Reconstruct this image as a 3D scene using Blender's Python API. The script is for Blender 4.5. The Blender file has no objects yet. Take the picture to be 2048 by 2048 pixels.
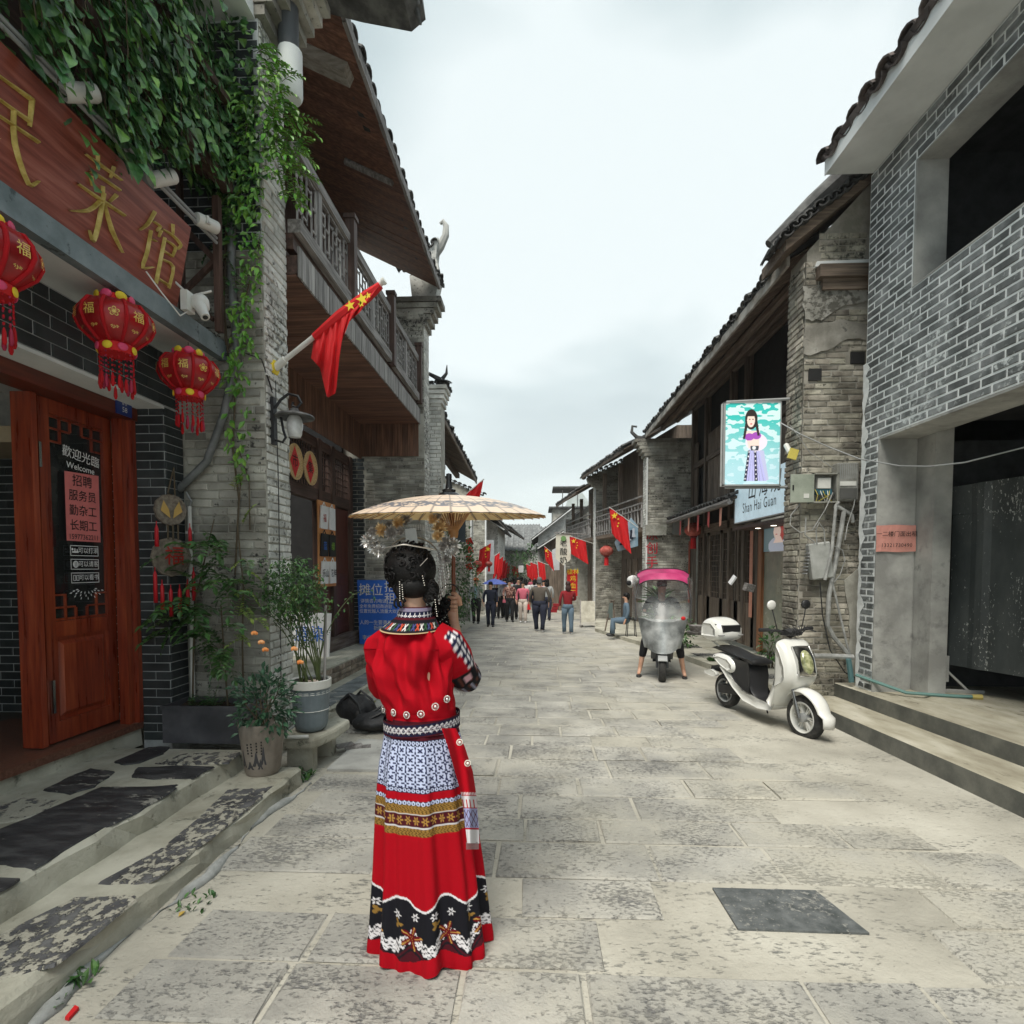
import bpy,math,random
import numpy as np
from mathutils import Vector,Matrix,Euler
random.seed(7);RNG=np.random.default_rng(11)
PI=math.pi;R_=math.radians
scene=bpy.context.scene
COL=scene.collection
EYE=1.57;SLOPE=-0.0234;LENS=19.5;YAW=R_(2.63);PITCH=R_(-2.5)
KK=36/LENS
SHY=math.tan(-PITCH)/KK+110/2048
cam=bpy.data.cameras.new('camera');camo=bpy.data.objects.new('camera',cam);COL.objects.link(camo)
cam.lens=LENS;cam.sensor_width=36;cam.sensor_fit='HORIZONTAL';cam.shift_y=SHY
cam.clip_start=0.05;cam.clip_end=9000
camo.location=(0,0,EYE);camo.rotation_euler=(PI/2+PITCH,0,YAW)
scene.camera=camo
SUN_EL=R_(60);SUN_AZ=R_(200)
w=bpy.data.worlds.new('World');scene.world=w;w.use_nodes=True
nt=w.node_tree;N=nt.nodes;L=nt.links;N.clear()
out=N.new('ShaderNodeOutputWorld');bg=N.new('ShaderNodeBackground');bg.inputs[1].default_value=0.1
sky=N.new('ShaderNodeTexSky');sky.sky_type='NISHITA';sky.sun_disc=False
sky.sun_elevation=SUN_EL;sky.sun_rotation=SUN_AZ
tc=N.new('ShaderNodeTexCoord');sep=N.new('ShaderNodeSeparateXYZ');L.new(tc.outputs['Generated'],sep.inputs[0])
zp=N.new('ShaderNodeMath');zp.operation='ADD';zp.inputs[1].default_value=0.22;L.new(sep.outputs[2],zp.inputs[0])
zm=N.new('ShaderNodeMath');zm.operation='MAXIMUM';zm.inputs[1].default_value=0.06;L.new(zp.outputs[0],zm.inputs[0])
dv=N.new('ShaderNodeVectorMath');dv.operation='DIVIDE';cb=N.new('ShaderNodeCombineXYZ')
for i in range(3):L.new(zm.outputs[0],cb.inputs[i])
L.new(tc.outputs['Generated'],dv.inputs[0]);L.new(cb.outputs[0],dv.inputs[1])
n1=N.new('ShaderNodeTexNoise');n1.inputs['Scale'].default_value=1.15;n1.inputs['Detail'].default_value=5;n1.inputs['Roughness'].default_value=.45;n1.inputs['Distortion'].default_value=.35
L.new(dv.outputs[0],n1.inputs['Vector'])
rp=N.new('ShaderNodeValToRGB');e=rp.color_ramp.elements
e[0].position=.40;e[0].color=(1.5,1.84,1.92,1);e[1].position=.60;e[1].color=(3.15,3.42,3.42,1)
m_=e.new(.5);m_.color=(2.15,2.52,2.56,1)
L.new(n1.outputs[0],rp.inputs[0])
hz=N.new('ShaderNodeMapRange');hz.inputs[1].default_value=0.0;hz.inputs[2].default_value=.45;hz.inputs[3].default_value=.42;hz.inputs[4].default_value=0
L.new(sep.outputs[2],hz.inputs[0])
mx0=N.new('ShaderNodeMix');mx0.data_type='RGBA';L.new(hz.outputs[0],mx0.inputs[0]);L.new(rp.outputs[0],mx0.inputs[6]);mx0.inputs[7].default_value=(3.4,3.7,3.75,1)
mx=N.new('ShaderNodeMix');mx.data_type='RGBA';mx.inputs[0].default_value=.93
L.new(sky.outputs[0],mx.inputs[6]);L.new(mx0.outputs[2],mx.inputs[7])
L.new(mx.outputs[2],bg.inputs[0]);L.new(bg.outputs[0],out.inputs[0])
sl=bpy.data.lights.new('sun','SUN');sl.energy=1.5;sl.angle=R_(32);sl.color=(1,.95,.86)
so=bpy.data.objects.new('sun',sl);COL.objects.link(so)
_sd=Vector((math.sin(SUN_AZ)*math.cos(SUN_EL),math.cos(SUN_AZ)*math.cos(SUN_EL),math.sin(SUN_EL)))
so.rotation_euler=(-_sd).to_track_quat('-Z','Y').to_euler()
vs=scene.view_settings;vs.view_transform='Standard';vs.look='None';vs.exposure=1.54;vs.gamma=1
try:vs.use_curve_mapping=False
except Exception:pass
scene.display_settings.display_device='sRGB'
scene.cycles.volume_bounces=1;scene.cycles.max_bounces=6;scene.cycles.diffuse_bounces=4;scene.cycles.transparent_max_bounces=8
_F=np.array([-math.sin(YAW)*math.cos(PITCH),math.cos(YAW)*math.cos(PITCH),math.sin(PITCH)])
_R=np.array([math.cos(YAW),math.sin(YAW),0]);_U=np.cross(_R,_F);_O=np.array([0,0,EYE])
def _ray(px,py):return _F+_R*((px-1024)/2048)*KK+_U*(((1024-py)/2048)+SHY)*KK
def onY(px,py,Y):d=_ray(px,py);return Vector(_O+d*(Y/d[1]))
def onX(px,py,X):d=_ray(px,py);return Vector(_O+d*(X/d[0]))
def onZ(px,py,Z):d=_ray(px,py);return Vector(_O+d*((Z-EYE)/d[2]))
def gz(y):return SLOPE*y
def srgb(h):
 h=h.lstrip('#');c=[int(h[i:i+2],16)/255 for i in(0,2,4)]
 return tuple(((x+.055)/1.055)**2.4 if x>.04045 else x/12.92 for x in c)
_mats={}
def mat(name,a,b=None,c=None,scale=6,sc3=(1,1,1),detail=6,lo=.35,hi=.65,rough=.8,bump=0,bscale=None,bdist=.01,metal=0,island=0,speck=None,spk=(.6,.68),spscale=30,spsc3=None,coat=0,alpha=1,trans=0,emit=0,rvar=.1,local=False,island_hue=0,sheen=0,brickrows=None):
 """noise mix a->b->c, optional specks of another colour, optional per-piece variation"""
 if name in _mats:return _mats[name]
 m=bpy.data.materials.new(name);_mats[name]=m;m.use_nodes=True
 t=m.node_tree;N=t.nodes;L=t.links;P=N['Principled BSDF']
 b=b or a;c=c or b
 geo=N.new('ShaderNodeNewGeometry');tc=N.new('ShaderNodeTexCoord')
 pos=tc.outputs['Object']if local else geo.outputs['Position']
 mp=N.new('ShaderNodeMapping');mp.inputs['Scale'].default_value=sc3;L.new(pos,mp.inputs[0])
 nz=N.new('ShaderNodeTexNoise');nz.inputs['Scale'].default_value=scale;nz.inputs['Detail'].default_value=detail;nz.inputs['Roughness'].default_value=.6
 L.new(mp.outputs[0],nz.inputs['Vector'])
 rp=N.new('ShaderNodeValToRGB');e=rp.color_ramp.elements
 e[0].position=lo;e[0].color=(*a,1);e[1].position=hi;e[1].color=(*c,1)
 x=e.new((lo+hi)/2);x.color=(*b,1)
 L.new(nz.outputs[0],rp.inputs[0]);colr=rp.outputs[0]
 if speck:
  mp2=N.new('ShaderNodeMapping');mp2.inputs['Scale'].default_value=spsc3 or sc3;L.new(pos,mp2.inputs[0])
  n2=N.new('ShaderNodeTexNoise');n2.inputs['Scale'].default_value=spscale;n2.inputs['Detail'].default_value=4;n2.inputs['Roughness'].default_value=.65
  L.new(mp2.outputs[0],n2.inputs['Vector'])
  n3=N.new('ShaderNodeTexNoise');n3.inputs['Scale'].default_value=spscale*.07;n3.inputs['Detail'].default_value=3
  L.new(mp2.outputs[0],n3.inputs['Vector'])
  ad=N.new('ShaderNodeMath');ad.operation='MULTIPLY_ADD';ad.inputs[1].default_value=.55;L.new(n3.outputs[0],ad.inputs[0]);L.new(n2.outputs[0],ad.inputs[2])
  mr=N.new('ShaderNodeMapRange');mr.inputs[1].default_value=spk[0]+.27;mr.inputs[2].default_value=spk[1]+.27;L.new(ad.outputs[0],mr.inputs[0])
  mm=N.new('ShaderNodeMix');mm.data_type='RGBA';L.new(mr.outputs[0],mm.inputs[0]);L.new(colr,mm.inputs[6]);mm.inputs[7].default_value=(*speck,1)
  colr=mm.outputs[2];spk_out=mr.outputs[0]
 if island:
  oi=N.new('ShaderNodeObjectInfo');sm=N.new('ShaderNodeMath');sm.operation='ADD'
  L.new(oi.outputs['Random'],sm.inputs[0]);L.new(geo.outputs['Random Per Island'],sm.inputs[1])
  fr=N.new('ShaderNodeMath');fr.operation='FRACT';L.new(sm.outputs[0],fr.inputs[0])
  hs=N.new('ShaderNodeHueSaturation');L.new(colr,hs.inputs['Color'])
  mr2=N.new('ShaderNodeMapRange');mr2.inputs[3].default_value=1-island;mr2.inputs[4].default_value=1+island;L.new(fr.outputs[0],mr2.inputs[0]);L.new(mr2.outputs[0],hs.inputs['Value'])
  if island_hue:
   m7=N.new('ShaderNodeMath');m7.operation='MULTIPLY';m7.inputs[1].default_value=7.31;L.new(fr.outputs[0],m7.inputs[0])
   f7=N.new('ShaderNodeMath');f7.operation='FRACT';L.new(m7.outputs[0],f7.inputs[0])
   mr3=N.new('ShaderNodeMapRange');mr3.inputs[3].default_value=.5-island_hue;mr3.inputs[4].default_value=.5+island_hue;L.new(f7.outputs[0],mr3.inputs[0]);L.new(mr3.outputs[0],hs.inputs['Hue'])
  colr=hs.outputs[0]
 L.new(colr,P.inputs['Base Color'])
 P.inputs['Metallic'].default_value=metal
 rr=N.new('ShaderNodeMapRange');rr.inputs[3].default_value=max(.03,rough-rvar);rr.inputs[4].default_value=min(1,rough+rvar);L.new(nz.outputs[0],rr.inputs[0]);L.new(rr.outputs[0],P.inputs['Roughness'])
 if coat:P.inputs['Coat Weight'].default_value=coat;P.inputs['Coat Roughness'].default_value=.12
 if sheen:P.inputs['Sheen Weight'].default_value=sheen
 if trans:P.inputs['Transmission Weight'].default_value=trans
 if alpha<1:P.inputs['Alpha'].default_value=alpha
 if emit:L.new(colr,P.inputs['Emission Color']);P.inputs['Emission Strength'].default_value=emit
 if bump:
  nb=N.new('ShaderNodeTexNoise');nb.inputs['Scale'].default_value=bscale or scale*4;nb.inputs['Detail'].default_value=5;nb.inputs['Roughness'].default_value=.65;L.new(mp.outputs[0],nb.inputs['Vector'])
  bp=N.new('ShaderNodeBump');bp.inputs['Strength'].default_value=bump;bp.inputs['Distance'].default_value=bdist
  h=nb.outputs[0]
  if speck:
   sb=N.new('ShaderNodeMath');sb.operation='SUBTRACT';L.new(nb.outputs[0],sb.inputs[0]);L.new(spk_out,sb.inputs[1]);h=sb.outputs[0]
  L.new(h,bp.inputs['Height']);L.new(bp.outputs[0],P.inputs['Normal'])
 return m
def flat(name,c,rough=.6,metal=0,coat=0,**k):return mat(name,tuple(x*.93 for x in c),c,tuple(min(1,x*1.07)for x in c),scale=9,rough=rough,metal=metal,coat=coat,rvar=.05,**k)
def wood(name,a,b,c,grain='Y',rough=.55,**k):
 s={'X':(.6,9,9),'Y':(9,.6,9),'Z':(9,9,.6)}[grain]
 k.setdefault('bump',.25);k.setdefault('island',.16)
 return mat(name,a,b,c,scale=3.2,sc3=s,rough=rough,bscale=7,bdist=.004,**k)
def glass_mat(name,tint=(.9,.95,.95),alpha=.25,rough=.05):
 if name in _mats:return _mats[name]
 m=bpy.data.materials.new(name);_mats[name]=m;m.use_nodes=True
 P=m.node_tree.nodes['Principled BSDF'];P.inputs['Base Color'].default_value=(*tint,1);P.inputs['Roughness'].default_value=rough;P.inputs['Alpha'].default_value=alpha
 P.inputs['Specular IOR Level'].default_value=.8
 return m
def print_mat(name,rough=.7,sheen=0,bump=0):
 """flat print: colour comes from the mesh's 'print' colours (what is printed or woven there)"""
 if name in _mats:return _mats[name]
 m=bpy.data.materials.new(name);_mats[name]=m;m.use_nodes=True
 N=m.node_tree.nodes;L=m.node_tree.links;P=N['Principled BSDF'];a=N.new('ShaderNodeAttribute');a.attribute_name='print'
 L.new(a.outputs['Color'],P.inputs['Base Color']);P.inputs['Roughness'].default_value=rough;P.inputs['Sheen Weight'].default_value=sheen
 if bump:
  g=N.new('ShaderNodeTexCoord');nb=N.new('ShaderNodeTexNoise');nb.inputs['Scale'].default_value=26;nb.inputs['Detail'].default_value=6;L.new(g.outputs['Object'],nb.inputs['Vector'])
  bp=N.new('ShaderNodeBump');bp.inputs['Strength'].default_value=bump;bp.inputs['Distance'].default_value=.006;L.new(nb.outputs[0],bp.inputs['Height']);L.new(bp.outputs[0],P.inputs['Normal'])
 return m
def vec(*a):return Vector(a)
class MB:
 def __init__(s):s.v=[];s.f=[];s.m=[];s.smooth=False;s.col=None
 def add(s,vs,fs,mi=0):
  o=len(s.v);s.v+=[tuple(v)for v in vs];s.f+=[tuple(i+o for i in f)for f in fs];s.m+=[mi]*len(fs);return s
 def box(s,c,d,rot=None,mi=0,taper=1.0):
  c=Vector(c);x,y,z=(q/2 for q in d)
  p=[Vector((a*x*(taper if k>0 else 1),b*y*(taper if k>0 else 1),k*z))for k in(-1,1)for b in(-1,1)for a in(-1,1)]
  if rot is not None:
   Rm=rot if isinstance(rot,Matrix)else Euler(rot).to_matrix()
   p=[Rm@q for q in p]
  return s.add([q+c for q in p],[(0,2,3,1),(4,5,7,6),(0,1,5,4),(2,6,7,3),(0,4,6,2),(1,3,7,5)],mi)
 def b2(s,lo,hi,mi=0):
  return s.box([(a+b)/2 for a,b in zip(lo,hi)],[abs(b-a)for a,b in zip(lo,hi)],None,mi)
 def quad(s,a,b,c,d,mi=0):return s.add([a,b,c,d],[(0,1,2,3)],mi)
 def bar(s,a,b,w,h=None,mi=0,up=(0,0,1)):
  a=Vector(a);b=Vector(b);d=b-a;L=d.length;d.normalize();up=Vector(up)
  if abs(d.dot(up))>.98:up=Vector((0,1,0))
  x=d.cross(up).normalized();z=x.cross(d).normalized();M=Matrix((x,d,z)).transposed()
  return s.box((a+b)/2,(w,L,h or w),M,mi)
 def tube(s,pts,r,n=8,mi=0,cap=True,closed=False):
  pts=[Vector(p)for p in pts];K=len(pts);rs=r if isinstance(r,(list,tuple))else[r]*K
  o=len(s.v);prev=None
  for i,p in enumerate(pts):
   a=pts[(i-1)%K]if(i>0 or closed)else p;b=pts[(i+1)%K]if(i<K-1 or closed)else p
   t=(b-a).normalized()if(b-a).length>1e-9 else Vector((0,0,1))
   if prev is None:
    up=Vector((0,0,1))if abs(t.z)<.9 else Vector((1,0,0));x=t.cross(up).normalized()
   else:
    x=(prev-t*prev.dot(t)).normalized()
   prev=x;y=t.cross(x)
   for j in range(n):
    an=2*PI*j/n;s.v.append(tuple(p+(x*math.cos(an)+y*math.sin(an))*rs[i]))
  segs=K if closed else K-1
  for i in range(segs):
   for j in range(n):
    a0=o+i*n+j;a1=o+i*n+(j+1)%n;b0=o+((i+1)%K)*n+j;b1=o+((i+1)%K)*n+(j+1)%n
    s.f.append((a0,a1,b1,b0));s.m.append(mi)
  if cap and not closed:
   s.f.append(tuple(o+j for j in reversed(range(n))));s.m.append(mi)
   s.f.append(tuple(o+(K-1)*n+j for j in range(n)));s.m.append(mi)
  return s
 def lathe(s,prof,c=(0,0,0),n=20,mi=0,M=None,a0=0,a1=2*PI,squash=(1,1)):
  o=len(s.v);full=abs(a1-a0-2*PI)<1e-6;nn=n if full else n+1
  for(r,z)in prof:
   for j in range(nn):
    an=a0+(a1-a0)*j/n;p=Vector((r*math.cos(an)*squash[0],r*math.sin(an)*squash[1],z))
    if M is not None:p=M@p
    s.v.append(tuple(p+Vector(c)))
  for i in range(len(prof)-1):
   for j in range(n):
    a=o+i*nn+j;b=o+i*nn+(j+1)%nn
    s.f.append((a,b,b+nn,a+nn));s.m.append(mi)
  return s
 def ball(s,c,r,n=12,k=8,mi=0,M=None):
  r3=r if isinstance(r,(tuple,list))else(r,r,r)
  o=len(s.v)
  for i in range(k+1):
   th=PI*i/k
   for j in range(n):
    an=2*PI*j/n;p=Vector((r3[0]*math.sin(th)*math.cos(an),r3[1]*math.sin(th)*math.sin(an),r3[2]*math.cos(th)))
    if M is not None:p=M@p
    s.v.append(tuple(p+Vector(c)))
  for i in range(k):
   for j in range(n):
    a=o+i*n+j;b=o+i*n+(j+1)%n;s.f.append((a,a+n,b+n,b));s.m.append(mi)
  return s
 def prism(s,pts,ext,mi=0):
  """closed outline of 3-D points extruded by vector ext"""
  n=len(pts);e=Vector(ext);p=[Vector(q)for q in pts]
  return s.add(p+[q+e for q in p],[tuple(reversed(range(n))),tuple(range(n,2*n))]+[(i,(i+1)%n,(i+1)%n+n,i+n)for i in range(n)],mi)
 def grid(s,P,mi=0,closeu=False):
  """P[i][j] rows of points"""
  o=len(s.v);r=len(P);c=len(P[0])
  for row in P:s.v+=[tuple(q)for q in row]
  for i in range(r-1):
   for j in range(c if closeu else c-1):
    a=o+i*c+j;b=o+i*c+(j+1)%c;s.f.append((a,b,b+c,a+c));s.m.append(mi)
  return s
 def mesh(s,name,mats,smooth=None):
  me=bpy.data.meshes.new(name);me.from_pydata(s.v,[],s.f)
  for m in(mats if isinstance(mats,(list,tuple))else[mats]):me.materials.append(m)
  if any(s.m):me.polygons.foreach_set('material_index',s.m)
  sm=s.smooth if smooth is None else smooth
  if sm:
   me.polygons.foreach_set('use_smooth',[True]*len(s.f))
   if sm!='all':
    try:me.set_sharp_from_angle(angle=R_(38))
    except Exception:pass
  me.update();return me
 def obj(s,name,mats,parent=None,local=False,smooth=None):
  me=s.mesh(name,mats,smooth);return link(name,me,parent,local)
def tint(me,cols):
 ca=me.color_attributes.new('print','FLOAT_COLOR','POINT');arr=np.ones((len(me.vertices),4),'f');arr[:,:3]=cols;ca.data.foreach_set('color',arr.ravel())
def link(name,me,parent=None,local=False):
 o=bpy.data.objects.new(name,me);COL.objects.link(o)
 if parent is not None:
  o.parent=parent
  if not local:o.matrix_parent_inverse=wm(parent).inverted()
 return o
def wm(o):
 """world matrix without a depsgraph update"""
 M=o.matrix_basis.copy()
 if o.parent:M=wm(o.parent)@o.matrix_parent_inverse@M
 return M
def tag(o,label,cat,group=None,kind=None):
 if label:o['label']=label
 if cat:o['category']=cat
 if group:o['group']=group
 if kind:o['kind']=kind
 return o
def thing(name,label,cat,loc=(0,0,0),rot=(0,0,0),group=None,scale=1):
 o=bpy.data.objects.new(name,None);COL.objects.link(o);o.location=loc;o.rotation_euler=rot if not isinstance(rot,(int,float))else(0,0,rot)
 o.scale=(scale,)*3;o.empty_display_size=.1
 return tag(o,label,cat,group)
def structure(o):o['kind']='structure';return o
def stuff(o):o['kind']='stuff';return o
def copy_tree(o,loc=None,rot=None,label=None,scale=None):
 def rec(a,par):
  c=a.copy();COL.objects.link(c)
  if par is not None:c.parent=par;c.matrix_parent_inverse=a.matrix_parent_inverse
  for k in[q for q in allo if q.parent==a]:rec(k,c)
  return c
 allo=[o];i=0
 while i<len(allo):allo+=list(allo[i].children);i+=1
 c=rec(o,None)
 if loc is not None:c.location=loc
 if rot is not None:c.rotation_euler=(0,0,rot)if isinstance(rot,(int,float))else rot
 if scale is not None:c.scale=(scale,)*3
 if label:c['label']=label
 return c
def text(name,body,mt,origin,u,v,size,parent,depth=.002,local=False,align='CENTER',shear=0,spacing=1,bold=0,sx=1):
 c=bpy.data.curves.new('txt','FONT');c.body=body;c.size=1;c.align_x=align;c.align_y='CENTER';c.shear=shear;c.space_character=spacing;c.offset=min(bold,.004);c.resolution_u=3;c.space_line=1.12
 o=bpy.data.objects.new('txt',c);COL.objects.link(o)
 dg=bpy.context.evaluated_depsgraph_get();me=bpy.data.meshes.new_from_object(o.evaluated_get(dg));bpy.data.objects.remove(o);bpy.data.curves.remove(c)
 u=Vector(u).normalized();v=Vector(v).normalized();nrm=u.cross(v).normalized();og=Vector(origin)+nrm*depth
 n=len(me.vertices);co=np.empty(n*3,'f');me.vertices.foreach_get('co',co);co=co.reshape(-1,3)*size
 W=np.outer(co[:,0]*sx,np.array(u))+np.outer(co[:,1],np.array(v))+np.array(og)
 me.vertices.foreach_set('co',W.astype('f').ravel());me.materials.clear();me.materials.append(mt);me.update();me.name=name
 return link(name,me,parent,local)
_bm={}
def brick_mesh(L,H,D,rough,var,mt):
 k=(round(L,2),round(H,3),round(D,3),rough,var,mt.name)
 if k in _bm:return _bm[k]
 me=bpy.data.meshes.new('brick');v,f=brick_geo(round(L,2),H,D,rough,random.Random(hash((k[0],var))%9999))
 me.from_pydata(v,[],f);me.materials.append(mt);me.update();_bm[k]=me;return me
def brick_geo(L,H,D,rough,rg):
 """front face looks along +n: coordinates (u, n, v)"""
 b=.004+rough*.5;j=lambda s=1:rg.uniform(-rough,rough)*s
 back=[(-L/2,0,-H/2),(L/2,0,-H/2),(L/2,0,H/2),(-L/2,0,H/2)]
 mid=[(x+j(),D-b+j(.5),z+j())for x,y,z in back]
 fr=[(x-math.copysign(b,x)+j(),D+j(.6),z-math.copysign(b,z)+j())for x,y,z in back]
 v=back+mid+fr;f=[]
 for k in range(4):
  n=(k+1)%4;f+=[(k,n,n+4,k+4),(k+4,n+4,n+8,k+8)]
 f.append((8,9,10,11));return v,f
def bricks(parent,o,u,v,W,Hh,mt,bl=.24,bh=.065,j=.01,D=.012,rough=0.,skip=None,limit=300,first=lambda a,b:0,name='brick',gap=0,wild=0.,rowshift=.5):
 """fill the rectangle o + a*u + b*v with running-bond bricks. skip(a,b)->True leaves one out"""
 o=Vector(o);u=Vector(u).normalized();v=Vector(v).normalized();n=u.cross(v).normalized()
 items=[];rows=int(Hh/(bh+j));rg=random.Random(int(W*1000+Hh*77))
 ph=Hh/rows
 for r in range(rows):
  z=(r+.5)*ph;x=-((r%2)*rowshift)*(bl+j)+j/2-rg.uniform(0,wild)
  while x<W:
   l=bl*(1+rg.uniform(-wild,wild))if wild else bl
   a0=max(x,j/2);a1=min(x+l,W-j/2);x+=l+j
   if a1-a0<.03:continue
   c=(a0+a1)/2
   if skip and skip(c,z):continue
   items.append((c,z,a1-a0))
 items.sort(key=lambda t:first(t[0],t[1]))
 Mx=Matrix((u,n,v)).transposed()
 hh=ph-j
 pinv=wm(parent).inverted()
 for(c,z,l)in items[:limit]:
  ob=bpy.data.objects.new(name,brick_mesh(l,hh,D,rough,rg.randrange(5)if rough else 0,mt));COL.objects.link(ob);ob.parent=parent
  q=Mx.to_4x4();q.translation=o+u*c+v*z+n*rg.uniform(-1,1)*rough*.6
  ob.matrix_parent_inverse=pinv;ob.matrix_basis=q@Matrix.Rotation(rg.uniform(-1,1)*rough*1.2,4,'Y')
 if len(items)>limit:
  V=[];F=[]
  Mn=np.array(Mx)
  for(c,z,l)in items[limit:]:
   vv,ff=brick_geo(l,hh,D,rough,rg);k=len(V)
   P=np.array(vv)@Mn.T+np.array(o+u*c+v*z+n*rg.uniform(-1,1)*rough*.6);V+=P.tolist();F+=[tuple(i+k for i in q)for q in ff]
  me=bpy.data.meshes.new('brickwork');me.from_pydata(V,[],F);me.materials.append(mt);me.update()
  stuff(link('brickwork',me,parent))
 return len(items)
def instances(parent,name,me,mats_):
 """many alike pieces sharing one mesh; mats_ is a list of world matrices"""
 pinv=wm(parent).inverted();r=[]
 for M in mats_:
  ob=bpy.data.objects.new(name,me);COL.objects.link(ob);ob.parent=parent;ob.matrix_parent_inverse=pinv;ob.matrix_basis=M;r.append(ob)
 return r
def joined(parent,name,v0,f0,mats_,mt,kind='stuff'):
 v0=np.c_[np.array(v0),np.ones(len(v0))];V=[];F=[]
 n=len(v0)
 for i,M in enumerate(mats_):
  V.append((v0@np.array(M).T)[:,:3]);F+=[tuple(q+i*n for q in f)for f in f0]
 me=bpy.data.meshes.new(name);me.from_pydata(np.concatenate(V).tolist(),[],F);me.materials.append(mt);me.update()
 o=link(name,me,parent)
 if kind:o['kind']=kind
 return o
def skin(name,joints,edges,sub=2):
 """joints: list of (x,y,z,r) or (x,y,z,rx,ry); returns a mesh grown round them"""
 me=bpy.data.meshes.new(name);me.from_pydata([j[:3]for j in joints],edges,[])
 o=bpy.data.objects.new(name,me);COL.objects.link(o)
 md=o.modifiers.new('s','SKIN');md.use_smooth_shade=True;md.branch_smoothing=.6
 sv=me.skin_vertices[0].data if me.skin_vertices else None
 if sv is None:
  me.skin_vertices.new()if hasattr(me.skin_vertices,'new')else None
  sv=me.skin_vertices[0].data
 for i,j in enumerate(joints):
  sv[i].radius=(j[3],j[4]if len(j)>4 else j[3]);sv[i].use_root=(i==0)
 if sub:
  sd=o.modifiers.new('d','SUBSURF');sd.levels=sub;sd.render_levels=sub
 dg=bpy.context.evaluated_depsgraph_get();r=bpy.data.meshes.new_from_object(o.evaluated_get(dg));bpy.data.objects.remove(o);r.name=name
 r.polygons.foreach_set('use_smooth',[True]*len(r.polygons));return r
def loft(rings,n=24):
 """rings: (z, cx, cy, rx, ry[, power]) -> MB"""
 m=MB();P=[]
 for q in rings:
  z,cx,cy,rx,ry=q[:5];row=[]
  for j in range(n):
   a=2*PI*j/n;row.append((cx+rx*math.cos(a),cy+ry*math.sin(a),z))
  P.append(row)
 m.grid(P,closeu=True);m.smooth='all';return m
#  MATERIALS OF THE PLACE
M_mortar_old=mat('old_mortar',(.30,.29,.25),(.40,.39,.34),(.50,.49,.44),scale=5,rough=.95,bump=.4,bscale=60)
M_brick_old=mat('old_grey_brick',(.19,.18,.15),(.31,.30,.26),(.45,.44,.39),scale=3.0,rough=.92,bump=.5,bscale=45,bdist=.006,island=.38,island_hue=.01,speck=(.055,.055,.05),spscale=22,spk=(.6,.7))
M_brick_pale=mat('limewashed_brick',(.46,.46,.43),(.64,.64,.60),(.80,.80,.76),scale=3.5,rough=.92,bump=.5,bscale=40,bdist=.006,island=.2,speck=(.14,.14,.125),spscale=18,spk=(.56,.68))
M_brick_brown=mat('weathered_brown_brick',(.14,.125,.10),(.29,.27,.22),(.47,.44,.37),scale=3.2,rough=.94,bump=.6,bscale=40,bdist=.008,island=.35,island_hue=.012,speck=(.05,.05,.04),spscale=16,spk=(.55,.68))
M_mortar_brown=mat('crumbling_mortar',(.20,.19,.155),(.32,.30,.26),(.34,.33,.29),scale=3,rough=.95,bump=.6,bscale=50)
M_tile_black=mat('slate_brick_slip',(.017,.022,.024),(.028,.035,.037),(.045,.053,.055),scale=5,rough=.55,bump=.12,bscale=50,island=.2)
M_joint_white=mat('white_joint',(.40,.42,.42),(.52,.54,.54),(.62,.64,.63),scale=8,rough=.9)
M_tile_grey=mat('grey_brick_slip',(.10,.11,.11),(.18,.193,.195),(.29,.305,.31),scale=4,rough=.75,bump=.3,bscale=40,island=.34,speck=(.5,.53,.53),spscale=13,spk=(.62,.72))
M_joint_bright=mat('bright_white_joint',(.7,.73,.73),(.82,.85,.85),(.88,.9,.9),scale=5,rough=.9)
M_mortar_road=mat('pale_cement_ground',(.31,.295,.25),(.42,.40,.34),(.53,.51,.44),scale=1.3,lo=.3,hi=.7,rough=.93,bump=.7,bscale=34,bdist=.012,speck=(.20,.20,.185),spscale=24,spk=(.60,.76),spsc3=(1,2.2,1))
M_stone=mat('pitted_paving_stone',(.26,.255,.235),(.365,.355,.32),(.48,.465,.415),scale=2.0,lo=.33,hi=.67,rough=.8,bump=.8,bscale=42,bdist=.012,island=.09,speck=(.17,.17,.17),spscale=44,spk=(.55,.74),spsc3=(.8,1.4,1))
M_slab_dark=mat('black_slate_slab',(.02,.02,.022),(.036,.036,.04),(.075,.075,.077),scale=5,sc3=(1,3,1),rough=.6,bump=.5,bscale=30,bdist=.008,speck=(.34,.33,.29),spscale=9,spk=(.62,.70))
M_slab_spot=mat('chiselled_slab',(.05,.05,.055),(.10,.10,.105),(.16,.16,.16),scale=6,rough=.75,bump=.9,bscale=30,bdist=.014,speck=(.43,.41,.34),spscale=22,spk=(.49,.55),spsc3=(1,.8,1))
M_cement=mat('weathered_cement',(.30,.285,.225),(.43,.415,.34),(.54,.525,.44),scale=2.5,rough=.92,bump=.6,bscale=22,bdist=.012,speck=(.12,.12,.09),spscale=9,spk=(.62,.76))
M_conc=mat('raw_concrete',(.27,.27,.255),(.38,.38,.36),(.49,.49,.46),scale=2.2,rough=.9,bump=.3,bscale=30,speck=(.22,.22,.21),spscale=7,spk=(.6,.8))
M_conc_dark=mat('dark_concrete_riser',(.075,.078,.07),(.12,.122,.108),(.185,.185,.16),scale=3,rough=.85,bump=.3,bscale=30)  # darker concrete on the risers than on the treads
M_granite=mat('red_granite',(.10,.035,.022),(.17,.07,.045),(.25,.12,.08),scale=40,rough=.4,bump=.08,lo=.3,hi=.7)
M_redwood=wood('red_lacquered_wood',(.14,.018,.007),(.24,.034,.012),(.34,.065,.022),'Z',rough=.3,coat=.3,bump=.1,island=.08)
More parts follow.
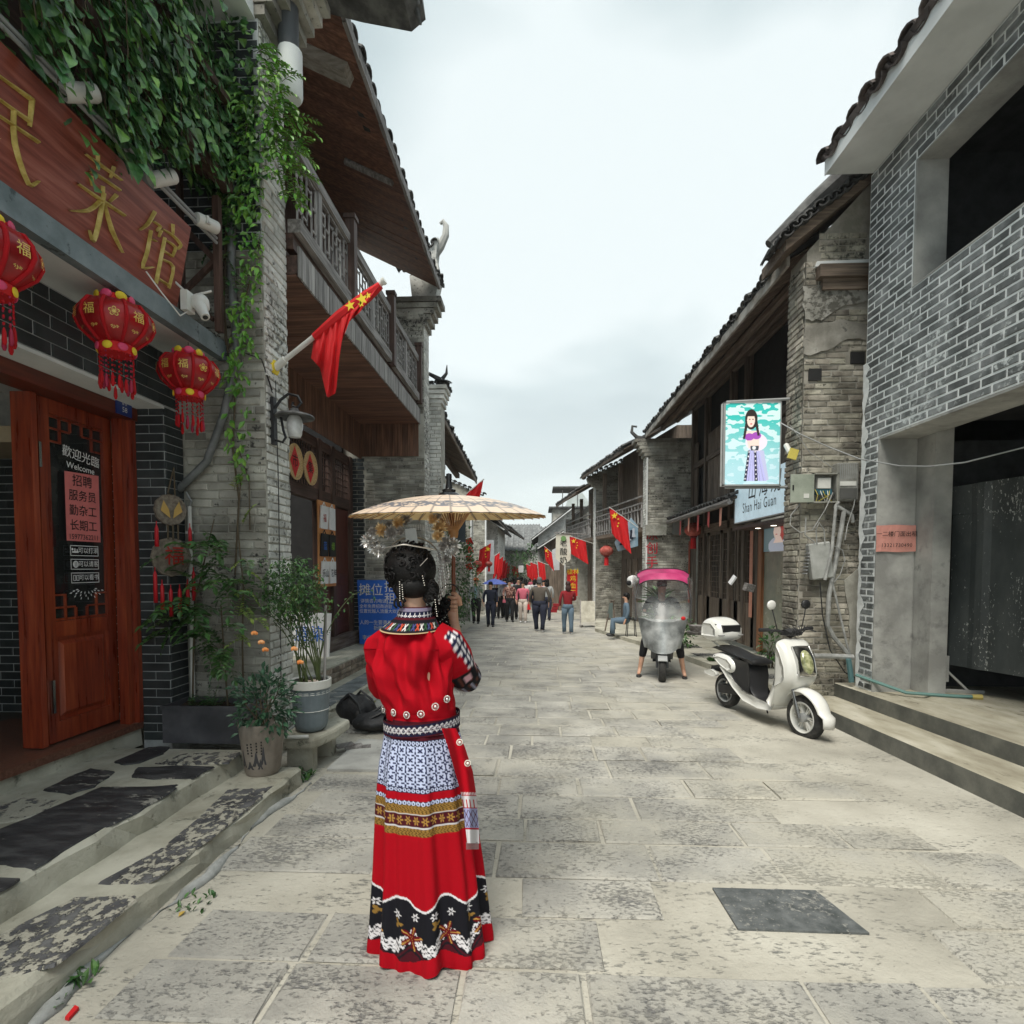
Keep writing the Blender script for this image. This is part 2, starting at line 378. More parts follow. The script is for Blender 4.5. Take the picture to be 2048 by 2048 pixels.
M_redwood_y=wood('red_lacquered_wood_across',(.07,.012,.006),(.12,.022,.010),(.17,.034,.015),'Y',rough=.38,coat=.15,bump=.1,island=.08)
M_dkwood=wood('dark_stained_wood',(.042,.022,.016),(.075,.041,.031),(.12,.068,.052),'Y',rough=.6)
M_dkwood_z=wood('dark_stained_wood_upright',(.042,.022,.016),(.075,.041,.031),(.12,.068,.052),'Z',rough=.6)
M_soffit=wood('brown_soffit_board',(.10,.045,.028),(.165,.078,.050),(.25,.125,.08),'X',rough=.7,island=.22)
M_plank=wood('brown_upright_board',(.085,.038,.022),(.15,.072,.042),(.25,.125,.075),'Z',rough=.7,island=.25)
M_greywood=wood('silvered_wood',(.13,.12,.115),(.22,.205,.195),(.34,.325,.31),'Y',rough=.8,island=.12)
M_greywood_z=wood('silvered_wood_upright',(.17,.16,.155),(.29,.275,.265),(.42,.41,.39),'Z',rough=.8,island=.25)
M_oldwood=wood('old_brown_timber',(.07,.052,.04),(.125,.095,.072),(.20,.16,.125),'Z',rough=.8,island=.3)
M_oldwood_y=wood('old_brown_timber_across',(.07,.052,.04),(.125,.095,.072),(.20,.16,.125),'Y',rough=.8,island=.3)
M_oldwood_x=wood('old_brown_timber_outward',(.075,.055,.04),(.135,.10,.073),(.21,.16,.12),'X',rough=.8,island=.3)
M_rooftile=mat('dark_clay_roof_tile',(.03,.03,.03),(.06,.06,.059),(.12,.12,.115),scale=5,rough=.85,bump=.4,bscale=40,island=.35)
M_rooftile_r=mat('reddish_clay_roof_tile',(.045,.035,.032),(.085,.068,.062),(.15,.125,.115),scale=5,rough=.85,bump=.4,bscale=40,island=.3)
M_plaster=mat('white_plaster',(.62,.64,.63),(.70,.72,.71),(.77,.79,.78),scale=2,rough=.9)
M_fascia=mat('blue_grey_painted_beam',(.13,.17,.18),(.19,.235,.25),(.25,.30,.315),scale=4,rough=.7,bump=.15,speck=(.06,.08,.085),spscale=12,spk=(.62,.7))
M_void=mat('unlit_interior',(.012,.012,.013),(.018,.018,.019),(.025,.025,.026),rough=.95)  # near-black colour carries the shade of rooms behind openings
M_black=flat('black_plastic',(.015,.015,.016),rough=.45)
M_iron=flat('black_wrought_iron',(.02,.02,.022),rough=.5,metal=.3)
M_white=flat('white_enamel',(.68,.68,.64),rough=.4)
M_greypvc=flat('grey_pvc',(.30,.31,.31),rough=.5)
M_chrome=flat('bright_steel',(.6,.6,.6),rough=.22,metal=1)
M_gold=mat('carved_gold_leaf',(.36,.26,.05),(.52,.40,.10),(.66,.54,.20),scale=12,rough=.4,metal=.25,bump=.3)
M_red=flat('red_cloth',(.60,.008,.012),rough=.75)
M_yellow=flat('yellow_cloth',(.80,.60,.03),rough=.7)
M_ink=flat('black_ink',(.012,.012,.012),rough=.8)
M_wpaint=flat('white_paint_lettering',(.8,.8,.8),rough=.7)
M_soil=mat('potting_soil',(.018,.010,.006),(.05,.028,.017),(.11,.07,.045),scale=40,rough=.95,bump=1,bscale=60,bdist=.02)
def leafmat(n,a,b,c,**k):return mat(n,a,b,c,scale=14,rough=.42,island=.4,island_hue=.015,**k)
M_leaf_ivy=leafmat('dark_ivy_leaf',(.018,.07,.02),(.045,.135,.036),(.11,.24,.07))
M_leaf_young=leafmat('young_green_leaf',(.07,.20,.02),(.12,.30,.035),(.20,.38,.06))
M_leaf_mid=leafmat('green_leaf',(.03,.085,.02),(.05,.13,.03),(.09,.19,.045))
M_leaf_blue=leafmat('bluish_rose_leaf',(.018,.06,.03),(.035,.10,.05),(.07,.15,.08))
M_stem=flat('brown_stem',(.10,.075,.045),rough=.85)
M_stem_g=flat('green_stem',(.09,.12,.04),rough=.7)
def smear(m,col,lo,hi,bias=0.,scale=.8):
 """cement dragged over the stones in broad patches, more of it towards the right hand kerb"""
 t=m.node_tree;N=t.nodes;L=t.links;P=N['Principled BSDF'];src=P.inputs['Base Color'].links[0].from_socket;g=N.new('ShaderNodeNewGeometry');n=N.new('ShaderNodeTexNoise');n.inputs['Scale'].default_value=scale;n.inputs['Detail'].default_value=7;n.inputs['Roughness'].default_value=.68;L.new(g.outputs['Position'],n.inputs['Vector'])
 sp=N.new('ShaderNodeSeparateXYZ');L.new(g.outputs['Position'],sp.inputs[0]);ma=N.new('ShaderNodeMath');ma.operation='MULTIPLY_ADD';ma.inputs[1].default_value=bias;L.new(sp.outputs[0],ma.inputs[0]);L.new(n.outputs[0],ma.inputs[2])
 mr=N.new('ShaderNodeMapRange');mr.inputs[1].default_value=lo;mr.inputs[2].default_value=hi;L.new(ma.outputs[0],mr.inputs[0]);mx=N.new('ShaderNodeMix');mx.data_type='RGBA';L.new(mr.outputs[0],mx.inputs[0]);L.new(src,mx.inputs[6]);mx.inputs[7].default_value=(*col,1);L.new(mx.outputs[2],P.inputs['Base Color'])
smear(M_stone,(.44,.42,.355),.47,.68,.05)
#  GROUND
def sloped(pts,h=0):return[(x,y,gz(y)+h)for x,y in pts]
g=MB()
ys=[-6,0,6,14,25,40,70,140];xs=[-400,-60,-3.3,0,4.4,60,400]
P=[[(x,y,gz(y))for x in xs]for y in ys]+[[(x*12,y,gz(140))for x in xs]for y in(400,5200)]
g.grid(P)
road=structure(g.obj('road',M_mortar_road))
rg=random.Random(5);rows=[];y=.35
st_items=[]
while y<40:
 d=rg.uniform(.30,.44)if y<14 else rg.uniform(.45,.6)
 x=-1.78+rg.uniform(0,.25)if y<5.3 else-2.26
 right=(1.9+.4*math.sin(y*2.1)+rg.uniform(-.15,.25))if y<6.2 else(2.1+rg.uniform(-.2,.3)if y<8.5 else 2.45-max(0,y-13)*.09)
 if y<3.1:right=2.9+rg.uniform(-.3,.1)
 if y>10:right=min(right,2.45)
 while x<right:
  wd=rg.uniform(.42,.95)*(1 if y<14 else 1.2)
  if right-x-wd<.3:wd=right-x
  cx,cy=x+wd/2,y+d/2
  hole=(.88<cx+wd/2 and cx-wd/2<1.45 and 2.44<y+d and y<2.81)or(-1.76<x+wd and x<-1.22 and 4.38<y+d and y<5.27)
  if not hole and not(y<5.3 and rg.random()<.06):st_items.append((cx,cy,wd-.025,d-.025))
  x+=wd
 y+=d
st_items.sort(key=lambda t:t[1])
SL3=Matrix(((1,0,0),(0,0,1),(0,1,SLOPE))).transposed()
SL3=Matrix(((1,0,0),(0,0,1),(0,1,SLOPE)))
def pave_matrix(cx,cy,h=0,ang=0):
 u=Vector((math.cos(ang),math.sin(ang),SLOPE*math.sin(ang)));v=Vector((-math.sin(ang),math.cos(ang),SLOPE*math.cos(ang)));n=Vector((0,-SLOPE,1))
 m=Matrix((u,n,v)).transposed().to_4x4();m.translation=(cx,cy,gz(cy)+h);return m
_sm={}
for i,(cx,cy,wd,d)in enumerate(st_items[:300]):
 k=(round(wd,1),round(d,2))
 if k not in _sm:
  me=bpy.data.meshes.new('paving_stone');v_,f_=brick_geo(k[0],k[1],.010,.007,random.Random(len(_sm)));me.from_pydata(v_,[],f_);me.materials.append(M_stone);_sm[k]=me
 o=bpy.data.objects.new('paving_stone',_sm[k]);COL.objects.link(o);o.parent=road
 m_=pave_matrix(cx,cy,rg.uniform(-.002,.003),rg.uniform(-.006,.006));m_=m_@Matrix.Diagonal((wd/k[0],1,d/k[1],1));o.matrix_basis=m_
V=[];F=[]
for cx,cy,wd,d in st_items[300:]:
 vv,ff=brick_geo(wd,d,.010,.006,rg);k=len(V);m_=pave_matrix(cx,cy)
 V+=[tuple(m_@Vector(p))for p in vv];F+=[tuple(i+k for i in q)for q in ff]
if V:
 me=bpy.data.meshes.new('far_paving');me.from_pydata(V,[],F);me.materials.append(M_stone);stuff(link('far_paving',me,road))
mh=MB();mh.prism(sloped([(.9,2.46),(1.47,2.455),(1.40,2.79),(.89,2.79)],.001),(0,0,.010));mh=mh.obj('drain_cover',mat('dark_slate_cover',(.06,.068,.068),(.10,.108,.108),(.14,.15,.15),scale=14,rough=.7,bump=.5,bscale=70,speck=(.25,.25,.23),spscale=40))
tag(mh,'dark slate rectangular cover set in the paving on the right','drain cover')
mh=MB();mh.prism(sloped([(-1.72,4.40),(-1.24,4.40),(-1.25,5.25),(-1.73,5.25)],.001),(0,0,.022));mh.obj('x',M_conc).name='inspection_cover'
tag(bpy.data.objects['inspection_cover'],'pale concrete inspection cover in the road left of the woman','drain cover')
def step(name,x0,x1,y0,y1,h,mt,n=24,wob=.012,seed=1,hb=-.03):
 """long kerb block with an uneven worn edge towards the street"""
 r_=random.Random(seed);m=MB();rows_=[]
 for i in range(n+1):
  y=y0+(y1-y0)*i/n;e=r_.uniform(-wob,wob);z=gz(y)
  rows_.append([(x0,y,z+h),((x0*.5+x1*.5),y,z+h+r_.uniform(-.003,.003)),(x1-.03+e,y,z+h+r_.uniform(-.004,0)),(x1-.006+e,y,z+h-.02),(x1+r_.uniform(-wob,wob)*.7,y,z+h*.45),(x1+.012+r_.uniform(-wob,wob)*.5,y,z+hb)])
 m.grid(rows_);
 for k,y in((0,y0),(n,y1)):
  r0=rows_[k];pts=r0+[(x0,y,gz(y)+hb)];m.add(pts,[tuple(range(len(pts)))if k else tuple(reversed(range(len(pts))))])
 return m.obj(name,mt)
ls=structure(step('lower_step',-2.3,-1.81,.2,4.12,.13,M_cement,seed=3,wob=.02))
pf=structure(step('shop_platform',-6.5,-2.235,.2,4.12,.26,M_cement,seed=4,wob=.022))
def slab(parent,h,mt,px,name='slab',th=.007):
 pts=[]
 n=len(px)
 for i in range(n):
  a=Vector(px[i]);b=Vector(px[(i+1)%n])
  for t in(0,.25,.5,.75):
   q=a.lerp(b,t);d=_ray(q.x,q.y);tt=(h-EYE)/(d[2]-SLOPE*d[1]);pts.append(Vector(_O+d*tt))
 c=sum(pts,Vector())/len(pts);r_=random.Random(int(px[0][0]))
 pts=[c+(p-c)*(1+r_.uniform(-.05,.05))for p in pts];m=MB();k=len(pts)
 top=[c+(p-c)*.965+Vector((0,0,th))for p in pts]
 for p in pts:p.z-=.004
 m.add(pts+top,[(i,(i+1)%k,(i+1)%k+k,i+k)for i in range(k)]+[tuple(range(k,2*k))])
 return m.obj(name,mt,parent)
def c4(x,y):return(x*.36232,1400+y*.36232)
for mt,P_ in((M_slab_dark,[(500,380),(640,395),(600,430),(520,480),(390,520),(230,500),(400,420)]),(M_slab_dark,[(350,570),(560,480),(985,468),(960,500),(760,620),(520,740),(180,940),(-40,910),(-60,740)]),(M_slab_spot,[(-30,600),(120,545),(330,555),(240,620),(100,670),(-30,690)]),(M_slab_dark,[(620,345),(820,262),(945,258),(900,300),(770,350),(690,358)]),(M_slab_dark,[(715,430),(760,375),(1000,365),(1180,372),(1060,435),(850,440)]),(M_slab_spot,[(860,350),(1010,300),(1240,290),(1330,290),(1260,350),(1000,360)]),(M_slab_dark,[(-60,985),(115,990),(60,1030),(-60,1090)])):
 slab(pf,.26,mt,[c4(*p)for p in P_])
for P_ in([(130,1230),(420,1090),(770,1070),(740,1120),(300,1470),(-60,1570),(-60,1330)],[(540,1015),(880,830),(1090,660),(1260,495),(1500,480),(1420,560),(1080,830),(820,1020)]):
 slab(ls,.13,M_slab_spot,[c4(*p)for p in P_],th=.006)
m=MB();pts=[];r_=random.Random(8);rr=[]
for i in range(40):
 y=1.2+i*.075;pts.append((-1.765+.03*math.sin(y*5)+r_.uniform(-.012,.012),y,gz(y)+.004));rr.append(.014+.018*math.sin(y*7.3)+r_.uniform(-.006,.008))
m.tube(pts,rr,7);m.smooth='all';structure(m.obj('cement_fillet',mat('grey_mortar_fillet',(.24,.25,.24),(.32,.33,.32),(.40,.41,.40),scale=9,rough=.85,bump=.4)))
m=MB();m.add(*[[(a,y,gz(y)+z)for y in(.2,4.40)for(a,z)in((-6.4,.2),(-3.27,.2),(-3.285,.345),(-6.4,.345))],[(0,1,2,3),(4,7,6,5),(0,4,5,1),(1,5,6,2),(2,6,7,3)]])
th_base=structure(m.obj('threshold_base',M_cement))
m=MB();P_=[]
for y in(5.1,7,9,11,14.5):P_.append([(-6,y,gz(y)+.38),(-2.9,y,gz(y)+.38),(-2.87,y,gz(y)+.35),(-2.86,y,gz(y)+.02)])
m.grid(P_);m.add([(-6,5.1,-.3),(-2.86,5.1,-.3),(-2.87,5.1,gz(5.1)+.35),(-2.9,5.1,gz(5.1)+.38),(-6,5.1,gz(5.1)+.38)],[(0,1,2,3,4)])
pf2=structure(m.obj('market_platform',M_cement))
M_brick_red=mat('worn_red_grey_brick',(.13,.10,.075),(.24,.19,.145),(.36,.31,.25),scale=7,rough=.95,bump=.6,island=.3)
bricks(pf2,(-2.855,5.15,gz(5.1)+.10),(0,1,SLOPE),(0,0,1),6.0,.24,M_brick_red,D=.014,rough=.006,wild=.2,limit=90)
kb2=structure(step('street_kerb',-2.86,-2.33,4.85,14.5,.12,M_cement,n=50,seed=9,wob=.02))
r_=random.Random(3);y=5.0
while y<13:
 l=r_.uniform(.5,.9);v_,f_=brick_geo(.3,l,.012,.008,r_);me=bpy.data.meshes.new('kerb_slab');me.from_pydata(v_,[],f_);me.materials.append(mat('blue_grey_kerb_stone',(.10,.115,.12),(.17,.19,.195),(.26,.28,.28),scale=4,rough=.8,bump=.5,bscale=24,speck=(.4,.39,.34),spscale=8,spk=(.6,.68)))
 o=link('kerb_slab',me,kb2);o.matrix_parent_inverse=Matrix();o.matrix_basis=pave_matrix(-2.52,y+l/2,.118);y+=l+.04
#  LEFT: RESTAURANT
FX=-3.0
res=thing('restaurant_building','shop at left with black brick slips, red door frame and blue grey beam','building',(-3.4,3,.2))
m=MB()
m.b2((-3.25,4.39,-.2),(FX-.012,4.62,2.86));m.b2((-3.25,-1,2.86),(FX-.012,4.62,3.30));m.b2((-3.25,4.385,2.86),(-3.0,4.386,2.87))
m.obj('wall',M_joint_white,res)
wl=[c for c in res.children if c.name.startswith('wall')][0]
bricks(wl,(FX-.012,.2,2.872),(0,1,0),(0,0,1),4.41,.42,M_tile_black,bl=.235,bh=.062,j=.008,D=.010,limit=300,name='brick')
bricks(wl,(FX-.012,4.39,.14),(0,1,0),(0,0,1),.23,2.72,M_tile_black,bl=.235,bh=.062,j=.008,D=.010,limit=300)
bricks(wl,(-3.25,4.388,.14),(1,0,0),(0,0,1),.245,2.72,M_tile_black,bl=.235,bh=.062,j=.008,D=.010,limit=300)
m=MB();m.b2((-3.9,-1,2.84),(FX+.001,4.385,2.862));m.obj('lintel',M_plaster,res)
m=MB();m.b2((-3.05,-1,3.30),(-2.66,4.615,3.42));m.obj('soffit',M_plaster,res)
m=MB();m.b2((-2.67,-1,3.295),(-2.60,4.615,3.44));m.obj('beam',M_fascia,res)
m=MB();m.b2((-3.3,-1,3.42),(-2.61,4.615,3.432));m.obj('ledge',M_conc,res)
m=MB();m.add(*[[(a,y,gz(y)+z)for y in(.2,4.40)for(a,z)in((-4.4,.345),(-3.255,.345),(-3.25,.40),(-3.4,.405),(-4.4,.405))],[(0,1,2,3,4),(5,9,8,7,6),(0,5,6,1),(1,6,7,2),(2,7,8,3),(3,8,9,4)]]);m.obj('threshold',M_granite,res)
m=MB();m.b2((-6.4,-1,.18),(-4.3,4.6,.30));m.obj('floor',flat('dark_tile_floor',(.06,.05,.04),rough=.3),res)
m=MB();m.b2((-6.5,-1,.2),(-6.4,4.7,3.3));m.b2((-6.4,4.62,.2),(-3.26,4.72,3.3));m.b2((-6.4,-1.1,.2),(-3.26,-1,3.3));iw=m.obj('inner_wall',M_joint_white,res)
bricks(iw,(-6.4,4.62,.3),(1,0,0),(0,0,1),3.1,2.2,M_tile_black,bl=.235,bh=.062,j=.008,limit=200)
m=MB();m.b2((-6.4,-1,3.1),(-3.26,4.6,3.3));m.b2((-6.4,4.0,2.5),(-3.6,4.61,2.62));m.obj('ceiling',flat('cream_ceiling',(.55,.45,.30)),res)
m=MB();m.b2((-3.42,-.5,2.74),(-3.22,4.385,2.838));fr=m.obj('door_frame',M_redwood_y,res)
for y0,y1,xa in((4.335,4.385,-3.24),(4.275,4.335,-3.28)):
 m=MB();m.add(*[[(a,b,z)for z in(gz(4.3)+.40,2.74)for a,b in((-3.36,y0),(xa,y0),(xa,y1),(-3.36,y1))],[(0,3,2,1),(4,5,6,7),(0,1,5,4),(1,2,6,5),(2,3,7,6),(3,0,4,7)]]);m.obj('jamb_post',M_redwood,fr)
def door_leaf(parent,y0,y1,x,zb,zt,face=1):
 d=thing_part('door_leaf',parent)
 sw=.085;m=MB();t=.045
 m.b2((x-t,y0,zb),(x,y0+sw,zt));m.b2((x-t,y1-sw,zb),(x,y1,zt));m.b2((x-t,y0+sw,zt-.10),(x,y1-sw,zt));m.b2((x-t,y0+sw,zb),(x,y1-sw,zb+.14));m.b2((x-t,y0+sw,zb+.74),(x,y1-sw,zb+.85))
 o=m.obj('door_leaf',M_redwood,parent)
 m=MB();m.b2((x-.032,y0+sw,zb+.14),(x-.02,y1-sw,zb+.74));m.add(*frustum(x-.02,y0+sw+.03,y1-sw-.03,zb+.17,zb+.71,.018));m.obj('panel',M_redwood,o)
 m=MB();m.b2((x-.028,y0+sw,zb+.85),(x-.022,y1-sw,zt-.10));m.obj('pane',glass_mat('dark_door_glass',(.02,.022,.022),0.86,.04),o)
 for zc,sg in((zt-.10,-1),(zb+.85,1)):
  yy0,yy1=y0+sw,y1-sw;W_=yy1-yy0;s=W_/5
  def bb(a,b,c,d_):q=MB();q.b2((x-.021,min(a,c),min(b,d_)),(x-.006,max(a,c),max(b,d_)));q.obj('lattice_bar',M_redwood,o)
  w_=.012
  for side in(0,1):
   f=(lambda v_:yy0+v_)if side==0 else(lambda v_:yy1-v_)
   bb(f(0),zc+sg*s*.95,f(s*1.9),zc+sg*(s*.95+w_));bb(f(s*.95),zc,f(s*.95+w_),zc+sg*s*1.9)
   bb(f(s*1.9),zc,f(s*1.9+w_),zc+sg*s*.95*1.0);bb(f(0),zc+sg*s*1.9,f(s*.95+w_),zc+sg*(s*1.9+w_))
  bb(yy0,zc+sg*.004,yy1,zc+sg*.02)
 return o
def thing_part(n,p):return None
def frustum(x,y0,y1,z0,z1,h):
 i=.03;a=[(x,y0,z0),(x,y1,z0),(x,y1,z1),(x,y0,z1)];b=[(x+h,y0+i,z0+i),(x+h,y1-i,z0+i),(x+h,y1-i,z1-i),(x+h,y0+i,z1-i)]
 return a+b,[(0,1,5,4),(1,2,6,5),(2,3,7,6),(3,0,4,7),(4,5,6,7)]
ZB,ZT=.335,2.735
leaf=door_leaf(res,3.655,4.30,-3.385,ZB,ZT)
m=MB();m.b2((-3.38,3.67,.55),(-3.36,3.69,.78));m.obj('handle',M_chrome,leaf)
for z in(2.25,):
 m=MB();m.b2((-3.395,3.64,z),(-3.37,3.66,z+.17));m.obj('hinge',M_chrome,leaf)
m=MB();m.b2((-3.50,3.575,ZB),(-3.36,3.62,ZT));m.obj('folded_leaf',M_redwood,res)
sheet=MB();sheet.add([(-3.435,y,z)for y,z in((3.62,1.30),(3.985,1.30),(3.985,1.90),(3.62,1.885))]+[(-3.4355,y,z)for y,z in((3.62,1.30),(3.985,1.30),(3.985,1.90),(3.62,1.885))],[(0,1,2,3),(7,6,5,4)])
ntc=thing('notice','pink job notice with black Chinese characters and a phone number on the glass door','notice',(-3.435,3.8,1.3))
sheet.obj('paper',flat('pink_paper',(.72,.20,.19),rough=.8),ntc)
for i,(s_,sz)in enumerate((('招聘',.125),('服务员',.115),('勤杂工',.115),('长期工',.115))):
 text('lettering',s_,M_ink,(-3.434,3.80,1.815-i*.128),(0,1,0),(0,0,1),sz*.86,ntc,bold=.02,sx=1.0)
text('lettering','15977362211',M_ink,(-3.434,3.80,1.335),(0,1,0),(0,0,1),.062,ntc,bold=.012,sx=.95)
stk=thing('door_sticker','white welcome sticker lettering above the pink notice on the glass','sticker',(-3.435,3.8,1.95))
text('lettering','歡迎光臨',M_wpaint,(-3.436,3.80,2.03),(0,1,-.12),(0,.12,1),.10,stk,bold=.02)
text('lettering','Welcome',M_wpaint,(-3.436,3.79,1.935),(0,1,-.06),(0,.06,1),.075,stk,bold=.02)
for i,s_ in enumerate(('可以打滚','可以请客','可以看书')):
 z=1.215-i*.125
 s2=thing('door_sticker',('white outlined sticker with a lying figure under the pink notice','white outlined sticker with a plate and fork in the middle of the row','white outlined sticker with an open book, lowest of the three')[i],'sticker',(-3.435,3.8,z),group='outlined stickers on the door glass')
 q=MB();y0,y1,z0,z1=3.645,3.965,z-.048,z+.048;t=.006
 for a in((y0,z0,y1,z0+t),(y0,z1-t,y1,z1),(y0,z0,y0+t,z1),(y1-t,z0,y1,z1)):q.b2((-3.4365,a[0],a[1]),(-3.4355,a[2],a[3]))
 q.obj('outline',M_wpaint,s2);text('lettering',s_,M_wpaint,(-3.437,3.845,z),(0,1,0),(0,0,1),.058,s2,bold=.02)
 q=MB()
 if i==0:q.b2((-3.4365,3.665,z-.02),(-3.4355,3.735,z-.005));q.ball((-3.436,3.668,z+.012),(.001,.011,.011),8,6);q.b2((-3.4365,3.69,z-.005),(-3.4355,3.70,z+.02));q.b2((-3.4365,3.715,z-.005),(-3.4355,3.725,z+.014))
 elif i==1:
  q.lathe([(0,0),(.032,0)],(-3.436,3.70,z),20,M=Euler((0,PI/2,0)).to_matrix())
  q2=MB();q2.b2((-3.4345,3.688,z-.022),(-3.434,3.693,z+.022));q2.b2((-3.4345,3.706,z-.022),(-3.434,3.712,z+.022));q2.obj('cutlery',M_ink,s2)
 else:
  for a in((3.668,3.697),(3.703,3.732)):
   q.b2((-3.4365,a[0],z-.026),(-3.4355,a[1],z-.02));q.b2((-3.4365,a[0],z+.02),(-3.4355,a[1],z+.026));q.b2((-3.4365,a[0],z-.026),(-3.4355,a[0]+.005,z+.026));q.b2((-3.4365,a[1]-.005,z-.026),(-3.4355,a[1],z+.026))
 q.obj('symbol',M_wpaint,s2)
q=MB();r_=random.Random(4)
for k in range(22):
 a=PI+PI*(k+.5)/22;r0=.04+.03*(k%3);c=Vector((-3.436,3.81+math.cos(a)*(r0+.04)*1.35,.86+math.sin(a)*r0*.9));d=Vector((0,math.cos(a),math.sin(a)*.8));p=Vector((0,-d.z,d.y))*.007
 q.quad(c-d*.018,c+p,c+d*.018,c-p)
fl=q.obj('door_sticker',M_wpaint);tag(fl,'white petal fan sticker at the bottom of the door glass','sticker')
for o in list(bpy.data.objects):
 if o.parent is None and(o.name.startswith('notice')or o.name.startswith('door_sticker')):k_=.85 if o.name.startswith('notice')or o.location.z>1.9 else.8;z_=1.76+(o.location.z-1.3)*.85 if k_>.82 else 1.69+(o.location.z-1.215)*.8;o.location=(-3.38,o.location.y+.2,z_)if o.type=='EMPTY' else(-3.38+3.436*.8,3.81*.2+.2,.718);o.scale=(k_,)*3
pl=thing('house_number_plate','small blue house number plate reading 58 at the top of the door frame','plate',(-3.21,4.2,2.8))
q=MB();q.b2((-3.215,4.14,2.745),(-3.205,4.30,2.85));q.obj('plate',flat('blue_enamel',(.02,.045,.22),rough=.35),pl);text('lettering','58',M_wpaint,(-3.204,4.22,2.785),(0,1,0),(0,0,1),.055,pl);text('lettering','解 放',M_wpaint,(-3.204,4.22,2.83),(0,1,0),(0,0,1),.022,pl)
sg=thing('sign_board','long red brown wooden sign board with carved gold characters above the restaurant door','sign',(-2.6,3,3.45))
u_=Vector((0,1,0));vv_=Vector((.12,0,.56)).normalized();n_=u_.cross(vv_).normalized()
m=MB();lo=Vector((-2.645,-1,3.445));hi_=lo+vv_*.60
m.prism([lo,lo+u_*5.03,hi_+u_*5.03,hi_],n_*-.04);m.obj('board',wood('red_brown_sign_board',(.17,.035,.020),(.26,.062,.038),(.36,.115,.08),'Y',rough=.38,coat=.1,bump=.05,island=0),sg)
def stroke(m,pts,w,zt=.018):
 """pts in board plane coordinates (metres), w list of half widths"""
 n=len(pts);P2=[Vector(p)for p in pts];rows_=[]
 for i,p in enumerate(P2):
  t=(P2[min(i+1,n-1)]-P2[max(i-1,0)]).normalized();q=Vector((-t.y,t.x));ww=w[i]
  rows_.append([tuple(p+q*ww)+(0,),tuple(p+q*ww*.25)+(zt,),tuple(p-q*ww*.25)+(zt,),tuple(p-q*ww)+(0,)])
 m.grid([[Vector(c)for c in r]for r in rows_])
 return m
def brushchar(name,strokes,cy,cz,s,parent):
 m=MB()
 for st in strokes:
  pts,ws=st;k=len(pts);pp=[Vector(p)for p in pts];fine=[];fw=[]
  for i in range(k-1):
   for t in(0,.33,.66):
    p0=pp[max(i-1,0)];p1=pp[i];p2=pp[i+1];p3=pp[min(i+2,k-1)]
    q=.5*((2*p1)+(p2-p0)*t+(2*p0-5*p1+4*p2-p3)*t*t+(3*p1-p0-3*p2+p3)*t**3);fine.append(q*s);fw.append((ws[i]*(1-t)+ws[i+1]*t)*s)
  fine.append(pp[-1]*s);fw.append(ws[-1]*s);stroke(m,[tuple(q)for q in fine],fw)
 base=lo+u_*(cy+1)+vv_*cz+n_*.0015
 m.v=[tuple(base+u_*x+vv_*y+n_*z)for x,y,z in m.v]
 return m.obj(name,M_gold,parent)
T=lambda*a:([(a[i],a[i+1])for i in range(0,len(a)-len(a)//3,2)],list(a[len(a)-len(a)//3:]))
CAI=[T(-.42,.42,-.1,.47,.3,.52,.015,.035,.02),T(-.2,.56,-.16,.36,.03,.012),T(.12,.6,.08,.4,.028,.01),T(.3,.36,-.1,.3,-.3,.24,.03,.03,.01),T(-.26,.2,-.2,.08,.035,.02),T(-.02,.2,0,.08,.03,.018),T(.26,.24,.14,.06,.035,.012),T(-.46,-.05,0,.0,.48,.06,.02,.035,.03),T(.02,.12,.02,-.3,-.02,-.66,-.14,-.56,.035,.04,.035,.004),T(-.02,-.04,-.2,-.3,-.52,-.5,.035,.03,.006),T(.06,-.03,.28,-.3,.56,-.52,.015,.05,.012)]
GUAN=[T(-.28,.55,-.4,.25,-.56,.05,.035,.03,.008),T(-.3,.38,-.1,.4,-.18,.26,.02,.03,.012),T(-.3,.2,-.3,-.2,-.34,-.5,-.1,-.36,.03,.035,.03,.008),T(-.26,.08,-.14,.1,.02,.02),T(.2,.62,.24,.46,.035,.014),T(-.06,.34,-.1,.2,.028,.01),T(-.06,.38,.25,.44,.5,.4,.42,.26,.015,.03,.035,.01),T(.06,.28,.04,-.6,.03,.04),T(.06,.25,.36,.28,.32,.06,.02,.028,.015),T(.06,.05,.34,.08,.022,.024),T(.06,-.12,.4,-.08,.38,-.52,.02,.03,.02),T(.06,-.48,.4,-.46,.026,.03)]
MIN=[T(-.3,.5,.3,.6,.02,.045),T(.3,.6,.32,.2,.045,.02),T(-.3,.48,-.34,-.1,-.38,-.5,.035,.04,.03),T(-.3,.2,.3,.28,.02,.04),T(-.38,-.5,-.1,-.3,.02,.01),T(-.3,-.02,.1,.04,.5,.1,.02,.03,.035),T(.05,.25,.15,-.2,.45,-.6,.6,-.45,.03,.045,.04,.005)]
CHU=[T(-.5,.45,.5,.52,.02,.04),T(-.2,.3,.25,.36,.02,.035),T(-.15,.1,.3,.15,.03,.03),T(0,.5,-.05,-.5,-.2,-.4,.035,.04,.005),T(-.5,-.2,.55,-.12,.02,.04),T(.3,.3,.35,-.55,.03,.03)]
brushchar('lettering',CHU,2.05,.3,.34,sg);brushchar('lettering',MIN,2.68,.29,.32,sg);brushchar('lettering',CAI,3.26,.30,.37,sg);brushchar('lettering',GUAN,3.77,.29,.36,sg)
q=MB();
for dz in(0,.035):q.tube([(-2.5,.5,4.09+dz),(-2.5,4.32,4.09+dz)],.012,8)
q.obj('x',M_greypvc).name='lighting_rail';tag(bpy.data.objects['lighting_rail'],'twin grey conduit rail running above the sign board','rail')
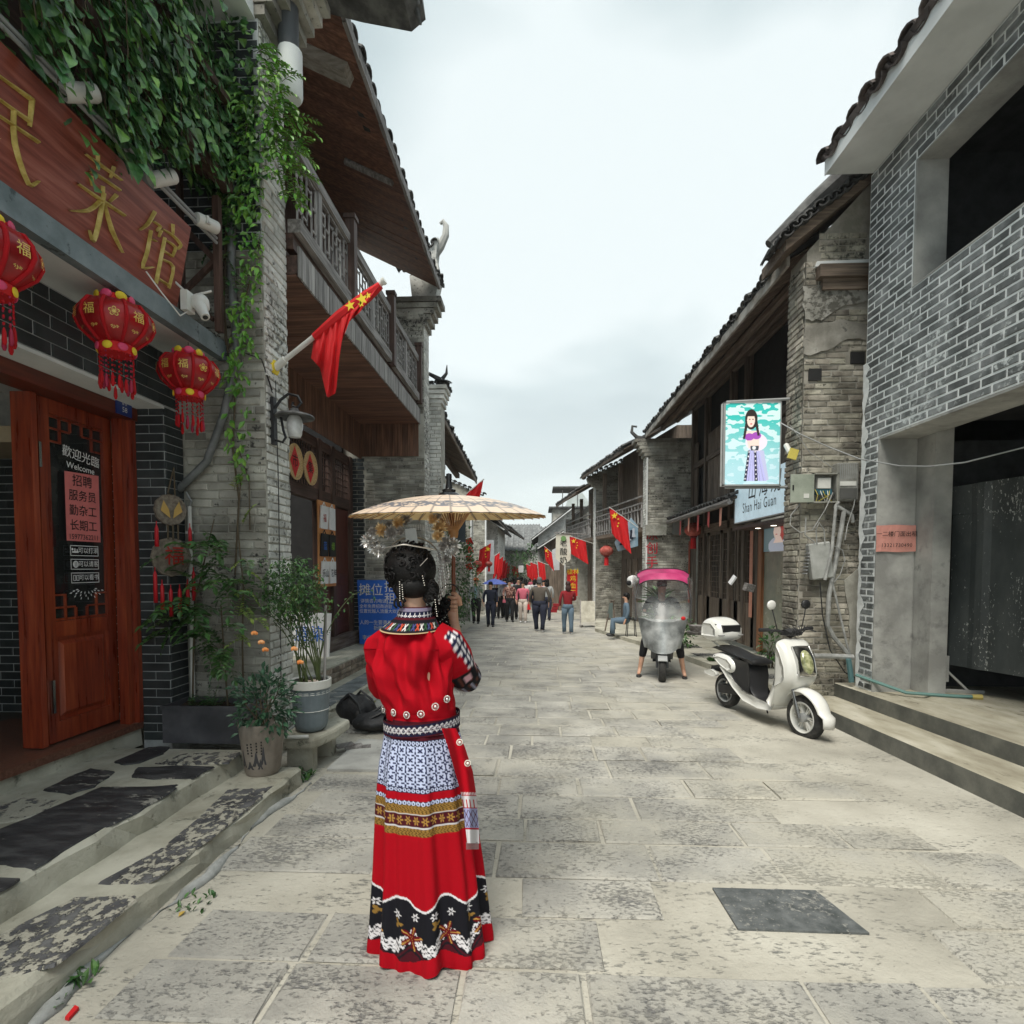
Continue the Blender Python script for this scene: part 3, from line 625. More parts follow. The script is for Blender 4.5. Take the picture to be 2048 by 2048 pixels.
def spot(y,yaw,pit,label):
 t=thing('spotlight',label,'spotlight',(-2.47,y,4.13),(pit,0,yaw),group='white spotlights above the sign board')
 q=MB();q.lathe([(0,-.085),(.04,-.085),(.046,-.07),(.046,.085),(.040,.09),(.038,.06),(0,.055)],(0,0,0),18,M=Euler((PI/2,0,0)).to_matrix());q.smooth=True;b=q.obj('lamp_housing',M_white,t,local=True)
 q=MB();q.lathe([(0,.062),(.037,.062)],(0,0,0),18,M=Euler((PI/2,0,0)).to_matrix());q.obj('lens',flat('smoked_lens',(.10,.08,.07),rough=.15),b,local=True)
 q=MB();q.box((-.05,.03,0),(.02,.02,.05));q.box((-.035,.03,-.02),(.05,.03,.015));q.obj('bracket',M_white,t,local=True)
spot(3.66,R_(-40),R_(35),'white cylindrical spotlight half under the ivy');spot(4.14,R_(160),R_(-8),'white cylindrical spotlight nearest the brick pillar');spot(3.0,R_(-40),R_(30),'white cylindrical spotlight buried in the ivy')
cc=thing('security_camera','white dome security camera with two aerials at the end of the beam','camera',(-2.52,4.02,3.44),rot=(0,0,0))
q=MB();q.box((-.02,-.02,.05),(.05,.09,.14));q.smooth=False;q.obj('mount',M_white,cc,local=True)
q=MB();q.ball((.05,.02,.07),(.06,.06,.055),16,10);q.lathe([(.06,0),(.062,-.03),(.05,-.05)],(.05,.02,.06),16);q.smooth='all';q.obj('body',M_white,cc,local=True)
q=MB();q.tube([(.06,.0,.03),(.11,-.02,-.06)],[.045,.032],14);q.smooth=True;q.obj('lens_barrel',M_white,cc,local=True)
q=MB();q.tube([(.1,-.016,-.045),(.1115,-.021,-.0635)],[.02,.018],12);q.obj('lens',M_black,cc,local=True)
for d in((-.10,-.05,.19),(.12,.05,.16)):q=MB();q.tube([(-.01,0,.1),(d[0],d[1],d[2])],.008,6);q.obj('aerial',M_white,cc,local=True)
q=MB();q.tube([(-.02,0,0),(.0,-.14,-.10),(-.02,-.3,-.02),(-.04,-.42,.06)],.005,5);q.obj('cable',M_white,cc,local=True)
M_lred=mat('glossy_red_lantern_film',(.22,.002,.004),(.32,.003,.006),(.42,.006,.009),scale=6,rough=.35,coat=.1)
M_lplush=flat('red_plush_rib',(.42,.003,.008),rough=.95,sheen=0)
M_pink=flat('pink_satin',(.70,.06,.16),rough=.5)
def lantern_big(label,loc,s=1.0,rot=0,full=True):
 t=thing('palace_lantern',label,'lantern',loc,rot,group='red palace lanterns under the beam',scale=s)
 prof=[(.10,.125),(.17,.11),(.205,.06),(.215,0),(.19,-.06),(.13,-.12),(.10,-.14)]
 m=MB();n=10
 P_=[]
 for r0,z in prof:
  row=[]
  for k in range(n*3):
   a=2*PI*k/(n*3);rr=r0*(1+.02*math.sin(1.5*2*PI*(k%3)/3));row.append((rr*math.cos(a),rr*math.sin(a),z))
  P_.append(row)
 m.grid(P_[::-1],closeu=True);m.smooth='all';m.obj('shade',M_lred,t,local=True)
 for k in range(n):
  a=2*PI*k/n;q=MB();q.tube([(r0*1.02*math.cos(a),r0*1.02*math.sin(a),z)for r0,z in prof],.012,6);q.smooth='all';q.obj('rib',M_lplush,t,local=True)
 q=MB();q.lathe([(.0,.17),(.10,.17),(.11,.125),(.0,.125)],n=20);q.smooth=True;q.obj('collar',M_red,t,local=True);q=MB();q.lathe([(.10,-.135),(.115,-.15),(.10,-.20),(0,-.20)],n=20);q.smooth=True;q.obj('collar',M_red,t,local=True)
 for k in range(8):
  a=2*PI*k/8+.2;c=.105
  q=MB();q.ball((0,0,0),(.012,.036,.03),10,6,M=Matrix.Rotation(a,3,'Z'));q.v=[(x+c*math.cos(a),y+c*math.sin(a),z+.158)for x,y,z in q.v];q.smooth='all';q.obj('petal',M_yellow if k%2 else M_pink,t,local=True)
  q=MB();q.ball((0,0,0),(.008,.032,.026),10,6,M=Matrix.Rotation(a,3,'Z'));q.v=[(x+(c+.006)*math.cos(a),y+(c+.006)*math.sin(a),z-.17)for x,y,z in q.v];q.smooth='all';q.obj('petal',M_yellow if k%2==0 else M_pink,t,local=True)
 if full:
  for k in range(0,n):
   a=2*PI*(k+.5)/n;c=Vector((.222*math.cos(a),.222*math.sin(a),.005));uu=Vector((-math.sin(a),math.cos(a),0))
   text('lettering','福' if k%4 else '❀',flat('gold_print',(.75,.55,.12),rough=.4),c,uu,(0,0,1),.075,t,local=True)
   text('lettering','恭',flat('gold_print',(.75,.55,.12)),c+Vector((-.04*math.cos(a),-.04*math.sin(a),-.075)),uu,(0,0,1),.05,t,local=True)
 r_=random.Random(int(loc[1]*10))
 for k in range(16):
  a=2*PI*k/16;x,y=.095*math.cos(a),.095*math.sin(a);q=MB();l=.15+.06*r_.random()+(.03 if k%3==0 else 0)
  for b in range(5):q.ball((x,y,-.205-b*l/6),(.0065,.0065,.009),6,4)
  q.lathe([(.003,0),(.009,-.02),(.012,-.07),(.006,-.09)],(x,y,-.205-l*.75),7);q.smooth='all';q.obj('tassel',M_lplush if k%4 else flat('crimson_bead',(.35,.01,.05)),t,local=True)
 q=MB();q.tube([(0,0,.17),(0,0,.25)],.003,4);q.obj('hook',M_iron,t,local=True)
 return t
L1=lantern_big('large red palace lantern hanging second from the left',(-2.63,3.41,3.08),.93)
L2=copy_tree(L1,(-2.62,4.12,3.02),.4,'large red palace lantern nearest the ivy covered brick pillar')
L0=copy_tree(L1,(-2.63,2.60,3.06),.2,'large red palace lantern cut by the left edge of the picture')
wh=thing('wall_hanging','hanging of two round stone discs with red tassels on the black brick corner','wall hanging',(-2.96,4.5,2.0))
M_disc=mat('carved_grey_stone_disc',(.13,.105,.08),(.20,.165,.13),(.27,.235,.19),scale=30,rough=.8,bump=.3)
def disc(c,r,th=.025):
 q=MB();Mx=Euler((0,PI/2,0)).to_matrix();q.lathe([(0,-th/2),(r,-th/2),(r*1.03,0),(r,th/2),(r*.9,th/2),(r*.88,th*.3),(0,th*.3)],c,12,M=Matrix.Rotation(R_(-28),3,'Z')@Mx);return q.obj('disc',M_disc,wh)
d1=disc((-2.955,4.36,2.03),.125);d2=disc((-2.95,4.35,1.65),.155)
un=Vector((math.sin(R_(28)),math.cos(R_(28)),0));
text('lettering','福',flat('red_paint',(.45,.02,.01)),(-2.93,4.36,1.65),un,(0,0,1),.16,d2,bold=.02,depth=.004)
q=MB();nn=un.cross(Vector((0,0,1))).normalized();cc_=Vector((-2.955,4.36,2.03))+nn*.02
for s_ in(-1,1):q.add([cc_+un*(s_*.01)+Vector((0,0,-.07)),cc_+un*(s_*.085)+Vector((0,0,-.01)),cc_+un*(s_*.06)+Vector((0,0,.07)),cc_+un*(s_*.02)+Vector((0,0,.0))],[(0,1,2,3)if s_>0 else(3,2,1,0)])
q.obj('phoenix_relief',flat('ochre_paint',(.55,.35,.10)),d1)
q=MB();q.tube([(-2.93,4.38,2.37),(-2.945,4.32,2.16),(-2.94,4.40,2.14)],.006,5);q.tube([(-2.93,4.38,2.37),(-2.94,4.40,2.14)],.006,5)
for s_ in(-1,0,1):q.tube([Vector((-2.93,4.35,1.91))+un*s_*.04,Vector((-2.93,4.35,1.79))+un*s_*.04],.007,6)
q.obj('cord',M_stem,wh)
def tassel(p,l,par,r=.014):
 q=MB();q.tube([p,p-Vector((0,0,.03))],.004,5);q.lathe([(.004,-.03),(r*.6,-.04),(r,-.06),(r*1.1,-l),(.002,-l)],p,8);q.smooth='all';q.obj('tassel',flat('red_silk',(.55,.01,.02),rough=.5),par)
for s_,z,l in((-.13,1.66,.2),(.13,1.66,.2),(-.15,1.30,.28),(.15,1.30,.28),(-.1,1.2,.24),(-.035,1.16,.26),(.035,1.16,.26),(.10,1.2,.22)):tassel(Vector((-2.925,4.35,z+.27))+un*s_,l,wh)
#  PILLAR (fire wall) between restaurant and market house
pw=thing('brick_pillar','tall old grey brick fire wall covered with ivy beside the restaurant','wall',(-2.7,4.85,0))
m=MB();m.b2((-6,4.63,-.4),(-2.29,5.06,6.05));bw=m.obj('wall',M_mortar_old,pw)
bricks(bw,(-3.0,4.63,-.05),(1,0,0),(0,0,1),.71,4.25,M_brick_old,bl=.24,bh=.058,j=.012,D=.012,rough=.004,wild=.12,limit=210)
bricks(bw,(-3.2,4.63,4.2),(1,0,0),(0,0,1),.91,1.82,M_tile_black,bl=.24,bh=.062,j=.009,D=.012,limit=110)
bricks(bw,(-2.29,4.63,-.05),(0,1,0),(0,0,1),.43,6.1,M_brick_pale,bl=.24,bh=.058,j=.012,D=.012,rough=.005,wild=.12,limit=190)
mj=MB();mj.b2((-3.2,4.624,4.2),(-2.29,4.63,6.04));mj.obj('white_joints',M_joint_white,bw)
m=MB()
for i in range(6):m.b2((-2.29-.02,4.60-.01*i,6.05+i*.09),(-2.22+.07*i,5.08+.01*i,6.13+i*.09))
m.obj('corbel',M_brick_old,pw)
m=MB();m.b2((-5,2.0,6.03),(-2.31,4.62,6.15));m.obj('eave_slab',M_plaster,pw)
m=MB();m.lathe([(0,-.05),(.085,-.05),(.10,-.02),(.10,.34),(0,.34)],(-2.12,4.84,5.62),16);m.smooth=True;m.obj('drain_bowl',M_plaster,pw)
m=MB();m.tube([(-2.13,4.84,6.9),(-2.13,4.84,5.95)],.085,14);m.smooth=True;m.obj('downpipe',flat('dark_grey_pipe',(.06,.065,.07)),pw)
m=MB();m.prism([(-2.4,4.7,6.75),(-1.6,4.7,6.52),(-1.15,4.7,6.42),(-1.02,4.7,6.52),(-1.05,4.7,6.75),(-2.4,4.7,7.2)],(0,.5,0));m.obj('roof_tip',M_rooftile,pw)
for i in range(3):
 m=MB();m.tube([(-1.04-i*.02,4.75+i*.16,6.50),(-1.0-i*.02,4.75+i*.16,6.36)],[.03,.012],6);m.obj('tile_tongue',M_rooftile,pw)
q=MB();q.tube([(-2.52,4.59,4.75),(-2.53,4.58,3.9),(-2.49,4.57,3.35),(-2.60,4.55,2.85),(-2.75,4.54,2.45),(-2.96,4.55,2.26),(-3.04,4.57,2.2)],.032,10);q.smooth='all'
o=q.obj('conduit',mat('dull_grey_conduit',(.11,.12,.12),(.16,.17,.17),(.22,.23,.23),scale=8,rough=.5));tag(o,'thick dark grey conduit bending down the ivy pillar','pipe')
q=MB();q.tube([(-2.93,4.57,2.08),(-2.935,4.57,1.2),(-2.94,4.57,.45)],.017,8);q.box((-2.935,4.57,1.86),(.045,.04,.02));q.smooth=True;o=q.obj('white_pipe',M_white);tag(o,'thin white plastic pipe rising behind the planter','pipe')
q=MB();q.tube([(-2.95,4.56,2.2),(-2.9,4.55,2.12),(-2.93,4.57,2.07)],.008,6);q.obj('cable',M_greypvc,bpy.data.objects['white_pipe'])
tr=thing('balcony_bracing','dark red brown timber bracing with crossed bars above the sign board','frame',(-2.8,4.3,3.5))
for a,b,w_ in(((-2.55,4.42,3.45),(-2.55,4.42,4.5),.05),((-2.85,4.42,3.45),(-2.85,4.42,4.9),.04),((-2.56,4.42,4.0),(-3.15,4.42,4.62),.045),((-3.15,4.42,3.5),(-2.58,4.42,4.0),.035),((-3.2,4.42,4.1),(-2.6,4.42,3.55),.035),((-2.5,2.0,4.62),(-2.5,4.5,4.62),.08),((-2.5,2.0,5.3),(-2.5,4.5,5.3),.06),((-2.6,3.0,4.2),(-2.6,4.4,4.66),.05)):
 q=MB();q.bar(a,b,w_);q.obj('brace',M_dkwood_z,tr)
ub=thing('upper_storey','shadowed upper storey wall behind the hanging ivy','building',(-3.3,3,4.5));q=MB();q.b2((-3.6,-2,3.45),(-3.3,4.6,7.5));q.obj('wall',M_dkwood,ub)
#  helpers for timber houses
def boards(parent,name,o,u,v,n,W,Ht,bw,th,mt,gap=.004,limit=300,rnd=.003):
 """boards of width bw laid side by side along u, each as long as Ht along v, facing n"""
 o=Vector(o);u=Vector(u).normalized();v=Vector(v).normalized();n=Vector(n).normalized();k=max(1,int(round(W/bw)));bw=W/k
 me=MB();me.box((0,0,0),(bw-gap,Ht,th));mesh=me.mesh(name,mt);Ms=[];r_=random.Random(int(W*100))
 for i in range(k):
  M=Matrix((u,v,n)).transposed().to_4x4();M.translation=o+u*(i+.5)*bw+v*Ht/2+n*(th/2+r_.uniform(-rnd,rnd));Ms.append(M)
 if k<=limit:instances(parent,name,mesh,Ms)
 else:instances(parent,name,mesh,Ms[:limit]);joined(parent,name+'_rest',me.v,me.f,Ms[limit:],mt)
def tile_geo(r=.085,l=.26,th=.014,n=5):
 m=MB();P_=[]
 for(rr,y)in((r,0),(r*.93,l)):
  P_.append([(rr*math.cos(PI*k/n),y,rr*.62*math.sin(PI*k/n))for k in range(n+1)])
 m.grid(P_);Q=[[(x*(1-th/r),y,z-th)for x,y,z in row]for row in P_];m.grid([q[::-1]for q in Q])
 k=n+1
 for a in range(n):m.f.append((a,2*k+(k-1-a),2*k+(k-2-a),a+1));m.m.append(0)
 return m
_tg={}
def eave_tiles(parent,a,b,up,mt,pitch=.2,rows=2,r=.09,l=.26,limit=150,name='roof_tile',jit=.01,lift=0):
 """rows of half-round tiles beginning along the line a-b and climbing along 'up'"""
 a=Vector(a);b=Vector(b);up=Vector(up).normalized();d=(b-a);Ln=d.length;d.normalize();nn=d.cross(up).normalized()
 if nn.z<0:nn=-nn;d=-d;a,b=b,a
 key=(r,l,mt.name)
 if key not in _tg:
  g_=tile_geo(r,l);_tg[key]=(g_,g_.mesh(name,mt))
 g_,me=_tg[key];r_=random.Random(int(Ln*31));Ms=[]
 k=int(Ln/pitch)
 for j in range(rows):
  for i in range(k+1):
   p=a+d*(i*Ln/k)+up*(j*l*.72+r_.uniform(-jit,jit)*2)+nn*(lift+.012*j*0+r_.uniform(-jit,jit));up2=(up+nn*-.10+d*r_.uniform(-.03,.03)).normalized();x_=up2.cross(nn).normalized();n2=x_.cross(up2)
   M=Matrix((x_,up2,n2)).transposed().to_4x4();M.translation=p;Ms.append(M)
   if j==0 and i<k:
    p2=p+d*(Ln/k/2)-nn*.015;M2=Matrix((-x_,up2,-n2)).transposed().to_4x4();M2.translation=p2;Ms.append(M2)
 instances(parent,name,me,Ms[:limit])
 if len(Ms)>limit:joined(parent,'far_roof_tiles',g_.v,g_.f,Ms[limit:],mt)
def roof_plane(parent,name,a,b,up,L_,th,mt,extra=None):
 a=Vector(a);b=Vector(b);up=Vector(up).normalized();n=(b-a).cross(up).normalized();n=n if n.z>0 else-n
 m=MB();m.prism([a,b,b+up*L_,a+up*L_],n*th);return m.obj(name,mt,parent)
#  LEFT: MARKET HOUSE with balcony
BX=-2.2;Y0,Y1=5.07,10.3;FXs=-3.5
mk=thing('market_house','timber fronted market house with lattice balcony and wide brown boarded eaves','building',(-3.5,7.7,.2))
up=Vector((-.90,0,.44)).normalized();e0=Vector((-1.84,4.95,6.72));e1=Vector((-1.84,10.35,6.72))
boards(mk,'soffit_board',e0,(0,1,0),up,(-.44,0,-.9),5.4,2.6,.125,.018,M_soffit)
roof_plane(mk,'roof',e0+Vector((0,0,.02)),e1+Vector((0,0,.02)),up,2.7,.06,M_rooftile)
m=MB();
for i in range(27):m.b2((-1.835+.004*(i%2),4.93+i*.2,6.66+.006*math.sin(i*2.1)),(-1.80+.004*(i%3),5.128+i*.2,6.785+.007*math.sin(i*3.7)))
m.obj('eave_board',M_greywood,mk)
eave_tiles(mk,(-1.80,4.95,6.79),(-1.80,10.35,6.79),up,M_rooftile,pitch=.21,rows=2,r=.10)
m=MB();m.bar(Vector((-1.98,5.95,6.72)),Vector((-3.0,5.95,7.22)),.2,.12);m.obj('rafter',mat('pale_timber',(.22,.20,.17),(.33,.31,.27),(.42,.40,.36),scale=3,sc3=(1,6,6),rough=.85),mk)
m=MB();m.tube([(-1.96,7.62,6.74),(-2.6,7.62,7.04)],.045,8);m.obj('rafter',M_greywood,mk)
m=MB();m.b2((-3.6,Y0,4.25),(-3.5,Y1,8.1));m.obj('upper_wall',M_dkwood_z,mk)
bl=thing('balcony_dummy',None,None);bpy.data.objects.remove(bl)
bc=MB();bc.b2((-3.5,Y0,4.235),(BX+.01,Y1,4.40));bc=bc.obj('balcony_floor',M_dkwood,mk)
boards(bc,'floor_board',(BX,Y0,4.232),(0,1,0),(-1,0,0),(0,0,-1),Y1-Y0,1.3,.13,.016,M_soffit,limit=60)
boards(bc,'fascia_board',(BX+.012,Y0+.0,4.21),(0,1,0),(0,0,1),(1,0,0),Y1-Y0,.27,.075,.018,M_greywood_z,limit=90,gap=.006,rnd=.004)
m=MB();m.b2((BX-.10,Y0,4.46),(BX-.02,Y1,4.60));m.obj('sill_beam',M_dkwood,bc)
m=MB();m.b2((BX-.07,Y0,4.60),(BX+.05,Y1,4.72));m.obj('bottom_rail',M_greywood,bc)
m=MB();m.b2((BX-.05,Y0,5.30),(BX+.04,Y1,5.40));m.obj('top_rail',M_greywood,bc)
PY=[5.12,6.52,8.3,10.2]
for y in PY[1:]:
 m=MB();m.b2((BX-.02,y-.055,4.56),(BX+.085,y+.055,5.58));m.b2((BX-.035,y-.07,5.58),(BX+.10,y+.07,5.63));m.obj('post',M_dkwood_z,bc)
m=MB();m.box((0,0,0),(.05,.09,.62));stile=m.mesh('stile',M_greywood_z)
lat=MB();
def lattice(y0,y1,z0,z1,n,m_,seed):
 W_=y1-y0;Hh=z1-z0;r_=random.Random(seed);t=.013;bars=[]
 for i in range(n+1):
  y=y0+W_*i/n;s0=0 if i in(0,n)else(.0 if i%2 else.14);s1=1 if i in(0,n)else(.86 if i%2 else 1);bars.append((y,z0+Hh*s0,y,z0+Hh*s1))
 for j in range(m_+1):
  z=z0+Hh*j/m_
  if j in(0,m_):bars.append((y0,z,y1,z))
  else:
   for i in range(n):
    if(i+j)%2==0 or r_.random()<.25:bars.append((y0+W_*i/n,z,y0+W_*(i+1)/n,z))
 for a in bars:
  q=MB();q.bar((BX,a[0],a[1]),(BX,a[2],a[3]),t,.02);q.obj('lattice_bar',M_greywood_z,bc)
for(a,b)in((5.12,5.55),(5.68,6.46),(6.58,7.36),(7.48,8.24),(8.36,9.2),(9.32,10.14)):lattice(a,b,4.74,5.28,7 if b-a>.5 else 4,5,int(a*10))
for y in(5.615,7.42,9.26):instances(bc,'stile',stile,[Matrix.Translation((BX,y,5.01))])
boards(mk,'apron_board',(-3.30,Y0,3.58),(0,1,0),(0,0,1),(1,0,0),Y1-Y0,.66,.12,.018,M_plank,limit=60)
boards(mk,'end_board',(-3.28,10.28,3.62),(1,0,0),(0,0,1),(0,-1,0),1.08,.60,.10,.018,M_plank,limit=20)
m=MB();m.b2((FXs-.08,Y0,2.62),(FXs+.03,Y1,2.80));m.obj('header',M_dkwood,mk)
m=MB();m.b2((FXs-.06,Y0,3.45),(FXs+.02,Y1,3.6));m.obj('header',M_dkwood,mk)
m=MB();m.b2((-3.9,Y0,2.8),(-3.8,Y1,3.6));m.b2((-6.3,5.1,.1),(-6.2,Y1,4.2));m.b2((-6.3,5.065,.1),(-3.6,5.1,4.2));m.b2((-6.2,10.2,.1),(-3.62,10.3,4.2));m.obj('dark_interior',M_void,mk)  # dark sheets put in so the opening reads as a shaded room
for y in(5.2,7.55,8.75,9.32,10.22):m=MB();m.b2((FXs-.07,y-.07,gz(y)+.38),(FXs+.05,y+.07,3.6));m.obj('post',M_dkwood_z,mk)
for k,(a,b)in enumerate(((5.3,7.5),(7.62,8.7),(8.82,9.25),(9.4,10.15))):
 for i in range(int((b-a)/.09)):
  q=MB();q.b2((FXs-.01,a+i*.09,2.8),(FXs+.008,a+i*.09+.012,3.45));q.obj('transom_bar',M_dkwood_z,mk)
 for j in range(1,6):q=MB();q.b2((FXs-.008,a,2.8+j*.11),(FXs+.006,b,2.81+j*.11));q.obj('transom_bar',M_dkwood,mk)
for(a,b)in((9.40,10.15),(8.8,9.27)):
 m=MB();z0=gz(b)+.56;m.b2((FXs-.05,a,z0),(FXs-.01,b,2.6));dl=m.obj('door_leaf',M_redwood if False else wood('dark_red_door_wood',(.05,.012,.008),(.09,.024,.016),(.14,.045,.03),'Z',rough=.5),mk)
 for(za,zb)in((.06,.22),(.30,.95),(1.03,1.17)):m=MB();m.add(*frustum(FXs-.01,a+.08,b-.08,z0+za,z0+zb,.014));m.obj('panel',bpy.data.materials['dark_red_door_wood'],dl)
m=MB();m.b2((FXs-.12,8.7,gz(9.5)+.37),(FXs+.14,10.28,gz(9.5)+.60));m.obj('sill_log',wood('worn_log',(.06,.04,.03),(.11,.08,.065),(.18,.15,.13),'Y',rough=.8),mk)
p2=thing('brick_pillar','second old brick fire wall with corbelled head at the far end of the lattice balcony','wall',(-3,10.5,0))
m=MB();m.b2((-6,10.31,-.5),(-2.10,10.75,6.3));w2=m.obj('wall',M_mortar_old,p2)
bricks(w2,(-3.22,10.31,0),(1,0,0),(0,0,1),1.12,3.6,M_brick_old,bl=.24,bh=.055,j=.012,rough=.004,wild=.12,limit=150,first=lambda a,b:-b)
bricks(w2,(-3.50,10.31,0),(1,0,0),(0,0,1),.27,3.6,M_tile_black,bl=.24,bh=.062,j=.012,limit=60)
bricks(w2,(-3.3,10.31,4.4),(1,0,0),(0,0,1),1.2,1.85,M_brick_old,bl=.24,bh=.055,j=.012,rough=.004,wild=.12,limit=90)
bricks(w2,(-2.10,10.31,-.2),(0,1,0),(0,0,1),.44,6.3,M_brick_pale,bl=.24,bh=.058,j=.012,rough=.004,wild=.1,limit=0)
for i in range(5):
 m=MB();m.b2((-3.3,10.30,6.0+i*.11),(-2.10+.065*(i+1),10.76,6.09+i*.11));m.obj('corbel_course',M_brick_old,p2)
m=MB();pr=[(-2.35,10.5,6.55),(-1.9,10.5,6.65),(-1.82,10.5,7.0),(-1.9,10.5,7.35),(-1.86,10.5,7.7),(-1.98,10.5,7.55),(-2.15,10.5,7.2),(-2.4,10.5,7.0)]
m.prism(pr,(0,.3,0));m.obj('gable_shoulder',M_brick_pale,p2)
m=MB();m.tube([(-1.97,10.65,7.45),(-1.84,10.65,7.6),(-1.74,10.65,7.8),(-1.73,10.65,7.98),(-1.79,10.65,8.06),(-1.84,10.65,8.02)],[.10,.085,.07,.055,.045,.03],8);m.smooth=True;m.obj('ridge_curl',M_conc,p2)
eave_tiles(p2,(-2.6,10.45,7.2),(-1.93,10.45,7.6),(0,1,.05),M_rooftile,pitch=.14,rows=1,r=.07)
eave_tiles(p2,(-1.78,10.3,6.95),(-1.78,10.8,6.95),(-1,0,.3),M_rooftile,pitch=.16,rows=1,r=.07)
p3=thing('brick_pillar','narrow pale brick pier with a tiled cap just beyond the second fire wall','wall',(-2.3,11.2,0))
m=MB();m.b2((-6,10.98,-.5),(-1.90,11.4,5.1));w3=m.obj('wall',M_mortar_old,p3)
bricks(w3,(-2.3,10.98,0),(1,0,0),(0,0,1),.4,5.1,M_brick_pale,bl=.22,bh=.062,j=.014,rough=.004,wild=.1,limit=150)
for i in range(4):
 m=MB();m.b2((-2.2-.03*i,10.94-.02*i,4.78+i*.09),(-1.90+.03*(i+1),11.44,4.85+i*.09));m.obj('corbel_course',M_brick_pale,p3)
eave_tiles(p3,(-2.25,10.88,5.16),(-1.78,10.88,5.16),(0,1,.35),M_rooftile,pitch=.13,rows=2,r=.06)
eave_tiles(p3,(-1.76,10.9,5.16),(-1.76,11.45,5.16),(-1,0,.35),M_rooftile,pitch=.13,rows=1,r=.06)
m=MB();m.tube([(-1.86,10.92,5.24),(-1.78,10.92,5.34),(-1.77,10.92,5.5)],[.04,.03,.008],6);m.tube([(-1.9,10.92,5.22),(-2.2,10.92,5.38)],[.05,.03],6);m.obj('cap_tip',M_rooftile,p3)
v_=thing('vent_block','pale pierced ventilation block on the side of the narrow brick pier','vent',(-1.86,11.3,3.0));m=MB();m.b2((-1.9,11.2,2.75),(-1.80,11.28,3.25));m.obj('block',M_plaster,v_)
for i in range(6):m=MB();m.b2((-1.85,11.19,2.79+i*.075),(-1.82,11.2,2.83+i*.075));m.obj('hole',M_ink,v_)  # black bars on the face, painted for the shade of the piercings
h3=thing('timber_house','shadowed timber house with drooping dark tiled eaves on the left of the street','building',(-3.6,15,0))
a3,b3=Vector((-2.0,11.45,4.68)),Vector((-2.15,19.4,4.52));up3=Vector((-.87,0,.5)).normalized()
boards(h3,'soffit_board',a3,b3-a3,up3,(-.5,0,-.87),7.9,3.2,.16,.02,M_oldwood_x)
roof_plane(h3,'roof',a3+Vector((0,0,.02)),b3+Vector((0,0,.02)),up3,3.3,.06,M_rooftile)
m=MB();m.bar(a3+Vector((.02,0,0)),b3+Vector((.02,0,0)),.04,.11);m.obj('eave_board',M_oldwood_y,h3)
eave_tiles(h3,a3+Vector((.06,0,.09)),b3+Vector((.06,0,.09)),up3,M_rooftile,pitch=.19,rows=2,r=.085,limit=160,jit=.02)
m=MB();m.bar((-2.7,11.4,4.9),(-2.8,19.5,4.75),.14);m.obj('purlin',M_oldwood_y,h3);m=MB();m.bar((-3.2,11.4,5.2),(-3.3,19.5,5.05),.14);m.obj('purlin',M_oldwood_y,h3)
m=MB();m.b2((-4.2,11.4,-.4),(-3.6,19.6,6));m.obj('wall',M_brick_brown,h3)
for i in range(12):q=MB();q.b2((-3.6,11.8+i*.62,gz(15)+.3),(-3.56,12.3+i*.62,2.5));q.obj('door_panel',M_oldwood,h3)
m=MB();m.bar((-3.5,11.4,2.75),(-3.5,19.5,2.75),.2);m.obj('header',M_oldwood_y,h3)
def pier(label,X,Y,w_,z,X2=None,th=.45,mt=M_brick_old,cap=True):
 t=thing('brick_pillar',label,'wall',(X,Y,gz(Y)));X2=X2 if X2 is not None else X-4;s=1 if X2>X else-1
 m=MB();m.b2((min(X,X2),Y,gz(Y)-.3),(max(X,X2),Y+th,z));wl_=m.obj('wall',M_mortar_old,t)
 x0=X if s>0 else X-w_
 bricks(wl_,(x0,Y,gz(Y)-.05),(1,0,0),(0,0,1),w_,z-gz(Y),mt,bl=.24,bh=.055,j=.014,rough=.005,wild=.12,limit=60,first=lambda a,b:b)
 if s>0:bricks(wl_,(X,Y+th,gz(Y)-.05),(0,-1,0),(0,0,1),th,z-gz(Y),M_brick_pale,bl=.2,bh=.055,j=.014,limit=0)
 else:bricks(wl_,(X,Y,gz(Y)-.05),(0,1,0),(0,0,1),th,z-gz(Y),M_brick_pale,bl=.2,bh=.055,j=.014,limit=0)
 e_=.006
 m=MB();m.b2((X-s*.012,Y-.035,gz(Y)),(X+s*.05,Y-.012,z));m.obj('pale_edge',M_plaster,t)
 if cap:
  for i in range(4):m=MB();m.b2((min(X-s*.08*i-s*.02,x0+w_*(1 if s<0 else 0)),Y-.02,z+i*.1),(max(X-s*.08*i-s*.02,X+s*w_),Y+th,z+i*.1+.09));m.obj('corbel_course',M_brick_old,t)
  a=Vector((X-s*.5,Y-.1,z+.42));b=Vector((X+s*3,Y-.1,z+.42+1.5));eave_tiles(t,a,b,(0,1,0),M_rooftile,pitch=.2,rows=1,r=.09);m=MB();m.prism([(X+s*3,Y,z+1.85),(X-s*.3,Y,z+.42),(X-s*.2,Y,z+.2),(X+s*3,Y,z+.2)],(0,th,0));m.obj('gable',M_brick_old,t)
 return t
pier('dark brick pier with a pale corner right of the umbrella rim',-2.50,21.0,1.2,3.9)
pier('second distant brick pier on the left row, grey with a pale corner',-2.32,25.0,1.6,3.8)
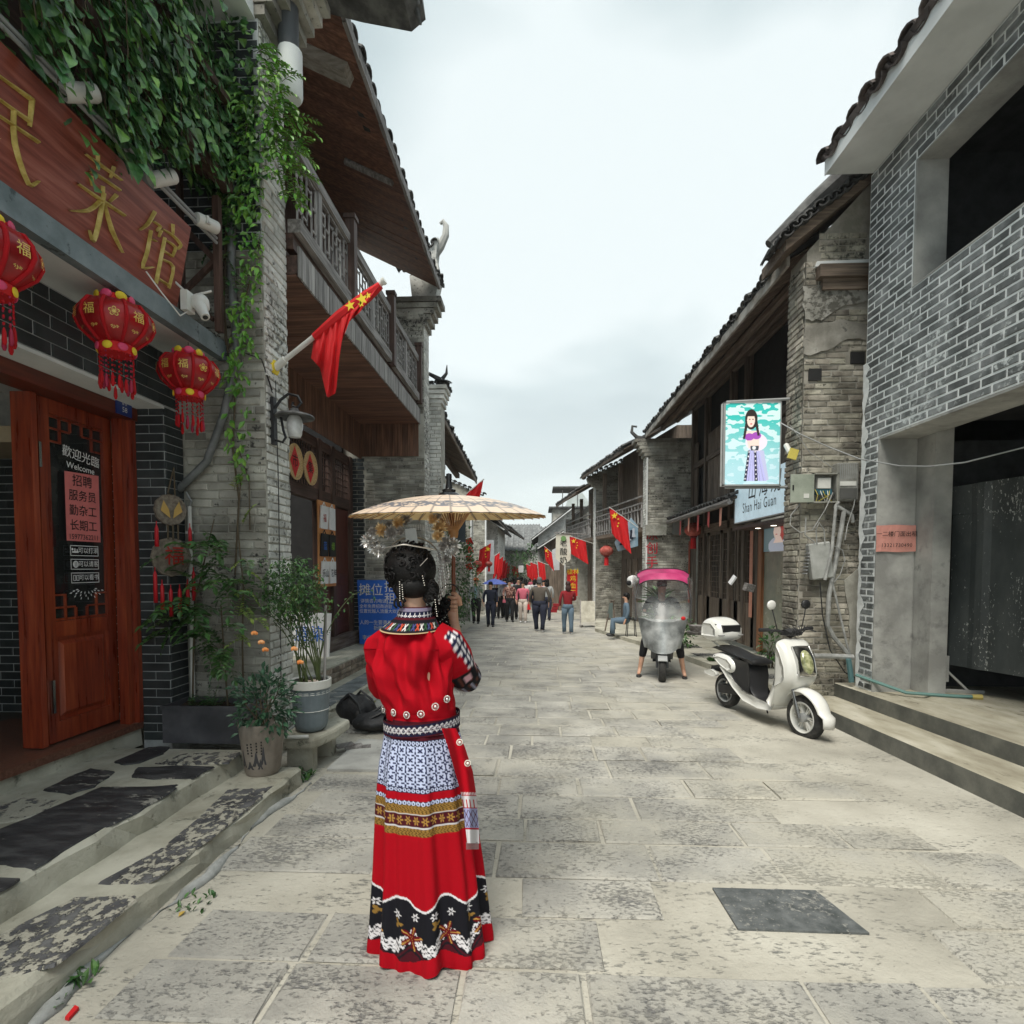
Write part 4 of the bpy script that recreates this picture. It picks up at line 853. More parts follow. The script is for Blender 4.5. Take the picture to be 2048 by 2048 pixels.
def far_house(side,X,Y,Y2,X2,ze,label,gab=True,wallmt=M_brick_old,zroof=None,slope=.5,balcony=False,dep=5):
 s=side;t=thing('timber_house',label,'building',((X+s*1.5),(Y+Y2)/2,gz(Y)))
 a,b=Vector((X-s*.55,Y,ze)),Vector((X2-s*.55,Y2,ze-.05));u3=Vector((s*.87,0,slope)).normalized()
 roof_plane(t,'roof',a,b,u3,dep,.08,M_rooftile)
 boards(t,'soffit_board',a-Vector((0,0,.01)),b-a,u3,Vector((s*.5,0,-.87)),(b-a).length,2.2,.22,.02,M_oldwood_x,limit=40)
 m=MB();m.bar(a,b,.04,.12);m.obj('eave_board',M_oldwood_y,t)
 eave_tiles(t,a+Vector((-s*.04,0,.08)),b+Vector((-s*.04,0,.08)),u3,M_rooftile,pitch=.22,rows=2,r=.09,limit=70,jit=.02)
 fx=s*1.0
 m=MB();m.prism([(X+fx,Y,gz(Y)-.3),(X2+fx,Y2,gz(Y)-.3),(X2+fx+s*4,Y2,gz(Y)-.3),(X+fx+s*4,Y,gz(Y)-.3)],(0,0,ze+1.0-gz(Y)));m.obj('wall',M_oldwood,t)
 k=int((Y2-Y)/.55)
 for i in range(k):
  f0=(i+.1)/k;f1=(i+.92)/k;q=MB();q.prism([(X+fx-s*.03+(X2-X)*f0,Y+(Y2-Y)*f0,gz(Y)+.15),(X+fx-s*.03+(X2-X)*f1,Y+(Y2-Y)*f1,gz(Y)+.15),(X+fx+(X2-X)*f1,Y+(Y2-Y)*f1,gz(Y)+.15),(X+fx+(X2-X)*f0,Y+(Y2-Y)*f0,gz(Y)+.15)],(0,0,2.1));q.obj('door_panel',M_oldwood,t)
 if balcony:
  z=2.75;m=MB();m.prism([(X,Y,z-.12),(X2,Y2,z-.12),(X2+fx,Y2,z-.12),(X+fx,Y,z-.12)],(0,0,.12));bcf=m.obj('balcony_floor',M_oldwood_x,t)
  for zz in(z+.12,z+.55,z+.72,z+.92):q=MB();q.bar((X,Y,zz),(X2,Y2,zz),.045);q.obj('rail',M_greywood,bcf)
  n_=int((Y2-Y)/.28);r_=random.Random(int(Y))
  for i in range(n_+1):
   f=i/n_;q=MB();o_=r_.uniform(-.09,.09);q.tube([(X+(X2-X)*f,Y+(Y2-Y)*f,z),(X+(X2-X)*f,Y+(Y2-Y)*f+o_+.06,z+.4),(X+(X2-X)*f,Y+(Y2-Y)*f-o_,z+.72)],[.035,.03,.022],5);q.obj('baluster',M_greywood_z,bcf)
  for f in(.12,.5,.88):q=MB();q.bar((X+.15*s+(X2-X)*f,Y+(Y2-Y)*f,z),(X+.15*s+(X2-X)*f,Y+(Y2-Y)*f,ze),.14);q.obj('post',M_oldwood,bcf)
 return t
far_house(-1,-2.4,25.5,33,-2.3,3.75,'distant left hand house with low tiled eaves behind the row of red flags')
far_house(-1,-2.2,34,46,-1.7,3.9,'farthest left hand house of the row, mostly hidden by flags')
def gable_house(label,x0,x1,Y,z0,z1,dep=6,apex=.5,mt=M_brick_pale,over=.4):
 t=thing('gabled_house',label,'building',((x0+x1)/2,Y,gz(Y)));xa=x0+(x1-x0)*apex
 m=MB();m.prism([(x0,Y,gz(min(Y,140))-.5),(x1,Y,gz(min(Y,140))-.5),(x1,Y,z0),(xa,Y,z1),(x0,Y,z0)]if 0<apex<1 else([(x0,Y,gz(min(Y,140))-.5),(x1,Y,gz(min(Y,140))-.5),(x1,Y,z1 if apex>=1 else z0),(x0,Y,z0 if apex>=1 else z1)]),(0,dep,0));m.obj('wall',mt,t)
 for(xa_,za,xb,zb)in(((x0,z0,xa,z1),(x1,z0,xa,z1))if 0<apex<1 else(((x0,z0,x1,z1)if apex>=1 else(x1,z0,x0,z1)),)):
  d=Vector((xb-xa_,0,zb-za)).normalized();a=Vector((xa_,Y-over,za))-d*over;b=Vector((xb,Y-over,zb))+d*.02
  m=MB();n=Vector((-d.z,0,d.x));n=n if n.z>0 else-n;m.prism([a,b,b+n*.1,a+n*.1],(0,dep+2*over,0));m.obj('roof',M_rooftile,t);m=MB();m.prism([a-n*.0+Vector((0,-.05,0)),b+Vector((0,-.05,0)),b+n*.05+Vector((0,-.05,0)),a+n*.05+Vector((0,-.05,0))],(0,.04,0));m.obj('barge_edge',M_plaster,t)
 return t
gable_house('small gable end with whitened verge above the red flags on the left',-4.6,-1.95,27.2,3.55,5.2,apex=0)
def hip(label,X0,X1,Y,ze,zr,dep,mt=M_rooftile,wall=M_brick_pale):
 t=thing('distant_house',label,'building',((X0+X1)/2,Y,ze));m=MB();m.b2((X0+.4,Y+.4,gz(min(Y,140))-.5),(X1-.4,Y+dep*2-.4,ze));m.obj('wall',wall,t)
 m=MB();m.add([(X0,Y,ze),(X1,Y,ze),(X1-.1,Y+dep,zr),(X0+.1,Y+dep,zr),(X0,Y+2*dep,ze),(X1,Y+2*dep,ze)],[(0,1,2,3),(3,2,5,4),(0,3,4),(1,5,2),(0,4,5,1)]);rf=m.obj('roof',mt,t)
 n_=int((X1-X0)/.45)
 for i in range(n_):x=X0+(i+.5)*(X1-X0)/n_;q=MB();q.bar((x,Y,ze+.06),(x,Y+dep,zr+.06),.16,.08);q.obj('tile_row',mt,rf)
 return t
M_roof_haze=mat('haze_pale_tile',(.10,.105,.105),(.16,.165,.165),(.24,.245,.24),scale=3,rough=.9,bump=.2,island=.2)  # distance haze lightened into the tile colour of the far roofs
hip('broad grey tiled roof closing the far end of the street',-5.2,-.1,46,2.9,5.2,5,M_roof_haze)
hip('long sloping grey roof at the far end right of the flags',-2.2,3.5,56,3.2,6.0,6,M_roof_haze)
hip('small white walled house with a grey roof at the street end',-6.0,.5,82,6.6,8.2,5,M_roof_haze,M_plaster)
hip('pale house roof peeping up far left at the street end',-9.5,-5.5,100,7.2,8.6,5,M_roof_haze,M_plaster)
#  RIGHT: new grey brick building
RX=3.7
nb=thing('grey_brick_building','unfinished grey brick building at right with white joints and smooth white eaves','building',(4.6,4.5,.2))
m=MB();YF=6.55;YN=-1.2
m.b2((RX+.006,YN,2.98),(RX+.30,YF,4.335));m.b2((RX+.006,5.80,4.335),(RX+.30,YF,5.56));m.b2((RX+.006,YN,5.56),(RX+.30,YF,5.92));m.b2((RX+.006,6.27,.1),(RX+.30,YF,2.98))
wn=m.obj('wall',M_joint_bright,nb)
cnt=bricks(wn,(RX+.012,YF,2.985),(0,-1,0),(0,0,1),YF-YN,1.345,M_tile_grey,bl=.235,bh=.056,j=.019,D=.011,rough=.002,wild=.03,limit=250)
bricks(wn,(RX+.012,YF,4.335),(0,-1,0),(0,0,1),.745,1.225,M_tile_grey,bl=.235,bh=.056,j=.019,D=.011,rough=.002,limit=60)
bricks(wn,(RX+.012,YF,5.56),(0,-1,0),(0,0,1),YF-YN,.355,M_tile_grey,bl=.235,bh=.056,j=.019,D=.011,rough=.002,limit=60)
bricks(wn,(RX+.012,YF,.12),(0,-1,0),(0,0,1),.275,2.86,M_tile_grey,bl=.235,bh=.056,j=.019,D=.011,rough=.002,limit=60)
m=MB();r_=random.Random(6)
P_=[[(RX-.004,6.575+r_.uniform(-.01,.02),z),(RX+r_.uniform(-.012,.0),6.5+r_.uniform(-.05,.04),z)]for z in np.arange(.15,3.9,.07)];m.grid(P_);m.obj('mortar_smear',M_joint_bright,nb)
m=MB();m.b2((RX+.30,6.28,.0),(4.12,6.55,2.98));m.b2((RX+.29,6.265,0),(4.10,6.28,2.96));m.obj('column',M_conc,nb)
m=MB();m.b2((4.12,6.0,0),(4.30,6.6,3.2));m.obj('inner_column',M_conc,nb)
m=MB();m.b2((RX+.0,6.258,.1),(RX+.305,6.272,2.965));m.obj('jamb',M_conc,nb)
m=MB();m.b2((RX+.005,YN,2.955),(4.1,6.26,2.978));m.b2((RX+.30,YN,2.978),(4.2,6.3,3.2));m.obj('lintel',M_conc,nb)
m=MB();m.b2((RX+.004,5.77,4.335),(4.0,5.797,5.56));m.b2((RX+.3,5.797,4.335),(4.0,6.5,5.56));m.b2((RX+.004,YN,5.545),(4.0,5.77,5.558));m.b2((RX+.3,YN,5.56),(4.0,6.5,5.9));m.b2((RX+.0,YN,4.335),(4.0,5.797,4.35));m.obj('window_reveal',M_conc,nb)
m=MB();m.b2((4.0,6.5,2.98),(9,6.7,6.4));m.b2((9,YN,0),(9.2,6.6,6.4));m.b2((3.9,YN,3.2),(9,6.6,3.3));m.b2((4,YN,6.1),(9,6.6,6.2));m.b2((4.3,6.5,0),(9,6.7,3.2));m.b2((RX+.1,YN-.2,.1),(9,YN,6.2));m.obj('inner_wall',mat('shade_dark_render',(.03,.033,.035),(.045,.048,.05),(.06,.063,.065),rough=.9),nb)  # interior darkness is put into the colour of these walls
m=MB();m.b2((3.2,YN,5.935),(RX+.3,6.53,6.07));m.b2((3.19,YN,5.93),(3.2,6.54,6.10));m.obj('eaves_slab',M_plaster,nb)
roof_plane(nb,'roof',(3.18,YN,6.09),(3.18,6.56,6.09),(.87,0,.42),3,.06,M_rooftile_r)
eave_tiles(nb,(3.14,YN+.2,6.12),(3.14,6.5,6.12),(.87,0,.42),M_rooftile_r,pitch=.27,rows=3,r=.115,l=.32,limit=120,jit=.012)
def rstep(name,x0,x1,y0,y1,h,mtop,mris,seed):
 m=MB();r_=random.Random(seed);P_=[];Q=[]
 for i in range(24):
  y=y0+(y1-y0)*i/23;dx=(y-6)*-.022;z=gz(y)+h
  P_.append([(x0+dx,y,z-.006),(x0+dx+.012,y,z),(x1+.15,y,z+.004)]);Q.append([(x0+dx+.004,y,gz(y)-.06),(x0+dx,y,z-.006)])
 m.grid([r[::-1]for r in P_]);m.grid(Q[::-1],mi=1);a,b=P_[-1],Q[-1];m.add([b[0],b[1],a[1],a[2],(x1+.15,y1,gz(y1)-.06)],[(0,1,2,3,4)],1)
 return structure(m.obj(name,[mtop,mris]))
M_tread=mat('sandy_cement_tread',(.30,.27,.20),(.42,.39,.30),(.53,.50,.41),scale=2.2,sc3=(2,.7,1),rough=.9,bump=.3,bscale=40,speck=(.2,.18,.13),spscale=9,spk=(.64,.74))
rstep('entrance_step',3.16,3.62,-1,6.9,.17,M_tread,M_conc_dark,1);rstep('entrance_step',3.60,4.05,-1,6.95,.335,M_tread,M_conc_dark,2)
m=MB();P_=[]
for i in range(24):y=-1+7.75*i/23;x=4.05+.02*math.sin(i*1.9)-(y-6)*.022;P_.append([(9,y,.335+gz(y)+.03),(x+.03,y,.335+gz(y)+.028),(x,y,.335+gz(y)+.003)])
m.grid(P_);structure(m.obj('entrance_floor',M_tread))
hd=thing('metal_hoarding','tall dark paint spattered sheet metal hoarding leaning in the ground floor opening','hoarding',(4.6,5,.3))
M_hoard=mat('spattered_dark_sheet',(.032,.038,.039),(.055,.064,.065),(.09,.10,.10),scale=2.5,sc3=(1,1,.4),rough=.45,bump=.1,speck=(.45,.46,.44),spscale=55,spk=(.66,.70))
pts_t=[];W_=3.6;n_=60;a=Vector((4.42,6.15,0));d=Vector((.42,-.91,0)).normalized();nn=Vector((d.y,-d.x,0))
for k,(z0,z1,name)in enumerate(((.52,2.12,'lower_sheet'),(2.125,2.42,'upper_sheet'))):
 P_=[[],[],[],[]]
 for i in range(n_+1):
  s_=W_*i/n_;rib=.022 if(i%10)in(4,5)else 0;off=nn*(rib+.012*k)
  p=a+d*s_;zz0=z0-s_*.02;zz1=z1+(.04*s_ if k else.0)
  P_[0].append(p+off+Vector((0,0,zz0)));P_[1].append(p+off+Vector((0,0,zz1)))
 m=MB();m.grid(P_[:2]);m.grid([[q-nn*.004 for q in r]for r in P_[:2]][::-1]);m.obj(name,M_hoard,hd)
m=MB();
m.bar((4.38,6.12,.34),(4.38,6.12,.62),.04);m.bar((4.15,6.16,.24),(4.75,6.08,.24),.035);m.bar((4.2,6.16,.25),(4.37,6.12,.45),.02);m.bar((4.6,6.1,.25),(4.4,6.12,.45),.02);m.obj('foot_bracket',M_conc,hd)
nt2=thing('notice','pink to let banner with black characters and a phone number taped to the concrete column','notice',(3.9,6.24,1.9))
m=MB();r_=random.Random(2);P_=[[(3.685+.42*i/8,6.238-.004*math.sin(i*1.7+j),1.735+.29*j/4+.004*math.sin(i+j))for i in range(9)]for j in range(5)];m.grid(P_);m.obj('sheet',flat('salmon_paper',(.66,.30,.25),rough=.85),nt2)
text('lettering','一二楼门面出租',M_ink,(3.895,6.226,1.925),(1,0,0),(0,0,1),.062,nt2,bold=.02);text('lettering','13321730490',M_ink,(3.895,6.226,1.805),(1,0,0),(0,0,1),.055,nt2,spacing=1.1)
#  RIGHT: crumbling old fire wall
ow=thing('old_brick_wall','crumbling brown brick fire wall with plaster patches, holes and electric boxes','wall',(4,7,0))
OX=3.13
m=MB();m.prism([(OX+.0,6.82,-.4),(7,6.82,-.4),(7,6.82,7.2),(3.85,6.82,6.02),(OX+.02,6.82,5.26)],(0,.42,0));wo=m.obj('wall',M_mortar_brown,ow)
holes=[((1700,1728),(705,728)),((1616,1642),(738,762))]
hz_=[]
for(x0,x1),(y0,y1)in holes:A=onY(x0,y1,6.82);B=onY(x1,y0,6.82);hz_.append((A.x,B.x,A.z,B.z))
A=onY(1608,628,6.82);B=onY(1745,640,6.82);zp0=onY(1640,705,6.82).z;zp1=onY(1640,650,6.82).z
def skp(a,b):
 x,z=OX+.01+a,-.2+b
 return any(h[0]<x<h[1]and h[2]<z<h[3]for h in hz_)or(4.62<z<4.8 and x>OX+.05)
bricks(wo,(OX+.01,6.82,-.2),(1,0,0),(0,0,1),.74,5.35,M_brick_brown,bl=.21,bh=.058,j=.012,D=.009,rough=.006,wild=.3,limit=280,skip=skp)
bricks(wo,(OX+.15,6.82,5.02),(1,0,0),(0,0,1),.55,.45,M_brick_brown,bl=.21,bh=.058,j=.012,D=.009,rough=.006,wild=.3,limit=40)
bricks(wo,(OX,7.24,-.2),(0,-1,0),(0,0,1),.43,5.35,M_brick_brown,bl=.21,bh=.058,j=.012,D=.009,rough=.006,wild=.3,limit=150)
M_patch=mat('old_lime_plaster',(.18,.17,.145),(.30,.285,.25),(.42,.405,.365),scale=3,rough=.95,bump=.6,bscale=20,speck=(.07,.068,.06),spscale=12,spk=(.58,.68))
def patch(pts,mt=M_patch,th=.022,name='plaster_patch'):
 r_=random.Random(len(pts)+int(pts[0][0]));P_=[]
 n=len(pts)
 for i in range(n):
  a=Vector(pts[i]);b=Vector(pts[(i+1)%n])
  for t in(0,.25,.5,.75):q=a.lerp(b,t)+Vector((r_.uniform(-3,3),r_.uniform(-3,3)));P_.append(onY(q.x,q.y,6.803))
 m=MB();m.prism(P_,(0,-th+.012,0));return m.obj(name,mt,wo)
patch([(1608,655),(1680,640),(1742,650),(1740,682),(1700,678),(1655,700),(1610,712),(1606,690)])
patch([(1606,575),(1660,570),(1740,582),(1738,600),(1690,612),(1640,640),(1608,640)],mat('thin_grey_wash',(.20,.195,.17),(.28,.27,.24),(.36,.35,.32),scale=6,rough=.95,bump=.6,bscale=16,speck=(.10,.095,.08),spscale=14,spk=(.52,.62)),th=.018)
patch([(1690,1160),(1742,1120),(1735,1370),(1690,1345),(1700,1250)],M_mortar_old)
for h in hz_:m=MB();m.b2((h[0],6.80,h[2]),(h[1],6.822,h[3]));m.obj('hole',M_ink,wo)  # black blocks stand in for the shade inside the holes
m=MB();m.b2((OX+.12,6.70,4.92),(3.95,6.82,5.06));m.obj('ledge_beam',M_oldwood_x,ow)
m=MB();m.b2((OX+.18,6.76,4.80),(3.9,6.825,4.92));m.obj('ledge_shade_strip',M_oldwood_x,ow)  # solid timber strip stands in for the shaded gap under the beam
m=MB();m.prism([(OX+.1,6.78,5.07),(3.9,6.78,5.07),(3.9,6.78,5.14),(OX+.12,6.78,5.13)],(0,.05,0));m.obj('lime_strip',M_plaster,ow)
va=onY(1572,500,6.7);vb=Vector((4.2,6.7,6.28));dv_=(vb-va).normalized()
m=MB();m.prism([va,vb,vb+Vector((0,0,.14)),va+Vector((0,0,.14))],(0,.7,0));m.obj('verge',M_oldwood_x,ow)
eave_tiles(ow,va+Vector((-.05,-.08,.16)),vb+Vector((0,-.08,.16)),(0,1,0),M_rooftile,pitch=.11,rows=3,r=.07,l=.24,jit=.012)
m=MB();m.tube([va+Vector((-.12,.2,.18)),va+dv_*.5+Vector((0,.2,.34)),vb+Vector((0,.2,.45))],[.05,.10,.12],8);m.obj('ridge_tiles',M_rooftile,ow)
#  RIGHT: long timber house with the costume shop
EX=3.1
r2=thing('timber_house','long old timber house on the right with sagging tiled eaves above the costume shop','building',(4.5,11,0))
a2,b2=Vector((EX,7.15,5.36)),Vector((EX,16.2,5.34));up2=Vector((.87,0,.50)).normalized()
boards(r2,'soffit_board',a2,(0,1,0),up2,(.5,0,-.87),9.05,3.4,.17,.02,M_oldwood_x)
roof_plane(r2,'roof',a2+Vector((0,0,.02)),b2+Vector((0,0,.02)),up2,3.5,.07,M_rooftile)
m=MB();m.bar(a2+Vector((-.02,0,-.02)),b2+Vector((-.02,0,-.02)),.035,.13);m.obj('eave_board',mat('pale_weathered_board',(.20,.18,.15),(.32,.295,.26),(.46,.44,.40),scale=4,rough=.85),r2)
eave_tiles(r2,a2+Vector((-.07,0,.09)),b2+Vector((-.07,0,.09)),up2,M_rooftile,pitch=.2,rows=2,r=.09,limit=180,jit=.018)
for x,z in((3.55,5.50),(3.95,5.72),(4.4,6.0)):m=MB();m.tube([(x,7.2,z),(x,16.1,z)],.075,8);m.obj('purlin',M_oldwood_y,r2)
FX2=4.42
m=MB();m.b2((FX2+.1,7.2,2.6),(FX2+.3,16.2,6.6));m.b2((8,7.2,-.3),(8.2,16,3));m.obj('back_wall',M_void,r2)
for i in range(26):
 y=9.9+i*.24
 if 12.0<y<12.8 or 14.9<y<15.6:continue
 q=MB();q.b2((FX2-.02,y,3.1),(FX2+.02,y+.23,4.25 if y<13 else 5.0));q.obj('wall_board',M_oldwood,r2)
for y in(9.8,12.0,12.9,14.8,16.0):q=MB();q.b2((FX2-.08,y-.07,0),(FX2+.06,y+.07,6));q.obj('post',M_oldwood,r2)
for z in(3.0,4.3):q=MB();q.b2((FX2-.06,7.2,z),(FX2+.05,16.1,z+.14));q.obj('beam',M_oldwood_y,r2)
pa,pb=Vector((3.75,11.0,2.85)),Vector((3.75,16.1,2.85));pu=Vector((.8,0,.38)).normalized()
roof_plane(r2,'pent_roof',pa,pb,pu,.85,.05,M_oldwood_x);m=MB();m.tube([(3.72,11,2.84),(3.72,16.1,2.84)],.06,8);m.obj('pent_beam',M_greywood,r2)
eave_tiles(r2,(3.70,11.0,2.93),(3.70,16.1,2.93),pu,M_rooftile,pitch=.22,rows=2,r=.08,limit=60)
def lattice_door(y0,y1,par):
 z0,z1=gz(13)+.22,2.45;m=MB();m.b2((FX2-.03,y0,z0),(FX2+.02,y0+.07,z1));m.b2((FX2-.03,y1-.07,z0),(FX2+.02,y1,z1));m.b2((FX2-.03,y0,z0),(FX2+.02,y1,z0+.9));m.b2((FX2-.03,y0,z1-.08),(FX2+.02,y1,z1));d=m.obj('lattice_door',M_oldwood,par)
 m=MB();m.b2((FX2+.03,y0,z0+.9),(FX2+.04,y1,z1));m.obj('dark_backing',M_void,d);n=6  # backing coloured near-black for the shade behind the lattice
 for i in range(1,n):q=MB();y=y0+.07+(y1-y0-.14)*i/n;q.b2((FX2-.02,y-.007,z0+.9),(FX2,y+.007,z1-.08));q.obj('lattice_bar',M_oldwood,d)
 for j in range(1,12):q=MB();z=z0+.9+(z1-z0-.98)*j/12;s_=(j%2)*.12;q.b2((FX2-.018,y0+.07+s_,z-.007),(FX2-.002,y1-.07-(.12-s_),z+.007));q.obj('lattice_bar',M_oldwood_y,d)
for y in(11.55,12.55,13.55,14.55):lattice_door(y,y+.9,r2)
q=MB();q.b2((FX2-.08,11.4,2.45),(FX2+.06,16.1,2.65));q.obj('beam',M_oldwood_y,r2)
m=MB();m.b2((3.9,8.4,2.30),(FX2+.1,11.3,2.36));so_=m.obj('shop_soffit',M_dkwood,r2)
for y in(9.3,10.0,10.7):q=MB();q.lathe([(0,0),(.05,0)],(4.15,y,2.297),12);q.obj('downlight',mat('lit_downlight',(.9,.85,.7),emit=3.0),so_)
m=MB();m.b2((FX2-.07,11.02,-.1),(FX2+.07,11.2,2.35));m.obj('orange_post',wood('orange_brown_post',(.16,.06,.02),(.27,.11,.045),(.36,.17,.08),'Z'),r2)
m=MB();m.b2((FX2-.07,11.22,-.1),(FX2+.07,11.36,2.35));m.obj('post',M_oldwood,r2)
m=MB();m.b2((FX2-.02,9.6,-.02),(FX2,11.0,1.85));m.obj('frosted_panel',mat('greenish_frosted_glass',(.16,.18,.15),(.24,.26,.21),(.33,.33,.25),scale=1.5,rough=.25,speck=(.5,.5,.45),spscale=5,spk=(.7,.75)),r2)
m=MB();m.b2((FX2-.03,9.6,1.86),(FX2+.0,11.0,2.30));m.obj('portrait_frame',M_dkwood,r2)
wa=structure((lambda m:(m.prism(sloped([(2.62,12.6),(2.3,14.0),(1.75,16.9),(2.2,21),(5.4,21),(5.4,7.1),(3.35,7.1),(3.2,8.6),(3.05,9.6),(2.9,10.8)],-.05),(0,0,.15)),m.obj('raised_walk',M_cement))[1])(MB()))
r_=random.Random(12)
for k in range(14):
 y=7.3+k*.42;x=3.62+(-.028*(k));v_,f_=brick_geo(.5+r_.uniform(-.1,.1),.40,.012,.012,r_);me=bpy.data.meshes.new('walk_slab');me.from_pydata(v_,[],f_);me.materials.append(M_slab_spot if k%3==0 else M_stone);o=link('walk_slab',me,wa);o.matrix_parent_inverse=Matrix();o.matrix_basis=pave_matrix(x,y,.098,r_.uniform(-.1,.1))
p4=thing('brick_pillar','tall neat grey brick fire wall behind the pink roofed scooter','wall',(3.8,16.3,0))
m=MB();m.b2((3.12,16.22,-.6),(7.5,16.68,5.2));w4=m.obj('wall',M_mortar_old,p4)
bricks(w4,(3.12,16.22,-.35),(1,0,0),(0,0,1),1.42,5.3,M_brick_old,bl=.24,bh=.058,j=.014,rough=.003,wild=.05,limit=290,first=lambda a,b:abs(b-2.5))
bricks(w4,(3.12,16.68,-.35),(0,-1,0),(0,0,1),.46,5.5,M_brick_pale,bl=.2,bh=.058,j=.014,rough=.003,limit=60)
for i in range(5):q=MB();q.b2((3.12-.07*(i+1),16.18,4.75+i*.1),(4.5,16.7,4.84+i*.1));q.obj('corbel_course',M_brick_old,p4)
m=MB();m.b2((3.115,16.19,-.3),(3.16,16.208,4.7));m.obj('pale_edge',M_plaster,p4)
q=MB();q.tube([(3.1,16.3,5.25),(2.85,16.3,5.3),(2.7,16.3,5.45),(2.72,16.3,5.62),(2.85,16.3,5.6)],[.07,.06,.05,.04,.03],7);q.obj('roof_curl',M_rooftile,p4)
far_house(1,3.1,16.75,21.6,2.25,5.05,'balconied timber house behind the tilted blue poster',balcony=True)
pier('grey brick pier with pale corners behind the yoghurt banner',2.2,21.7,1.2,4.6,6)
far_house(1,2.1,22.3,27,1.45,4.55,'small balconied house behind the yoghurt banner',balcony=True)
pier('far brick pier beyond the yoghurt banner',1.32,27.2,.6,3.9,5,cap=False)
gable_house('gable end with a long whitened verge left of the yoghurt banner',.02,1.9,31,3.3,4.75,apex=1,dep=7)
gable_house('lower lean to roof just under the whitened verge',.35,2.2,28.6,2.7,3.9,apex=1,dep=3,mt=M_oldwood)
far_house(1,.55,33,45,.1,3.4,'farthest right hand house of the street, dark under its eaves')
sh=thing('rooftop_shelter','flat canopy on a thin post high above the distant roofs','shelter',(3,45,6));q=MB();q.b2((1.2,44,7.75),(3.4,47,7.9));q.obj('canopy',M_rooftile,sh)
for x in(2.0,3.2):q=MB();q.bar((x,45,5.2),(x,45,7.8),.07);q.obj('post',M_greywood_z,sh)
q=MB();q.b2((1.2,44.5,5.2),(4.4,48,6.2));q.obj('cabin',M_brick_old,sh);q=MB();q.b2((.9,44.2,6.2),(4.5,48,6.35));q.obj('cabin_roof',M_rooftile,sh)
def hill(name,X,Y,W_,Hh,sd,mt):
 r_=np.random.default_rng(sd);m=MB();P_=[];n=28
 ph=r_.uniform(0,6,6)
 for j in range(9):
  t=j/8;row=[]
  for i in range(n+1):
   u=-1+2*i/n;prof=max(0,1-abs(u)**2.6)**.6*(1+.12*math.sin(5*u+ph[0])+.07*math.sin(13*u+ph[1])+.04*math.sin(29*u+ph[2]));row.append((X+u*W_,Y+t*W_*.9+10*math.sin(u*9+j),-6+Hh*prof*math.sin(PI*min(1,.08+t*.6))**.7))
  P_.append(row)
 m.grid(P_);m.smooth='all';return structure(m.obj(name,mt))
M_hill=mat('wooded_limestone',(.03,.05,.035),(.07,.10,.07),(.20,.22,.20),scale=.02,rough=.95)
hill('hill',150,1350,165,175,1,M_hill);hill('hill',-120,2100,130,110,2,M_hill);hill('hill',520,1700,330,230,3,M_hill);hill('hill',-500,1900,320,150,5,M_hill)
#  PLANTS
def leaf_geo(l=1.,w=.5,fold=.12,tip=.35):
 v=[(0,0,0),(w/2,l*.42,fold*l),(w*.36,l*.72,fold*.6*l),(0,l,-.06*l),(-w*.36,l*.72,fold*.6*l),(-w/2,l*.42,fold*l),(0,l*.5,0)]
 return v,[(0,1,6),(1,2,6),(2,3,6),(3,4,6),(4,5,6),(5,0,6)]
def ivy_geo():
 v=[(0,0,0),(.42,.08,.06),(.36,.42,.08),(.30,.55,.05),(0,1.0,-.08),(-.30,.55,.05),(-.36,.42,.08),(-.42,.08,.06),(0,.35,0)]
 return v,[(0,1,8),(1,2,8),(2,3,8),(3,4,8),(4,5,8),(5,6,8),(6,7,8),(7,0,8)]
LEAF=leaf_geo(1,.46);IVY=ivy_geo();LONG=leaf_geo(1,.2,.05)
_lm={}
def put_leaves(parent,items,geo,mt,limit,name='leaf'):
 """items: (pos, direction, up, size)"""
 items=sorted(items,key=lambda t:(Vector(t[0])-Vector((0,0,EYE))).length)
 Ms=[]
 for p,d,n,s in items:
  d=Vector(d).normalized();n=Vector(n);x=d.cross(n)
  if x.length<1e-3:x=Vector((1,0,0))
  x.normalize();z=x.cross(d);M=Matrix((x*s,d*s,z*s)).transposed().to_4x4();M.translation=p;Ms.append(M)
 k=(id(geo),mt.name)
 if k not in _lm:me=bpy.data.meshes.new(name);me.from_pydata(geo[0],[],geo[1]);me.materials.append(mt);_lm[k]=me
 if limit:instances(parent,name,_lm[k],Ms[:limit])
 if len(Ms)>limit:joined(parent,'foliage',geo[0],geo[1],Ms[limit:],mt)
def rv(r_,s=1):return Vector((r_.uniform(-s,s),r_.uniform(-s,s),r_.uniform(-s,s)))
iv=thing('ivy','dense ivy and bright vine tumbling over the sign board and brick pillar','ivy',(-2.4,4.4,3.5))
r_=random.Random(21);A=[];B=[]
def lowb(y):
 pts=[(1.0,4.2),(2.5,4.12),(2.79,3.96),(3.04,3.93),(3.27,3.93),(3.57,4.14),(3.9,4.34),(4.19,4.27),(4.6,4.25)]
 for(a,za),(b,zb)in zip(pts,pts[1:]):
  if a<=y<=b:return za+(zb-za)*(y-a)/(b-a)
 return 4.2
stems=MB()
